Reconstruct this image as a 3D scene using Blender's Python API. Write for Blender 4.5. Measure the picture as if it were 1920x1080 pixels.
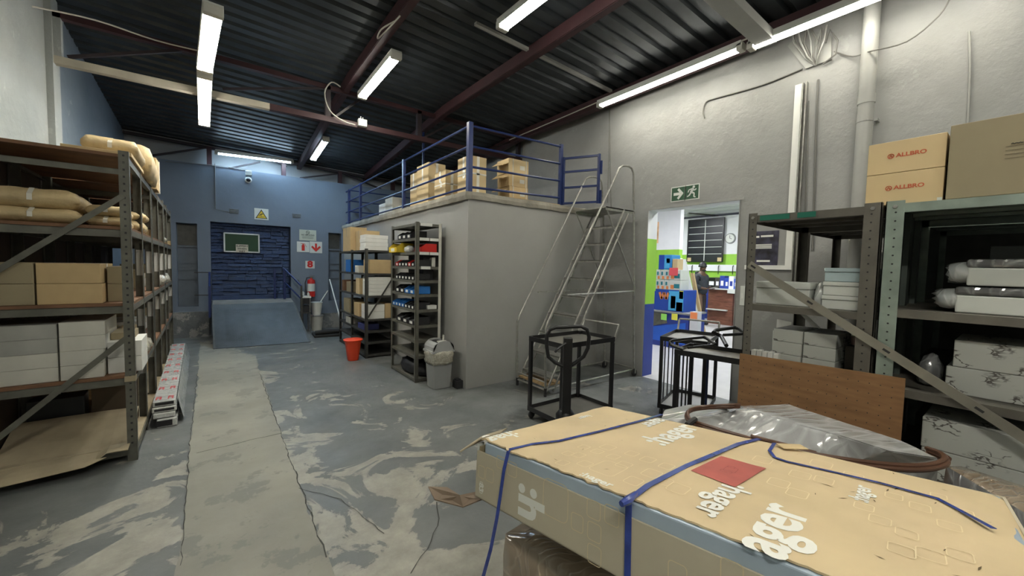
import bpy, bmesh, math, random
from mathutils import Vector, Matrix, Quaternion, noise
random.seed(7)
scn = bpy.context.scene
for o in list(bpy.data.objects): bpy.data.objects.remove(o, do_unlink=True)
COL = scn.collection

# ---------------------------------------------------------------- camera
FPX = 734.0
CAM = Vector((0, 0, 1.5))
_rY = Vector((-552, -51, FPX)).normalized()
_rX = Vector((979, -19, FPX)); _rX = (_rX - _rX.dot(_rY) * _rY).normalized()
_rZ = _rX.cross(_rY)
if _rZ.y > 0: _rZ = -_rZ
RM = Matrix((_rX, _rY, _rZ))                   # camera ray (x right, y down, z forward) -> world
cd = bpy.data.cameras.new('camera'); cam = bpy.data.objects.new('camera', cd); COL.objects.link(cam)
right = RM @ Vector((1, 0, 0)); down = RM @ Vector((0, 1, 0)); fwd = RM @ Vector((0, 0, 1))
cam.matrix_world = Matrix(((right.x, -down.x, -fwd.x, 0), (right.y, -down.y, -fwd.y, 0), (right.z, -down.z, -fwd.z, 1.5), (0, 0, 0, 1)))
cd.sensor_width = 36; cd.lens = FPX / 1920 * 36; cd.clip_start = 0.05; cd.clip_end = 60
scn.camera = cam
def ray(x, y): return RM @ Vector((x - 960, y - 540, FPX))
def onx(x, y, X): d = ray(x, y); return CAM + d * (X / d.x)
def ony(x, y, Y): d = ray(x, y); return CAM + d * (Y / d.y)
def onz(x, y, z=0.0): d = ray(x, y); return CAM + d * ((z - 1.5) / d.z)
def onp(x, y, P, n): d = ray(x, y); return CAM + d * ((P - CAM).dot(n) / d.dot(n))

# ---------------------------------------------------------------- world, exposure
w = bpy.data.worlds.new('world'); scn.world = w; w.use_nodes = True
w.node_tree.nodes['Background'].inputs[0].default_value = (0.55, 0.6, 0.7, 1)
w.node_tree.nodes['Background'].inputs[1].default_value = 0.02
vs = scn.view_settings
vs.view_transform = 'Standard'; vs.look = 'None'; vs.gamma = 1; vs.use_curve_mapping = False
vs.exposure = 1.9
TUBE = 17.0       # tube radiance, all battens
COOL = (0.58, 0.80, 1.0); WARM = (1.0, 0.97, 0.87)

# ---------------------------------------------------------------- materials
MATS = {}
def mat(name, col, rough=0.6, metal=0.0, var=0.12, vscale=6.0, bump=0.0, bscale=40.0, coat=0.0, emit=None, es=0.0, stretch=None, spec=None):
    if name in MATS: return MATS[name]
    m = bpy.data.materials.new(name); m.use_nodes = True; MATS[name] = m
    nt = m.node_tree; b = nt.nodes['Principled BSDF']
    b.inputs['Roughness'].default_value = rough; b.inputs['Metallic'].default_value = metal
    b.inputs['Coat Weight'].default_value = coat; b.inputs['Coat Roughness'].default_value = 0.12
    if spec is not None: b.inputs['Specular IOR Level'].default_value = spec
    c = tuple(col) + (1,)
    if var > 0:
        tc = nt.nodes.new('ShaderNodeTexCoord'); mp = nt.nodes.new('ShaderNodeMapping')
        nt.links.new(tc.outputs['Object'], mp.inputs[0])
        if stretch: mp.inputs['Scale'].default_value = stretch
        n = nt.nodes.new('ShaderNodeTexNoise'); n.inputs['Scale'].default_value = vscale; n.inputs['Detail'].default_value = 5
        nt.links.new(mp.outputs[0], n.inputs['Vector'])
        r = nt.nodes.new('ShaderNodeValToRGB')
        r.color_ramp.elements[0].position = .3; r.color_ramp.elements[1].position = .7
        r.color_ramp.elements[0].color = tuple(max(0, x * (1 - var)) for x in col) + (1,)
        r.color_ramp.elements[1].color = tuple(min(1, x * (1 + var)) for x in col) + (1,)
        nt.links.new(n.outputs[0], r.inputs[0]); nt.links.new(r.outputs[0], b.inputs['Base Color'])
        if bump > 0:
            n2 = nt.nodes.new('ShaderNodeTexNoise'); n2.inputs['Scale'].default_value = bscale; n2.inputs['Detail'].default_value = 4
            nt.links.new(mp.outputs[0], n2.inputs['Vector'])
            bp = nt.nodes.new('ShaderNodeBump'); bp.inputs['Strength'].default_value = bump; bp.inputs['Distance'].default_value = .02
            nt.links.new(n2.outputs[0], bp.inputs['Height']); nt.links.new(bp.outputs[0], b.inputs['Normal'])
    else: b.inputs['Base Color'].default_value = c
    if emit:
        b.inputs['Emission Color'].default_value = tuple(emit) + (1,); b.inputs['Emission Strength'].default_value = es
    return m

def nodes(m): return m.node_tree.nodes, m.node_tree.links, m.node_tree.nodes['Principled BSDF']
def N(nt, t, **kw):
    n = nt.new(t)
    for k, v in kw.items(): n.inputs[k.replace('_', ' ')].default_value = v
    return n

def wall_mat(name, c0, c1, patch, pamt=.62, bump=.35, streak=None):
    """painted plaster: two tones, peeling pale patches, lumpy relief"""
    m = bpy.data.materials.new(name); m.use_nodes = True; nt, lk, b = nodes(m)
    b.inputs['Roughness'].default_value = .62
    tc = nt.new('ShaderNodeTexCoord')
    n1 = N(nt, 'ShaderNodeTexNoise', Scale=.9, Detail=6.0, Roughness=.6); lk.new(tc.outputs['Object'], n1.inputs['Vector'])
    r1 = nt.new('ShaderNodeValToRGB'); r1.color_ramp.elements[0].position = .35; r1.color_ramp.elements[1].position = .68
    r1.color_ramp.elements[0].color = c0 + (1,); r1.color_ramp.elements[1].color = c1 + (1,)
    lk.new(n1.outputs[0], r1.inputs[0])
    n2 = N(nt, 'ShaderNodeTexNoise', Scale=2.6, Detail=9.0, Roughness=.7); lk.new(tc.outputs['Object'], n2.inputs['Vector'])
    r2 = nt.new('ShaderNodeValToRGB'); r2.color_ramp.elements[0].position = pamt; r2.color_ramp.elements[1].position = pamt + .03
    lk.new(n2.outputs[0], r2.inputs[0])
    mx = nt.new('ShaderNodeMixRGB'); mx.inputs[2].default_value = patch + (1,)
    lk.new(r1.outputs[0], mx.inputs[1])
    mm = nt.new('ShaderNodeMath'); mm.operation = 'MULTIPLY'; mm.inputs[1].default_value = .5
    lk.new(r2.outputs[0], mm.inputs[0]); lk.new(mm.outputs[0], mx.inputs[0])
    lk.new(mx.outputs[0], b.inputs['Base Color'])
    n3 = N(nt, 'ShaderNodeTexNoise', Scale=9.0, Detail=8.0, Roughness=.65); lk.new(tc.outputs['Object'], n3.inputs['Vector'])
    n4 = N(nt, 'ShaderNodeTexNoise', Scale=1.7, Detail=3.0); lk.new(tc.outputs['Object'], n4.inputs['Vector'])
    ad = nt.new('ShaderNodeMath'); ad.operation = 'MULTIPLY_ADD'; ad.inputs[1].default_value = .45
    lk.new(n3.outputs[0], ad.inputs[0]); lk.new(n4.outputs[0], ad.inputs[2])
    bp = nt.new('ShaderNodeBump'); bp.inputs['Strength'].default_value = bump; bp.inputs['Distance'].default_value = .05
    lk.new(ad.outputs[0], bp.inputs['Height']); lk.new(bp.outputs[0], b.inputs['Normal'])
    MATS[name] = m; return m

WALL_R = wall_mat('grey_plaster', (.265, .265, .252), (.345, .345, .33), (.40, .40, .385), .62)
WALL_B = wall_mat('block_plaster', (.29, .287, .27), (.335, .332, .315), (.38, .38, .36), .68, .15)
WALL_F = wall_mat('blue_grey_plaster', (.14, .17, .215), (.165, .20, .25), (.26, .28, .31), .72, .12)
WALL_L = wall_mat('pale_plaster', (.24, .262, .255), (.325, .345, .335), (.40, .42, .41), .60, .35)
WALL_LF = wall_mat('blue_left_plaster', (.115, .145, .18), (.17, .20, .235), (.26, .29, .31), .64, .25)
WALL_U = wall_mat('upper_plaster', (.30, .31, .31), (.36, .37, .37), (.4, .4, .4), .7, .1)

def floor_mat():
    m = bpy.data.materials.new('worn_painted_concrete'); m.use_nodes = True; nt, lk, b = nodes(m)
    tc = nt.new('ShaderNodeTexCoord')
    def noi(s, d, r, dist=0.0):
        n = N(nt, 'ShaderNodeTexNoise', Scale=s, Detail=d, Roughness=r, Distortion=dist); lk.new(tc.outputs['Object'], n.inputs['Vector']); return n
    def ramp(src, a, bb, ca, cb):
        r = nt.new('ShaderNodeValToRGB'); r.color_ramp.elements[0].position = a; r.color_ramp.elements[1].position = bb
        r.color_ramp.elements[0].color = ca + (1,); r.color_ramp.elements[1].color = cb + (1,); lk.new(src, r.inputs[0]); return r
    paint = ramp(noi(1.6, 8, .65).outputs[0], .32, .7, (.095, .103, .102), (.165, .172, .165))
    bare = ramp(noi(7, 8, .7).outputs[0], .3, .7, (.22, .212, .18), (.36, .345, .295))
    # worn patches: sharp-edged noise, denser towards the bare strip (X ~ .3) and the near floor
    nz = noi(1.9, 10, .60, .9)
    sx = nt.new('ShaderNodeSeparateXYZ'); lk.new(tc.outputs['Object'], sx.inputs[0])
    a = nt.new('ShaderNodeMath'); a.operation = 'SUBTRACT'; a.inputs[1].default_value = .35; lk.new(sx.outputs[0], a.inputs[0])
    a2 = nt.new('ShaderNodeMath'); a2.operation = 'ABSOLUTE'; lk.new(a.outputs[0], a2.inputs[0])
    g = nt.new('ShaderNodeMapRange'); g.inputs[1].default_value = .3; g.inputs[2].default_value = 2.2; g.inputs[3].default_value = .10; g.inputs[4].default_value = -.05
    lk.new(a2.outputs[0], g.inputs[0])
    g2 = nt.new('ShaderNodeMapRange'); g2.inputs[1].default_value = 2.0; g2.inputs[2].default_value = 5.5; g2.inputs[3].default_value = .03; g2.inputs[4].default_value = -.08
    lk.new(sx.outputs[1], g2.inputs[0])
    s1 = nt.new('ShaderNodeMath'); s1.operation = 'ADD'; lk.new(nz.outputs[0], s1.inputs[0]); lk.new(g.outputs[0], s1.inputs[1])
    s2 = nt.new('ShaderNodeMath'); s2.operation = 'ADD'; lk.new(s1.outputs[0], s2.inputs[0]); lk.new(g2.outputs[0], s2.inputs[1])
    msk = ramp(s2.outputs[0], .578, .60, (0, 0, 0), (1, 1, 1))
    mx = nt.new('ShaderNodeMixRGB'); lk.new(msk.outputs[0], mx.inputs[0]); lk.new(paint.outputs[0], mx.inputs[1]); lk.new(bare.outputs[0], mx.inputs[2])
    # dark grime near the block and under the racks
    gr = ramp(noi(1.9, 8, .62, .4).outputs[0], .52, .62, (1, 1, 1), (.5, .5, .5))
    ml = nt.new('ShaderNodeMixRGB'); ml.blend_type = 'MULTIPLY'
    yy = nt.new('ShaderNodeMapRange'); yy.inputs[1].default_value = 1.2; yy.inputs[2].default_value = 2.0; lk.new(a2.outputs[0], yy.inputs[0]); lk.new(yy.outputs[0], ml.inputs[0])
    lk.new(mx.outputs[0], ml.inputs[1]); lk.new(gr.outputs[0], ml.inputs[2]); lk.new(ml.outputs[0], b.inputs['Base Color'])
    rr = ramp(noi(3, 6, .6).outputs[0], .35, .7, (.36,) * 3, (.6,) * 3); lk.new(rr.outputs[0], b.inputs['Roughness'])
    bp = nt.new('ShaderNodeBump'); bp.inputs['Strength'].default_value = .25; bp.inputs['Distance'].default_value = .01
    n9 = noi(22, 8, .7); iv = nt.new('ShaderNodeMath'); iv.operation = 'SUBTRACT'; lk.new(n9.outputs[0], iv.inputs[0]); lk.new(msk.outputs[0], iv.inputs[1])
    lk.new(iv.outputs[0], bp.inputs['Height']); lk.new(bp.outputs[0], b.inputs['Normal'])
    return m
FLOOR = floor_mat()

CARD = mat('cardboard', (.50, .365, .19), .8, var=.06, vscale=9)
CARDL = mat('pale_cardboard', (.56, .43, .24), .8, var=.06, vscale=7)
CARDG = mat('dull_cardboard', (.30, .25, .155), .85, var=.08, vscale=7)
CARDD = mat('dusty_cardboard', (.36, .30, .20), .85, var=.1, vscale=7)
TAPE = mat('clear_tape', (.55, .45, .30), .25, var=0)
WTAPE = mat('white_tape', (.7, .68, .6), .35, var=0)
KRAFT = mat('kraft_paper', (.52, .40, .22), .6, var=.15, vscale=5, bump=.9, bscale=9)
WHITE = mat('white_board', (.72, .72, .68), .6, var=.05)
OFFW = mat('off_white_board', (.55, .54, .48), .7, var=.08)
WOOD = mat('brown_hardboard', (.17, .085, .042), .7, var=.25, vscale=8)
WOODL = mat('light_timber', (.38, .26, .13), .7, var=.3, vscale=6, stretch=(1, 8, 8))
STEEL = mat('olive_steel', (.13, .128, .105), .5, .25, var=.2, vscale=12)
STEELD = mat('dark_steel', (.065, .065, .058), .5, .3, var=.2, vscale=12)
STEELR = mat('brown_grey_steel', (.135, .125, .105), .48, .3, var=.18, vscale=9)
STEELG = mat('green_grey_steel', (.24, .29, .25), .5, .2, var=.2, vscale=9)
GALV = mat('galvanised_tube', (.36, .355, .325), .40, .7, var=.2, vscale=20)
MAROON = mat('maroon_beam', (.040, .014, .016), .55, .1, var=.2)
DARKB = mat('dark_beam', (.022, .015, .018), .6, .1, var=.2)
ROOFM = mat('roof_sheet', (.036, .043, .048), .40, .35, var=.3, vscale=3)
BLUEP = mat('blue_railing', (.012, .026, .11), .35, var=.15)
BLACK = mat('black_steel', (.012, .012, .013), .38, var=.2)
BLACKP = mat('black_plastic', (.016, .016, .018), .5, var=.1)
RUBBER = mat('rubber', (.02, .02, .02), .8, var=0)
CREAM = mat('cream_beam', (.38, .35, .28), .6, var=.12)
PIPE = mat('grey_pipe', (.34, .34, .315), .45, var=.1, vscale=3)
TRUNK = mat('white_trunking', (.72, .72, .68), .45, var=.04)
PLATE = mat('ramp_plate', (.042, .045, .046), .45, .2, var=.3, vscale=5)
CONC = mat('raw_concrete', (.28, .26, .215), .9, var=.25, vscale=5, bump=.6, bscale=14)
RED = mat('red', (.55, .02, .015), .35, var=.05)
ORANGE = mat('orange_red_plastic', (.80, .07, .02), .4, var=.05)
GREYP = mat('grey_bin_plastic', (.27, .275, .27), .45, var=.05)
YELLOW = mat('yellow', (.75, .52, .03), .5, var=.05)
BLUEB = mat('blue_plastic', (.02, .16, .50), .45, var=.08)
GREENB = mat('green_board', (.010, .045, .014), .6, var=.1)
INK = mat('black_ink', (.02, .02, .02), .7, var=0)
REDINK = mat('red_ink', (.50, .10, .04), .7, var=0)
WINK = mat('white_ink', (.80, .80, .74), .6, var=0)
PINK = mat('pale_line_ink', (.66, .56, .36), .7, var=0)
SIGNW = mat('sign_white', (.62, .64, .60), .4, var=.04)
SIGNG = mat('sign_green', (.015, .07, .03), .5, var=.1)
HAGER = mat('hager_cardboard', (.59, .465, .28), .75, var=.08, vscale=5, bump=.12, bscale=5)
HAGERS = mat('hager_side_cardboard', (.52, .465, .345), .75, var=.05, vscale=4)
CABST = mat('pale_blue_steel', (.42, .51, .60), .35, .2, var=.08)
STRAP = mat('blue_strap', (.035, .065, .30), .22, var=.25, vscale=30, coat=.4)
LEDG = mat('cream_enclosure', (.58, .60, .56), .5, var=.05)
BLUEG = mat('blue_grey_enclosure', (.40, .50, .52), .45, var=.06)
CABLE = mat('brown_cable', (.10, .048, .028), .38, var=.15)
WIRE = mat('grey_cable', (.16, .155, .14), .6, var=0)
WWIRE = mat('white_cable', (.5, .48, .42), .6, var=0)
SHOPW = mat('shop_white', (.80, .80, .82), .6, var=.02)
SHOPG = mat('shop_green', (.30, .58, .06), .6, var=.04)
SHOPB = mat('shop_blue', (.025, .05, .30), .5, var=.06)
TILE = mat('shop_tile', (.50, .49, .50), .35, var=.06)
SLATE = mat('jacket_cloth', (.035, .04, .05), .85, var=.2, vscale=20)
SKIN = mat('skin', (.10, .05, .03), .55, var=.08)
REDWOOD = mat('red_brown_wood', (.17, .065, .04), .5, var=.35, vscale=5, stretch=(1, 1, 7))

def wrap_mat(name, base, tint, vs_=4.0, amt=.4, rough=.2, st=(1, 1, 1), fold=.10):
    """stretch wrap over goods: glossy film drawn tight, with long creases where it is paler"""
    m = bpy.data.materials.new(name); m.use_nodes = True; nt, lk, b = nodes(m)
    tc = nt.new('ShaderNodeTexCoord'); mp = nt.new('ShaderNodeMapping'); mp.inputs['Scale'].default_value = st; mp.inputs['Rotation'].default_value = (.2, .3, .5)
    lk.new(tc.outputs['Object'], mp.inputs[0])
    n = N(nt, 'ShaderNodeTexNoise', Scale=vs_ * .6, Detail=2.0, Roughness=.5, Distortion=.6); lk.new(mp.outputs[0], n.inputs['Vector'])
    r = nt.new('ShaderNodeValToRGB'); r.color_ramp.elements[0].position = .35; r.color_ramp.elements[1].position = .68
    r.color_ramp.elements[0].color = base + (1,); r.color_ramp.elements[1].color = tuple(x * .6 + y * .4 for x, y in zip(base, tint)) + (1,)
    lk.new(n.outputs[0], r.inputs[0])
    nd = N(nt, 'ShaderNodeTexNoise', Scale=vs_ * .8, Detail=2.0); lk.new(mp.outputs[0], nd.inputs['Vector'])
    ad = nt.new('ShaderNodeMixRGB'); ad.inputs[0].default_value = fold; lk.new(mp.outputs[0], ad.inputs[1]); lk.new(nd.outputs['Color'], ad.inputs[2])
    mp2 = nt.new('ShaderNodeMapping'); mp2.inputs['Scale'].default_value = (1, 4.5, 1.6); mp2.inputs['Rotation'].default_value = (0, 0, .6); lk.new(ad.outputs[0], mp2.inputs[0])
    vo = nt.new('ShaderNodeTexVoronoi'); vo.feature = 'DISTANCE_TO_EDGE'; vo.inputs['Scale'].default_value = vs_ * 1.1; lk.new(mp2.outputs[0], vo.inputs['Vector'])
    r2 = nt.new('ShaderNodeValToRGB'); r2.color_ramp.elements[0].position = .0; r2.color_ramp.elements[1].position = .16
    r2.color_ramp.elements[0].color = (.42, .42, .42, 1); r2.color_ramp.elements[1].color = (0, 0, 0, 1); lk.new(vo.outputs[0], r2.inputs[0])
    mx = nt.new('ShaderNodeMixRGB'); mx.inputs[2].default_value = tint + (1,); lk.new(r2.outputs[0], mx.inputs[0]); lk.new(r.outputs[0], mx.inputs[1]); lk.new(mx.outputs[0], b.inputs['Base Color'])
    b.inputs['Roughness'].default_value = rough; b.inputs['Coat Weight'].default_value = .7; b.inputs['Coat Roughness'].default_value = .06
    sm = nt.new('ShaderNodeMath'); sm.operation = 'MULTIPLY_ADD'; sm.inputs[1].default_value = .5; lk.new(r2.outputs[0], sm.inputs[0]); lk.new(nd.outputs[0], sm.inputs[2])
    bp = nt.new('ShaderNodeBump'); bp.inputs['Strength'].default_value = amt; bp.inputs['Distance'].default_value = .02
    lk.new(sm.outputs[0], bp.inputs['Height']); lk.new(bp.outputs[0], b.inputs['Normal']); lk.new(bp.outputs[0], b.inputs['Coat Normal'])
    MATS[name] = m; return m
WRAP = wrap_mat('stretch_wrap', (.27, .27, .26), (.56, .57, .58), 3.5, .45, .2)
WRAPB = wrap_mat('stretch_wrap_on_brown', (.26, .20, .14), (.44, .37, .29), 8, .6, .16)
WRAPD = wrap_mat('stretch_wrap_dark', (.10, .10, .10), (.36, .37, .37), 6, .5, .15)
WRAPL = wrap_mat('stretch_wrap_on_pale', (.42, .44, .43), (.66, .67, .66), 6, .4, .15)
BAG = wrap_mat('clear_bin_bag', (.30, .28, .22), (.60, .58, .50), 14, .6, .15)

# ---------------------------------------------------------------- mesh building
class MB:
    def __init__(s): s.v = []; s.f = []; s.m = []
    def face(s, pts, mi=0):
        k = len(s.v); s.v += [tuple(p) for p in pts]; s.f.append(tuple(range(k, k + len(pts)))); s.m.append(mi); return s
    def mesh(s, vs_, fs, mi=0):
        k = len(s.v); s.v += [tuple(p) for p in vs_]
        for f in fs: s.f.append(tuple(k + i for i in f)); s.m.append(mi)
        return s
    def box(s, x0, x1, y0, y1, z0, z1, mi=0):
        v = [(x0, y0, z0), (x1, y0, z0), (x1, y1, z0), (x0, y1, z0), (x0, y0, z1), (x1, y0, z1), (x1, y1, z1), (x0, y1, z1)]
        return s.mesh(v, [(3, 2, 1, 0), (4, 5, 6, 7), (0, 1, 5, 4), (1, 2, 6, 5), (2, 3, 7, 6), (3, 0, 4, 7)], mi)
    def rbox(s, c, u, v, w_, mi=0, bev=0.0):
        """box from centre and three half vectors"""
        c, u, v, w_ = map(Vector, (c, u, v, w_)); P = [c + a * u + b * v + d * w_ for d in (-1, 1) for b in (-1, 1) for a in (-1, 1)]
        return s.mesh(P, [(2, 3, 1, 0), (4, 5, 7, 6), (0, 1, 5, 4), (1, 3, 7, 5), (3, 2, 6, 7), (2, 0, 4, 6)], mi)
    def bar(s, a, b, wd, ht, up=(0, 0, 1), mi=0):
        a, b = Vector(a), Vector(b); d = b - a; t = d.normalized(); up = Vector(up)
        sd = t.cross(up)
        if sd.length < 1e-4: sd = t.cross(Vector((1, 0, 0)))
        sd.normalize(); u2 = sd.cross(t)
        return s.rbox((a + b) / 2, sd * wd / 2, d / 2, u2 * ht / 2, mi)
    def tube(s, pts, r, n=8, mi=0, cap=True, closed=False):
        pts = [Vector(p) for p in pts]; k0 = len(s.v); rr = r if isinstance(r, (list, tuple)) else [r] * len(pts)
        L = len(pts); ref = None
        for i, p in enumerate(pts):
            if closed: t = (pts[(i + 1) % L] - pts[i - 1]).normalized()
            else: t = (pts[min(i + 1, L - 1)] - pts[max(i - 1, 0)]).normalized()
            if ref is None:
                ref = Vector((0, 0, 1)) if abs(t.z) < .9 else Vector((1, 0, 0))
            sd = t.cross(ref).normalized(); u = sd.cross(t).normalized(); ref = u
            for j in range(n):
                a = 2 * math.pi * j / n; s.v.append(tuple(p + (sd * math.cos(a) + u * math.sin(a)) * rr[i]))
        for i in range(L if closed else L - 1):
            i2 = (i + 1) % L
            for j in range(n):
                s.f.append((k0 + i * n + j, k0 + i * n + (j + 1) % n, k0 + i2 * n + (j + 1) % n, k0 + i2 * n + j)); s.m.append(mi)
        if cap and not closed:
            s.f.append(tuple(k0 + j for j in reversed(range(n)))); s.m.append(mi)
            s.f.append(tuple(k0 + (L - 1) * n + j for j in range(n))); s.m.append(mi)
        return s
    def ribbon(s, pts, wd, nrm, th=.0015, mi=0):
        for a, b in zip(pts[:-1], pts[1:]):
            a, b = Vector(a), Vector(b); d = (b - a); e = d.normalized() * wd * .2
            s.bar(a - e, b + e, wd, th, nrm, mi)
        return s
    def prism(s, poly, off, mi=0):
        """extrude a polygon by vector off"""
        k = len(s.v); n = len(poly); off = Vector(off)
        s.v += [tuple(Vector(p)) for p in poly] + [tuple(Vector(p) + off) for p in poly]
        s.f.append(tuple(reversed(range(k, k + n)))); s.m.append(mi)
        s.f.append(tuple(range(k + n, k + 2 * n))); s.m.append(mi)
        for i in range(n):
            j = (i + 1) % n; s.f.append((k + i, k + j, k + n + j, k + n + i)); s.m.append(mi)
        return s
    def lathe(s, prof, c=(0, 0, 0), n=16, mi=0, sq=0.0, axis=None):
        k = len(s.v); c = Vector(c)
        for r, z in prof:
            for j in range(n):
                a = 2 * math.pi * j / n; x, y = math.cos(a), math.sin(a)
                if sq: m_ = max(abs(x), abs(y)); q = 1 + sq * (1 / m_ - 1); x *= q; y *= q
                p = Vector((x * r, y * r, z))
                if axis == 'y': p = Vector((x * r, z, y * r))
                if axis == 'x': p = Vector((z, x * r, y * r))
                s.v.append(tuple(c + p))
        for i in range(len(prof) - 1):
            for j in range(n):
                s.f.append((k + i * n + j, k + i * n + (j + 1) % n, k + (i + 1) * n + (j + 1) % n, k + (i + 1) * n + j)); s.m.append(mi)
        s.f.append(tuple(k + j for j in reversed(range(n)))); s.m.append(mi)
        e = k + (len(prof) - 1) * n; s.f.append(tuple(e + j for j in range(n))); s.m.append(mi)
        return s

def link(name, me, parent=None, mats=None):
    o = bpy.data.objects.new(name, me); COL.objects.link(o)
    if mats:
        for m in (mats if isinstance(mats, (list, tuple)) else [mats]): me.materials.append(m)
    if parent is not None: o.parent = parent
    return o
def obj(name, mb, mats, parent=None, smooth=False, bevel=0.0):
    me = bpy.data.meshes.new(name); me.from_pydata(mb.v, [], mb.f)
    if not isinstance(mats, (list, tuple)): mats = [mats]
    me.polygons.foreach_set('material_index', [min(i, len(mats) - 1) for i in mb.m])
    bm = bmesh.new(); bm.from_mesh(me)
    if smooth: bmesh.ops.remove_doubles(bm, verts=bm.verts, dist=1e-5)
    bmesh.ops.recalc_face_normals(bm, faces=bm.faces)
    if bevel > 0:
        bmesh.ops.bevel(bm, geom=list(bm.edges), offset=bevel, segments=2, affect='EDGES', profile=.5, clamp_overlap=True)
    bm.to_mesh(me); bm.free()
    if smooth:
        me.polygons.foreach_set('use_smooth', [True] * len(me.polygons))
        if smooth != 'all': me.set_sharp_from_angle(angle=math.radians(40))
    me.update()
    return link(name, me, parent, mats)
def tag(o, label=None, cat=None, group=None, kind=None):
    if label: o['label'] = label
    if cat: o['category'] = cat
    if group: o['group'] = group
    if kind: o['kind'] = kind
    return o
def thing(name, label, cat, loc=(0, 0, 0), rz=0.0, group=None):
    o = bpy.data.objects.new(name, None); COL.objects.link(o); o.location = loc; o.rotation_euler = (0, 0, rz)
    o.empty_display_size = .1
    return tag(o, label, cat, group)
def struct(name, mb, mats, parent=None, smooth=False):
    o = obj(name, mb, mats, parent, smooth)
    if parent is None: o['kind'] = 'structure'
    return o
def copy_tree(o, parent=None):
    c = o.copy(); COL.objects.link(c)
    if parent is not None: c.parent = parent
    for ch in o.children: copy_tree(ch, c)
    return c
def text(body, size, O, xd, yd, m, parent=None, name='lettering', align='CENTER', bold=0.0, sx=1.0, lift=.0006, th=.0003):
    """flat print: lettering in the plane xd/yd with its centre baseline at O"""
    cu = bpy.data.curves.new('lettering', 'FONT'); cu.body = body; cu.size = size; cu.align_x = align; cu.align_y = 'CENTER'
    cu.offset = bold * size; cu.extrude = th; cu.resolution_u = 3
    t = bpy.data.objects.new('t', cu); COL.objects.link(t)
    dg = bpy.context.evaluated_depsgraph_get(); me = bpy.data.meshes.new_from_object(t.evaluated_get(dg))
    bpy.data.objects.remove(t); me.name = name
    xd = Vector(xd).normalized(); yd = Vector(yd).normalized(); zd = xd.cross(yd)
    M = Matrix(((xd.x * sx, yd.x, zd.x, 0), (xd.y * sx, yd.y, zd.y, 0), (xd.z * sx, yd.z, zd.z, 0), (0, 0, 0, 1)))
    O = Vector(O) + zd * lift
    if parent is not None:
        bpy.context.view_layer.update(); pm = parent.matrix_world.inverted()
    else: pm = Matrix()
    me.transform(pm @ Matrix.Translation(O) @ M)
    me.materials.clear()
    return link(name, me, parent, m)
def W2L(parent):
    bpy.context.view_layer.update(); return parent.matrix_world.inverted()
def inv(o):
    M = Matrix()
    while o is not None: M = o.matrix_basis @ M if M is not None else o.matrix_basis; o = o.parent
    return M.inverted()
W2L = inv
def wobj(name, mb, mats, parent, smooth=False, bevel=0.0, label=None):
    """a part given in world coordinates"""
    o = obj(name, mb, mats, None, smooth, bevel); o.data.transform(inv(parent)); o.parent = parent
    if label: o['label'] = label
    return o
def wt(*a, **k): return text(*a, **k)

# ================================================================ SETTING
XL, XR, YF, YN = -1.34, 4.75, 9.8, -2.8
def zr(x, y): return 4.2 - .035 * (x - XL) - .085 * max(0, y - 5.8)

# floor, with the bare concrete strip let into it
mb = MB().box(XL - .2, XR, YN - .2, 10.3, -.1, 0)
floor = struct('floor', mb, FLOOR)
strip = [(375, 640), (480, 668), (487, 700), (503, 740), (522, 800), (546, 870), (580, 960), (612, 1040), (640, 1120), (690, 1300), (230, 1300), (310, 1140), (338, 1040), (349, 960), (353, 860), (366, 760), (372, 700)]
poly = [onz(x, y, 0.0) for x, y in strip]
fine = []
for i, p in enumerate(poly):
    q = poly[(i + 1) % len(poly)]; k = max(1, int((q - p).length / .12))
    for j in range(k):
        r = p.lerp(q, j / k); fine.append(Vector((r.x + noise.noise(r * 5) * .03, r.y + noise.noise(r * 5 + Vector((9, 0, 0))) * .03, .001)))
STRIPM = wall_mat('bare_concrete_strip', (.20, .195, .165), (.31, .298, .25), (.13, .135, .125), .55, .15)
o = obj('concrete_strip', MB().prism(fine, (0, 0, .003)), STRIPM, floor)
o['label'] = 'bare beige concrete strip in the floor'
mb = MB()
def crack(pts, wd=.006, z=.0045):
    P = [onz(x, y, z) for x, y in pts]; R_ = []
    for a, b in zip(P[:-1], P[1:]):
        k = max(2, int((b - a).length / .05))
        for j in range(k):
            r = a.lerp(b, j / k); R_.append(r + Vector((noise.noise(r * 9) * .016, noise.noise(r * 7 + Vector((3, 3, 0))) * .016, 0)))
    R_.append(P[-1])
    for a, b in zip(R_[:-1], R_[1:]): mb.bar(a, b, wd * random.uniform(.3, .9), .0012)
crack([(370, 700), (353, 860), (345, 1000), (338, 1060)]); crack([(487, 700), (522, 800), (570, 930), (612, 1045)], .009)
crack([(368, 850), (440, 832), (528, 812)]); crack([(820, 940), (822, 985), (800, 1030), (770, 1075)], .008)
crack([(560, 915), (640, 935), (720, 1000)], .004)
obj('crack', mb, mat('crack_dirt', (.05, .05, .045), .95, var=0), floor)

# left wall with its pier
struct('wall_left', MB().box(XL - .2, XL, YN, 6.22, 0, 4.35), WALL_L); struct('wall_left_far', MB().box(XL - .2, XL, 6.22, 10.3, 0, 4.35), WALL_LF)
mb = MB().box(XL, XL + .05, 6.02, 6.24, 0, 4.14); struct('trim_1', mb, WALL_L)
# back wall behind the camera
struct('wall_back', MB().box(XL - .2, XR + .3, YN - .2, YN, 0, 4.35), WALL_R)
# right wall with the doorway to the shop
DY0, DY1, DZ, XB = 2.04, 3.23, 2.315, 4.97
mb = MB().box(XR, XB, YN, DY0, 0, 4.3).box(XR, XB, DY1, 10.3, 0, 4.3).box(XR, XB, DY0, DY1, DZ, 4.3)
struct('wall_right', mb, WALL_R)
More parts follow.
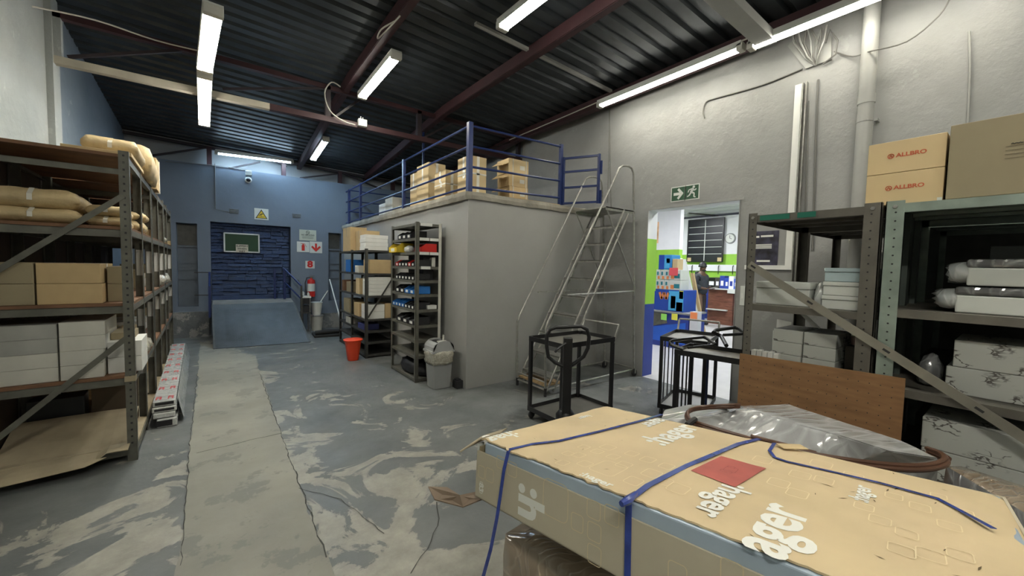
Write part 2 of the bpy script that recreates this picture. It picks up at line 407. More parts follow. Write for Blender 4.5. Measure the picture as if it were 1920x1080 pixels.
# painted reveals of the doorway
rv = thing('door_1', None, None, (XR, DY1, 0)); rv['kind'] = 'structure'
for z0, z1, m_, nm in ((0, 1.02, SHOPB, 'blue painted lower reveal'), (1.02, 1.93, SHOPG, 'green painted reveal band'), (1.93, DZ, SHOPW, 'white painted top reveal')):
    wobj('painted_reveal', MB().box(XR + .002, XB, DY1 - .004, DY1, z0, z1), m_, rv, label=nm)
wobj('lintel_soffit', MB().box(XR + .002, XB, DY0, DY1, DZ - .004, DZ), SHOPW, rv)
wobj('right_jamb', MB().box(XR - .012, XB, DY0 - .001, DY0 + .006, 0, DZ), WALL_R, rv)
wobj('door_trim', MB().box(XR - .008, XR, DY0 - .035, DY1 + .035, DZ - .002, DZ + .03).box(XR - .008, XR, DY1, DY1 + .035, 0, DZ), WALL_R, rv)

# far wall, openings cut out, recessed wall above it
ZP = 3.36; A0, A1, B0, B1, C0, C1 = -.62, -.31, -.106, 1.285, 2.05, 2.33
mb = MB()
mb.box(XL, A0, YF, 10.1, 0, ZP).box(A0, A1, YF, 10.1, 0, .60).box(A0, A1, YF, 10.1, 2.21, ZP).box(A1, B0, YF, 10.1, 0, ZP)
mb.box(B0, B1, YF, 10.1, 0, .70).box(B0, B1, YF, 10.1, 2.272, ZP).box(B1, C0, YF, 10.1, 0, ZP)
mb.box(C0, C1, YF, 10.1, 0, .62).box(C0, C1, YF, 10.1, 2.2, ZP).box(C1, XR, YF, 10.1, 0, ZP)
struct('wall_far', mb, WALL_F)
struct('wall_upper_far', MB().box(XL, XR, 10.16, 10.35, 0, 4.2), WALL_U)
NICHE = mat('niche_door_grey', (.115, .14, .17), .55, var=.1)
for k, (x0, x1, z0, z1) in enumerate(((A0, A1, .60, 2.21), (C0, C1, .62, 2.2))):
    d = struct('door_%d' % (k + 2), MB().box(x0, x1, 9.95, 9.99, z0, z1), NICHE)
    zs = (z0, z0 + .52, z0 + .72, z0 + .86, z0 + 1.18) if k else (z0, z0 + .52, z0 + .7, z0 + .84, z0 + 1.15)
    for z in zs[1:]: obj('door_rail', MB().box(x0, x1, 9.925, 9.95, z, z + .035), NICHE, d)
    obj('door_light', MB().box(x0 + .01, x1 - .01, 9.94, 9.95, z1 - .42, z1 - .02), STEELD, d)
# bricked-up, blue-painted opening: uneven courses
BRK = mat('blue_painted_brick', (.022, .048, .125), .42, var=.35, vscale=4, bump=.8, bscale=22, stretch=(1, 1, 4))
inf = struct('wall_infill', MB().box(B0, B1, 10.0, 10.1, .7, 2.272), BRK)
mb = MB(); z = .80; row = 0
while z < 2.25:
    h = random.uniform(.055, .085)
    x = B0 + .012 - random.random() * .15
    while x < B1 - .012:
        L = random.uniform(.16, .30); x0, x1 = max(x, B0 + .012), min(x + L, B1 - .012)
        if x1 - x0 > .02:
            y = 9.93 + random.uniform(-.018, .02); t1, t2 = random.uniform(-.012, .012), random.uniform(-.012, .012)
            z0, z1 = z + .004, min(z + h - .006, 2.268)
            f = [(x0, y, z0 + t1), (x1, y, z0 + t2), (x1, y + .012, z1 + t2), (x0, y + .012, z1 + t1)]
            mb.prism([(a, b, c) for a, b, c in f], (0, .08, 0))
        x += L + .006
    z += h; row += 1
br = obj('brick_courses', mb, BRK, inf); br['kind'] = 'stuff'
obj('plinth', MB().box(B0 + .01, B1 - .01, 9.90, 10.0, .7, .80), BRK, inf)
# damp raw base of the far wall beside the ramp
mb = MB().box(-1.0, -.12, 9.76, YF, 0, .50).box(1.75, 2.36, 9.77, YF, 0, .34)
RAWB = wall_mat('damp_plaster', (.10, .11, .115), (.20, .20, .195), (.42, .40, .36), .47, .9); struct('baseboard_far', mb, RAWB)

# mezzanine block and its rough slab
BX, BY, BZ = 2.391, 4.076, 2.30
struct('wall_mezzanine', MB().box(BX, XR, BY, BY + .2, 0, BZ).box(BX, BX + .2, BY + .2, YF, 0, BZ), WALL_B)
mb = MB(); P = []
nx, ny = 60, 90
def edge(u, ax):                                     # lumpy overhanging rim
    return .03 + .022 * noise.noise(Vector((u * 3, ax * 7, 0))) + .012 * noise.noise(Vector((u * 11, ax * 3, 5)))
rim = []
for i in range(ny + 1):
    y = YF - (YF - BY) * i / ny; e = edge(y, 1) + .01; rim.append((BX - e, max(y, BY - .03), y))
for i in range(1, nx + 1):
    x = BX + (XR - BX) * i / nx; e = edge(x, 2) * .7; rim.append((x, BY - e, x))
vs_ = []
for k, (x, y, u) in enumerate(rim):
    zt = 2.385 + .008 * noise.noise(Vector((u * 4, 3, 1))); zb = 2.30 - .02 * abs(noise.noise(Vector((u * 5, 1, 8)))) - .012 * (k <= ny)
    jx = Vector((x, y, 0))
    vs_ += [(x, y, zb), (x - .01 * (k <= ny), y - .008 * (k > ny), (zt + zb) / 2), (x, y, zt)]
fs = []
for k in range(len(rim) - 1):
    for j in range(2): a = k * 3 + j; fs.append((a, a + 3, a + 4, a + 1))
mb.mesh(vs_, fs)
top = [vs_[k * 3 + 2] for k in range(len(rim))] + [(XR, YF, 2.385)]; mb.face(top)
bot = [vs_[k * 3] for k in range(len(rim))] + [(XR, YF, 2.30)]; mb.face(bot)
struct('trim_2', mb, CONC)

# roof: IBR sheets, beams and trusses
ceil = bpy.data.objects.new('ceiling', None); COL.objects.link(ceil); ceil['kind'] = 'structure'
pitch = .19; y = YN; nsh = 0
prof = [(0, 0), (.108, 0), (.130, .036), (.168, .036), (.19, 0)]
while y < 10.3:
    mb = MB(); ys = []
    for r in range(4):
        for a, h in prof[(0 if r == 0 else 1):]: ys.append((y + r * pitch + a, h))
    ys = [(a, h) for a, h in ys if a <= 10.34]
    X = [XL - .1, 1.7, XR + .15]
    v = [(x, a, zr(x, a) + h) for x in X for a, h in ys] ; n = len(ys)
    v += [(x, a, z + .004) for x, a, z in v]; q = len(X) * n
    f = []
    for i in range(len(X) - 1):
        for j in range(n - 1):
            a = i * n + j; f.append((a, a + n, a + n + 1, a + 1)); f.append((q + a, q + a + 1, q + a + n + 1, q + a + n))
    mb.mesh(v, f); obj('roof_sheet', mb, ROOFM, ceil); y += 4 * pitch
def beamY(x, y0, y1, wd, ht, m_, lip=True, drop=.0):
    mb = MB()
    ys = [y0, min(5.8, y1)] + ([y1] if y1 > 5.8 else [])
    for a, b in zip(ys[:-1], ys[1:]):
        za, zb = zr(x, a) - .005 - ht / 2 - drop, zr(x, b) - .005 - ht / 2 - drop
        mb.bar((x, a, za), (x, b, zb), wd * .25 if lip else wd, ht)
        if lip:
            mb.bar((x + wd * .35, a, za - ht / 2), (x + wd * .35, b, zb - ht / 2), wd * .8, .012)
            mb.bar((x + wd * .35, a, za + ht / 2 - .01), (x + wd * .35, b, zb + ht / 2 - .01), wd * .8, .012)
    return obj('roof_beam', mb, m_, ceil)
beamY(1.47, YN, 10.1, .10, .13, MAROON); beamY(2.92, YN, 10.1, .10, .13, MAROON); beamY(4.47, YN, 10.1, .11, .15, MAROON, True)
YT = 6.09
def seg(name, a, b, wd, ht, m_): return obj(name, MB().bar(a, b, wd, ht), m_, ceil)
seg('truss_chord', (XL + .02, YT, 3.95), (4.70, YT, 3.99 - .03), .07, .06, MAROON)
seg('truss_chord', (XL + .02, YT, 3.50), (.57, YT, 3.51), .08, .075, CREAM)
seg('truss_chord', (.57, YT, 3.51), (4.73, YT, 3.56), .08, .075, MAROON)
for x, m_ in ((-1.27, WALL_L), (1.27, DARKB), (2.63, DARKB), (4.66, DARKB)): seg('truss_post', (x, YT, 3.50), (x, YT, 3.97), .07, .07, m_)
for a, b in (((.08, 3.60), (1.22, 3.93)), ((1.35, 3.56), (1.75, 3.95)), ((2.70, 3.56), (3.25, 3.94)), ((3.9, 3.58), (4.6, 3.93)), ((-1.2, 3.56), (-.3, 3.93))):
    seg('truss_brace', (a[0], YT, a[1]), (b[0], YT, b[1]), .035, .03, DARKB)
YT = 9.93
zc = lambda x: zr(x, YT) - .06
seg('truss_chord', (XL + .02, YT, zc(XL) - .02), (4.7, YT, zc(4.7) - .02), .06, .05, DARKB)
for x in (-.10, 1.18, 2.33, 3.6): seg('truss_post', (x, YT, 3.36), (x, YT, zc(x)), .10, .08, MAROON)
for a, b in (((-.95, 3.42), (-.15, 3.72)), ((.2, 3.37), (.75, 3.60)), ((1.25, 3.60), (.75, 3.72)), ((1.5, 3.38), (2.3, 3.60)), ((2.42, 3.62), (3.3, 3.38))):
    seg('truss_brace', (a[0], YT, a[1]), (b[0], YT, b[1]), .04, .03, DARKB)
obj('eaves_plate', MB().bar((XL, 10.05, zr(XL, 10.05) - .03), (XR, 10.05, zr(XR, 10.05) - .03), .1, .05), PIPE, ceil)
# cross beam above the near doorway light, thin batten by the eave
a, b = onz(1378, -6, 3.84), onz(1438, 46, 3.80)
obj('cross_beam', MB().bar((1.6, 1.72, 3.86), (4.42, 1.72, 3.80), .16, .09), PIPE, ceil)
obj('cross_batten', MB().bar((2.2, 3.66, zr(2.2, 3.6) - .035), (4.40, 3.66, zr(4.4, 3.6) - .035), .045, .03), PIPE, ceil)

# ---------------------------------------------------------------- battens (the lamps of the room)
def batten(label, a, b, col, group, wd=.10, twin=True, k=1.0):
    a, b = Vector(a), Vector(b); c = (a + b) / 2; d = b - a; L = d.length; t = d.normalized()
    e = thing('fluorescent_batten', label, 'ceiling light', c, 0, group)
    up = Vector((0, 0, 1)); sd = t.cross(up).normalized(); u = sd.cross(t)
    # open tray housing, two tubes slung under it, sockets at the ends
    wobj('housing', MB().bar(a + u * .045, b + u * .045, wd, .045, u).bar(a + u * .02 + sd * wd * .45, b + u * .02 + sd * wd * .45, .006, .03, u).bar(a + u * .02 - sd * wd * .45, b + u * .02 - sd * wd * .45, .006, .03, u), CREAM if not twin else SIGNW, e)
    EM = mat('tube_%s_%d' % (col[0], int(k * 100)), col[1], .4, var=0, emit=col[1], es=TUBE * k)
    for s_ in (-1, 1):
        wobj('tube', MB().tube([a + t * .04 + sd * s_ * wd * .24, b - t * .04 + sd * s_ * wd * .24], wd * .19, 10), EM, e, smooth=True)
    for p, q in ((a, 1), (b, -1)):
        wobj('end_cap', MB().rbox(p + t * .015 * q + u * .012, sd * wd * .5, t * .03, u * .038), OFFW, e, bevel=.008)
    return e
CW = ('cool', COOL); WW = ('warm', WARM)
def hang(o, ps):
    for p in ps: wobj('hanger', MB().tube([(p[0], p[1], p[2] + .06), (p[0], p[1], zr(p[0], p[1]) - .002)], .004, 6), GALV, o)
batten('twin tube batten at upper left, nearer of two in line', onz(400, 22, 3.38), onz(384, 132, 3.38), WW, 'battens under the roof', .13)
batten('twin tube batten at upper left, farther of two in line', onz(384, 142, 3.38), onz(383, 234, 3.38), WW, 'battens under the roof', .13)
batten('twin tube batten fixed by the middle maroon roof beam', (1.64, 4.42, 3.83), (1.655, 5.80, 3.83), WW, 'battens under the roof', .12)
batten('short batten near the far end of the roof', (1.63, 7.95, 3.76), (1.65, 9.30, 3.68), CW, 'battens under the roof', .12)
_b = [o for o in bpy.data.objects if o.get('category') == 'ceiling light']
for _o, _k in zip(_b[:2], ((4.05, 4.9), (5.5, 6.9))): hang(_o, [(_o.location.x, y, 3.38) for y in _k])
P = ony(404, 287, 9.72); Q = ony(549, 305, 9.72)
batten('long batten above the blue far wall', P, Q, CW, 'battens under the roof', .09)
batten('batten at the top edge of the picture, centre', (2.27, 3.28, 3.84), (2.30, 1.85, 3.84), WW, 'battens under the roof', .12)
batten('long batten along right wall above the shop doorway', (4.36, 3.83, 3.80), (4.36, 1.93, 3.80), WW, 'battens along the right wall', .10, k=.5)
batten('long batten along right wall at the top right, above the rack', (4.36, 1.86, 3.77), (4.36, .05, 3.77), WW, 'battens along the right wall', .10, k=.5)
# the row goes on behind the camera
batten('batten behind the camera over the racks', (2.3, .2, 3.84), (2.3, -1.3, 3.84), WW, 'battens behind the camera', k=1.5)
batten('batten behind the camera over the aisle', (-.3, -.3, 3.84), (-.3, -1.8, 3.84), WW, 'battens behind the camera', k=2.6)
# ================================================================ goods: builders
def carton(label, c, dim, m=CARD, rz=0.0, tape=TAPE, group=None, cat='box', name='cardboard_box', seam=True, side_tape=True, bevel=.003):
    """closed carton, base centre c, dim (x,y,z); the tape runs along x over top and down both ends"""
    e = thing(name, label, cat, c, rz, group); dx, dy, dz = [d / 2 for d in dim]; dz *= 2
    obj('carton', MB().box(-dx, dx, -dy, dy, 0, dz), m, e, bevel=bevel)
    if seam:
        t = MB().box(-dx - .0012, dx + .0012, -.022, .022, dz, dz + .001)
        if side_tape: t.box(-dx - .0012, -dx, -.022, .022, dz * .62, dz).box(dx, dx + .0012, -.022, .022, dz * .62, dz)
        obj('packing_tape', t, tape, e)
    return e
def parcel(label, c, dim, rz=0.0, m=KRAFT, group=None, seed=0, band=True, flat=.75):
    """paper-wrapped parcel: pillow with tucked ends and tape bands"""
    e = thing('paper_parcel', label, 'parcel', c, rz, group); dx, dy, dz = dim[0] / 2, dim[1] / 2, dim[2]
    nu, nv = 14, 10; v = []; f = []
    def P(u, w_, top):
        x = (u * 2 - 1); y = (w_ * 2 - 1)
        ex = 1 - max(0, (abs(x) - flat) / (1 - flat)) ** 1.6; ey = 1 - max(0, (abs(y) - flat) / (1 - flat)) ** 1.6
        h = max(.0, min(ex, ey)); s_ = 1 - .04 * (1 - ex)
        n_ = noise.noise(Vector((x * 2.2 + seed, y * 2.2, seed * 1.7))) * .10 * dz
        z = dz * .5 + (1 if top else -1) * dz * (.14 + .36 * h)
        if top: z += n_ * h
        return (x * dx, y * dy * s_, max(z, 0))
    for top in (0, 1):
        for i in range(nu + 1):
            for j in range(nv + 1): v.append(P(i / nu, j / nv, top))
    q = (nu + 1) * (nv + 1)
    for i in range(nu):
        for j in range(nv):
            a = i * (nv + 1) + j; f.append((a, a + 1, a + nv + 2, a + nv + 1)); f.append((q + a, q + a + nv + 1, q + a + nv + 2, q + a + 1))
    for i in range(nu):
        for j in (0, nv): a = i * (nv + 1) + j; b = a + nv + 1; f.append((a, b, q + b, q + a))
    for j in range(nv):
        for i in (0, nu): a = i * (nv + 1) + j; b = a + 1; f.append((a, b, q + b, q + a))
    mb = MB().mesh(v, f); obj('paper_wrapping', mb, m, e, smooth='all')
    if band:
        for bx in ((-.3, .3) if dim[0] > .5 else (.0,)):
            pts = []
            for k in range(9):
                w_ = k / 8; p = P((bx + 1) / 2, w_, 1); pts.append(Vector((p[0], p[1] * 1.01, p[2] + .004)))
            pts = [Vector((pts[0].x, -dy * 1.015, dz * .35))] + pts + [Vector((pts[0].x, dy * 1.015, dz * .35))]
            t = MB()
            for a, b in zip(pts[:-1], pts[1:]): t.mesh([a + Vector((-.012, 0, 0)), a + Vector((.012, 0, 0)), b + Vector((.012, 0, 0)), b + Vector((-.012, 0, 0))], [(0, 1, 2, 3)])
            obj('tape_band', t, WTAPE, e)
    return e
def Lpost(x, y, z0, z1, sx, sy, w_=.05, d=.04, th=.004):
    """slotted angle: corner at (x,y), legs towards sx, sy"""
    mb = MB(); mb.box(min(x, x + sx * d), max(x, x + sx * d), min(y, y + sy * th), max(y, y + sy * th), z0, z1)
    mb.box(min(x, x + sx * th), max(x, x + sx * th), min(y, y + sy * w_), max(y, y + sy * w_), z0, z1); return mb
def slots(mb, axis, fixed, a, z0, z1, step=.05, w_=.008, h=.014, mi=1, off=.0008, sgn=-1):
    z = z0 + .03
    while z < z1 - .02:
        if axis == 'x': mb.face([(fixed + sgn * off, a - w_, z), (fixed + sgn * off, a + w_, z), (fixed + sgn * off, a + w_, z + h), (fixed + sgn * off, a - w_, z + h)], mi)
        else: mb.face([(a - w_, fixed + sgn * off, z), (a + w_, fixed + sgn * off, z), (a + w_, fixed + sgn * off, z + h), (a - w_, fixed + sgn * off, z + h)], mi)
        z += step
    return mb

# ================================================================ LEFT RACKS (three units in line along the wall)
RZ = math.radians(1.15); R0 = Vector((-.50, 3.95, 0))
def L2W(x, y, z=0): c, s_ = math.cos(RZ), math.sin(RZ); return Vector((R0.x + x * c - y * s_, R0.y + x * s_ + y * c, z))
DEP = .72; LV = [.12, .65, 1.18, 1.73, 2.245]
YS = [0, .68, 1.46, 2.18, 2.93, 3.50, 4.32]
units = [(0, 1.44, [.70], 'near unit of the left rack row, open end facing the camera', True),
         (1.48, 2.92, [2.20], 'middle unit of the left rack row with labelled posts', False),
         (2.96, 4.34, [3.50], 'far unit of the left rack row, towards the ramp', False)]
for u0, u1, mids, lab, near in units:
    e = thing('shelving_rack', lab, 'shelving', R0, RZ, None)
    H_ = 2.27
    for py in [u0 + .002, u1 - .002] + mids:
        sy = 1 if py < u0 + .1 else -1
        for px_, sx in ((0, -1), (-DEP, 1)):
            mb = Lpost(px_, py, 0, H_, sx, sy, .045, .055)
            if px_ == 0 and py < u0 + .1 and near: slots(mb, 'y', py, -.0275, .1, H_, .05, .006)
            if px_ == 0: slots(mb, 'x', 0, py + sy * .022, .1, H_, .05, .006, sgn=1)
            p = obj('post', mb, [STEEL, BLACKP], e)
            if px_ == 0 and py > .1:
                yf = (py if sy > 0 else py - .004) - .0015
                for k, (z0, z1) in enumerate([(1.36, 1.58), (.92, 1.07), (1.72, 1.80), (.50, .60)][:random.choice((2, 3, 4))]):
                    obj('label_card', MB().box(-.046, -.006, yf - .001, yf, z0, z1), WHITE if k != 2 else CARDL, p)
    for k, z in enumerate(LV):
        b = obj('shelf_board', MB().box(-DEP + .006, -.006, u0 + .008, u1 - .008, z - .022, z), WOOD if k else CARDD, e)
        for yy in (u0 + .012, u1 - .03):
            mb = MB().box(-DEP + .005, -.005, yy, yy + .004, z - .075 if k < 4 else z - .145, z - .024 if k < 4 else z - .105).box(-DEP + .005, -.005, yy, yy + .035, z - .027 if k < 4 else z - .109, z - .023 if k < 4 else z - .105)
            obj('cross_beam', mb, STEEL, e)
        for xx in (-.003, -DEP + .001):
            obj('shelf_beam', MB().box(xx - .002, xx + .001, u0, u1, z - .062, z - .018).box(xx - .03 if xx > -.1 else xx, xx if xx > -.1 else xx + .03, u0, u1, z - .062, z - .058), STEEL, e)
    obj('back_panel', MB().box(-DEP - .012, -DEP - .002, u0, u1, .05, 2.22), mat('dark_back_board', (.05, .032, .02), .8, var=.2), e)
    if near:
        obj('diagonal_brace', MB().bar((-.035, u0 - .006, 1.95), (-.70, u0 - .006, 1.33), .035, .006, (0, 1, 0)), STEEL, e)
        obj('diagonal_brace', MB().bar((-.035, u0 - .006, .93), (-.70, u0 - .006, .28), .035, .006, (0, 1, 0)), STEEL, e)
        obj('splice_tape', MB().box(-.058, .003, u0 - .004, u0 + .05, .60, .64), CARDD, e)
# goods on the left racks; coordinates local to the rack row
def LW(x, y, z): return L2W(x, y, z + .001)
def put(fn, label, x0, x1, y0, y1, z, h, **k):
    return fn(label, LW((x0 + x1) / 2, (y0 + y1) / 2, z), (x1 - x0, y1 - y0, h), rz=RZ + k.pop('dr', 0), **k)
g = 'cartons on the left rack, middle shelf'
put(carton, 'plain brown carton at left picture edge, middle shelf, upper', -.70, -.475, .03, .45, LV[2] + .142, .138, m=CARDG, group=g)
put(carton, 'plain brown carton at left picture edge, middle shelf, lower', -.70, -.475, .03, .45, LV[2], .140, m=CARDG, group=g)
put(carton, 'long brown carton with taped end, upper one on the middle shelf', -.465, -.165, .03, .50, LV[2] + .142, .138, m=CARD, tape=WTAPE, group=g)
put(carton, 'long brown carton with taped end, lower one on the middle shelf', -.465, -.160, .03, .50, LV[2], .140, m=CARD, tape=WTAPE, group=g)
put(carton, 'brown carton behind the front post, middle shelf, upper', -.150, -.06, .15, .60, LV[2] + .132, .128, m=CARDG, tape=WTAPE, group=g)
put(carton, 'brown carton behind the front post, middle shelf, lower', -.150, -.06, .15, .60, LV[2], .130, m=CARDG, tape=WTAPE, group=g)
g = 'paper parcels on the left rack'
put(parcel, 'flat kraft parcel with white tape, upper of the pair on the upper shelf', -.72 + .02, -.26, .04, .50, LV[3] + .098, .13, group=g, seed=1)
put(parcel, 'flat kraft parcel with white tape, lower of the pair on the upper shelf', -.71, -.25, .03, .50, LV[3], .098, group=g, seed=2)
put(parcel, 'kraft parcel behind the diagonal brace, upper', -.24, -.04, .10, .55, LV[3] + .075, .08, group=g, seed=3)
put(parcel, 'kraft parcel behind the diagonal brace, lower', -.24, -.04, .08, .55, LV[3], .073, group=g, seed=4)
for k, (y0, h, z_) in enumerate(((.62, .10, 0), (.62, .07, .101), (.95, .12, 0), (1.30 - .18, .09, .121))):
    put(parcel, ('crumpled tan parcel at the near bay opening, bottom', 'crumpled tan parcel on top at the near bay opening', 'crumpled tan parcel in the second bay opening', 'tan parcel stacked in the second bay opening')[k],
        -.30, -.015, y0, y0 + .30, LV[3] + z_, h, group='tan parcels in the bay openings', seed=5 + k, m=KRAFT)
g = 'white cartons on the lower shelf'
for k in range(4):
    put(carton, ('bottom', 'second', 'third', 'top')[k] + ' white carton of the stack at the left picture edge', -.70, -.385, .04, .5, LV[1] + k * .099, .098, m=OFFW if k < 2 else mat('grey_white_board', (.36, .36, .33), .7), seam=False, group=g, name='white_box')
    put(carton, ('bottom', 'second', 'third', 'top')[k] + ' long white carton of the stack in the middle', -.375, -.165 + .012 * (k > 1), .03, .5, LV[1] + k * .101, .100, m=OFFW, seam=False, group=g, name='white_box')
for k in range(2):
    put(carton, ('lower', 'upper')[k] + ' white carton nearest the aisle, behind the front post', -.155, .03, .10, .45, LV[1] + k * .118, .116, m=WHITE, seam=False, group=g, name='white_box')
put(carton, 'grey dull carton lying on the white carton', -.15, -.02, .2, .45, LV[1] + .236, .05, m=CARDG, seam=False)
# bottom shelf: flattened cardboard and dark goods
e = thing('flattened_carton', 'large flattened brown carton draped on the bottom shelf of the near rack', 'cardboard', LW(-.35, .2, .13))
mb = MB(); pts = []
def cb(u, v): # u along rack width, v from front lip to rear
    x = -.70 + .66 * u; y = -.10 + .62 * v; z = .145 + .16 * max(0, v - .25) + .012 * noise.noise(Vector((u * 4, v * 4, 2))) - .055 * (1 - v) ** 3 * (1 if u < .8 else .3)
    return L2W(x, y, z)
G = 12; v = [cb(i / G, j / G) for i in range(G + 1) for j in range(G + 1)]
v += [p - Vector((0, 0, .006)) for p in v]; q = (G + 1) ** 2; f = []
for i in range(G):
    for j in range(G):
        a = i * (G + 1) + j; f.append((a, a + G + 1, a + G + 2, a + 1)); f.append((q + a, q + a + 1, q + a + G + 2, q + a + G + 1))
for i in range(G):
    for a, b in ((i, i + 1), (G * (G + 1) + i, G * (G + 1) + i + 1), (i * (G + 1), (i + 1) * (G + 1)), (i * (G + 1) + G, (i + 1) * (G + 1) + G)): f.append((a, b, q + b, q + a))
mb.mesh(v, f); wobj('cardboard_sheet', mb, CARDD, e)
wobj('folded_flap', MB().prism([L2W(-.70, -.16, .06), L2W(-.25, -.14, .075), L2W(-.15, -.10, .10), L2W(-.70, -.10, .085)], (0, 0, .005)), CARDD, e)
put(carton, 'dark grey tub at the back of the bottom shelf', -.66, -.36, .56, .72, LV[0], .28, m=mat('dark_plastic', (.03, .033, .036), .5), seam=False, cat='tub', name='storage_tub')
put(carton, 'dark brown carton at the back of the bottom shelf', -.32, -.06, .56, .72, LV[0], .34, m=mat('shadow_card', (.09, .065, .04), .8), seam=False)  # dark goods at the rear, carton in dark brown card
# top of the rack
e = put(carton, 'thin flat cardboard sheet pack on the top board of the rack', -.34, .01, .06, .79, LV[4], .028, m=CARDL, seam=False, cat='cardboard', name='cardboard_sheets')
put(parcel, 'big crumpled kraft parcel on the rack top, nearest', -.27, .03, .20, .70, LV[4] + .03, .12, m=KRAFT, group='kraft parcels on the rack top', seed=21, flat=.88)
put(parcel, 'big bulging kraft parcel hanging over the rack edge', -.27, .06, .80, 1.22, LV[4], .25, m=KRAFT, group='kraft parcels on the rack top', seed=22, flat=.85, band=False)
put(parcel, 'third kraft parcel on the rack top', -.27, .05, 1.24, 1.62, LV[4], .27, m=KRAFT, group='kraft parcels on the rack top', seed=23, flat=.9, band=False)
put(carton, 'tall brown carton at the far end of the rack top goods', -.33, .03, 1.70, 2.0, LV[4], .33, m=CARD)
put(carton, 'pale upright board behind the brown carton on the rack top', -.33, .03, 2.06, 2.10, LV[4], .36, m=OFFW, seam=False, cat='board', name='board')
put(carton, 'dark box on the top of the far rack unit', -.33, -.07, 3.06, 3.42, LV[4], .12, m=STEELD, seam=False)
# further bays: goods of each bay
K = 0
for bi in range(6):
    y0, y1 = YS[bi] + .06, YS[bi + 1] - .06
    if bi == 0: y0 = .56
    for li, z in enumerate(LV[:4]):
        if bi == 0: continue
        if bi <= 1 and li == 3: continue
        ysz = y1 - y0
        if ysz < .15: continue
        n = random.choice((1, 2)); sub = ysz / n
        for k in range(n):
            m_, h, fn = random.choice(((CARDG, .22, carton), (CARD, .16, carton), (OFFW, .14, carton), (KRAFT, .15, parcel), (CARDL, .25, carton)))
            h *= random.uniform(.8, 1.2); a = y0 + k * sub + .01
            where = ('bottom', 'lower', 'middle', 'upper')[li] + ' shelf'; bay = ('first', 'second', 'third', 'fourth', 'fifth', 'last')[bi]
            kind = {carton: 'carton', parcel: 'paper parcel'}[fn]; col = {CARDG.name: 'dull brown', CARD.name: 'brown', OFFW.name: 'white', KRAFT.name: 'kraft', CARDL.name: 'pale brown'}[m_.name]
            kw = dict(m=m_, group='goods in the bays of the left racks')
            if fn is parcel: kw['seed'] = 30 + K
            put(fn, '%s %s in the %s bay from the camera, %s%s' % (col, kind, bay, where, (', near half', ', far half')[k] if n == 2 else ''), -.5, -random.uniform(.13, .19), a, a + sub - .03, z, h, **kw)
            K += 1
# clear bags of fittings showing at the aisle side
for k, (y, z, s_) in enumerate(((.88, LV[1], .07), (1.12, LV[1], .065), (2.45, LV[2], .09), (3.05, LV[2], .10), (3.2, LV[3], .06))):
    e = thing('plastic_bag', ('first', 'second', 'third', 'fourth', 'fifth')[k] + ' clear plastic parts bag on the left racks, counted from camera', 'bag', L2W(-.05, y, z + .001), 0, 'clear bags on the left racks')
    pr_ = [(.3 * s_, 0), (.95 * s_, .25 * s_), (s_, .8 * s_), (.7 * s_, 1.3 * s_), (.2 * s_, 1.6 * s_), (.3 * s_, 1.8 * s_)]
    mb = MB().lathe(pr_, n=12); mb.v = [tuple(Vector(p) * (1 + .25 * noise.noise(Vector(p) * 22 + Vector((k, 0, 0))))) if p[2] > 0 else p for p in mb.v]
    obj('film', mb, BAG, e, smooth='all')

# ================================================================ bundle of plastic-wrapped profiles on the floor
e = thing('profile_bundle', 'long wrapped bundle of white profiles with red printed tape lying by the rack foot', 'bundle', (-.43, 6.2, 0))
WRAPW = wrap_mat('wrap_on_white', (.50, .52, .50), (.68, .70, .69), 9, .4, .2, (1, .4, 1))
ya, yb = 4.60, 7.85; xa = lambda y: -.405 - .028 * (y - 4.6)
REDT = mat('red_printed_tape', (.50, .05, .06), .4, var=0)
lay = [(.07, .0, .075), (.075, .08, .045), (.085, .128, .045), (.08, .176, .05)]
for k, (hw, z0, h) in enumerate(lay):
    wobj('profile', MB().prism([(xa(ya) - hw + .02 * (k == 0), ya + .02 * k, z0 + .002), (xa(ya) + hw + .02 * (k == 0), ya + .02 * k, z0 + .002), (xa(ya) + hw + .02 * (k == 0), ya + .02 * k, z0 + h), (xa(ya) - hw + .02 * (k == 0), ya + .02 * k, z0 + h)], (xa(yb) - xa(ya), yb - ya - .04 * k, 0)), WRAPW, e, bevel=.006)
    if k != 1: wobj('open_end', MB().box(xa(ya) - hw * .8, xa(ya) + hw * .8, ya + .02 * k - .003, ya + .02 * k - .001, z0 + .012, z0 + h - .012), BLACKP, e)
for i in range(9):
    y = ya + .16 + i * .36
    for s_ in (-1, 1):
        x = xa(y) + s_ * .042
        m_ = MB()
        for (a, b, c, d) in ((-.020, -.010, -.05, .05), (.008, .020, -.05, .02), (-.012, .010, -.008, .008), (-.012, .018, .03, .05)): m_.box(x + a, x + b, y + c, y + d, .2265, .2275)
        wobj('red_print', m_, REDT, e)
# hanging skirt of clear film
v = []; f = []
for i in range(13):
    y = ya + .1 + (yb - ya - .2) * i / 12; x = xa(y) + .088
    for j in range(5): zz = .222 - .05 * j; v.append((x + .010 * j + .010 * noise.noise(Vector((y * 5, j, 1))), y, max(zz, .004)))
for i in range(12):
    for j in range(4): a = i * 5 + j; f.append((a, a + 5, a + 6, a + 1))
v2 = [(x + .003, y, z) for x, y, z in v]; q = len(v)
f2 = [tuple(q + i for i in reversed(t)) for t in f]
for i in range(12):
    for a in (i * 5, i * 5 + 4): f2.append((a, a + 5, q + a + 5, q + a))
wobj('film_skirt', MB().mesh(v + v2, f + f2), WRAPL, e, smooth=True)

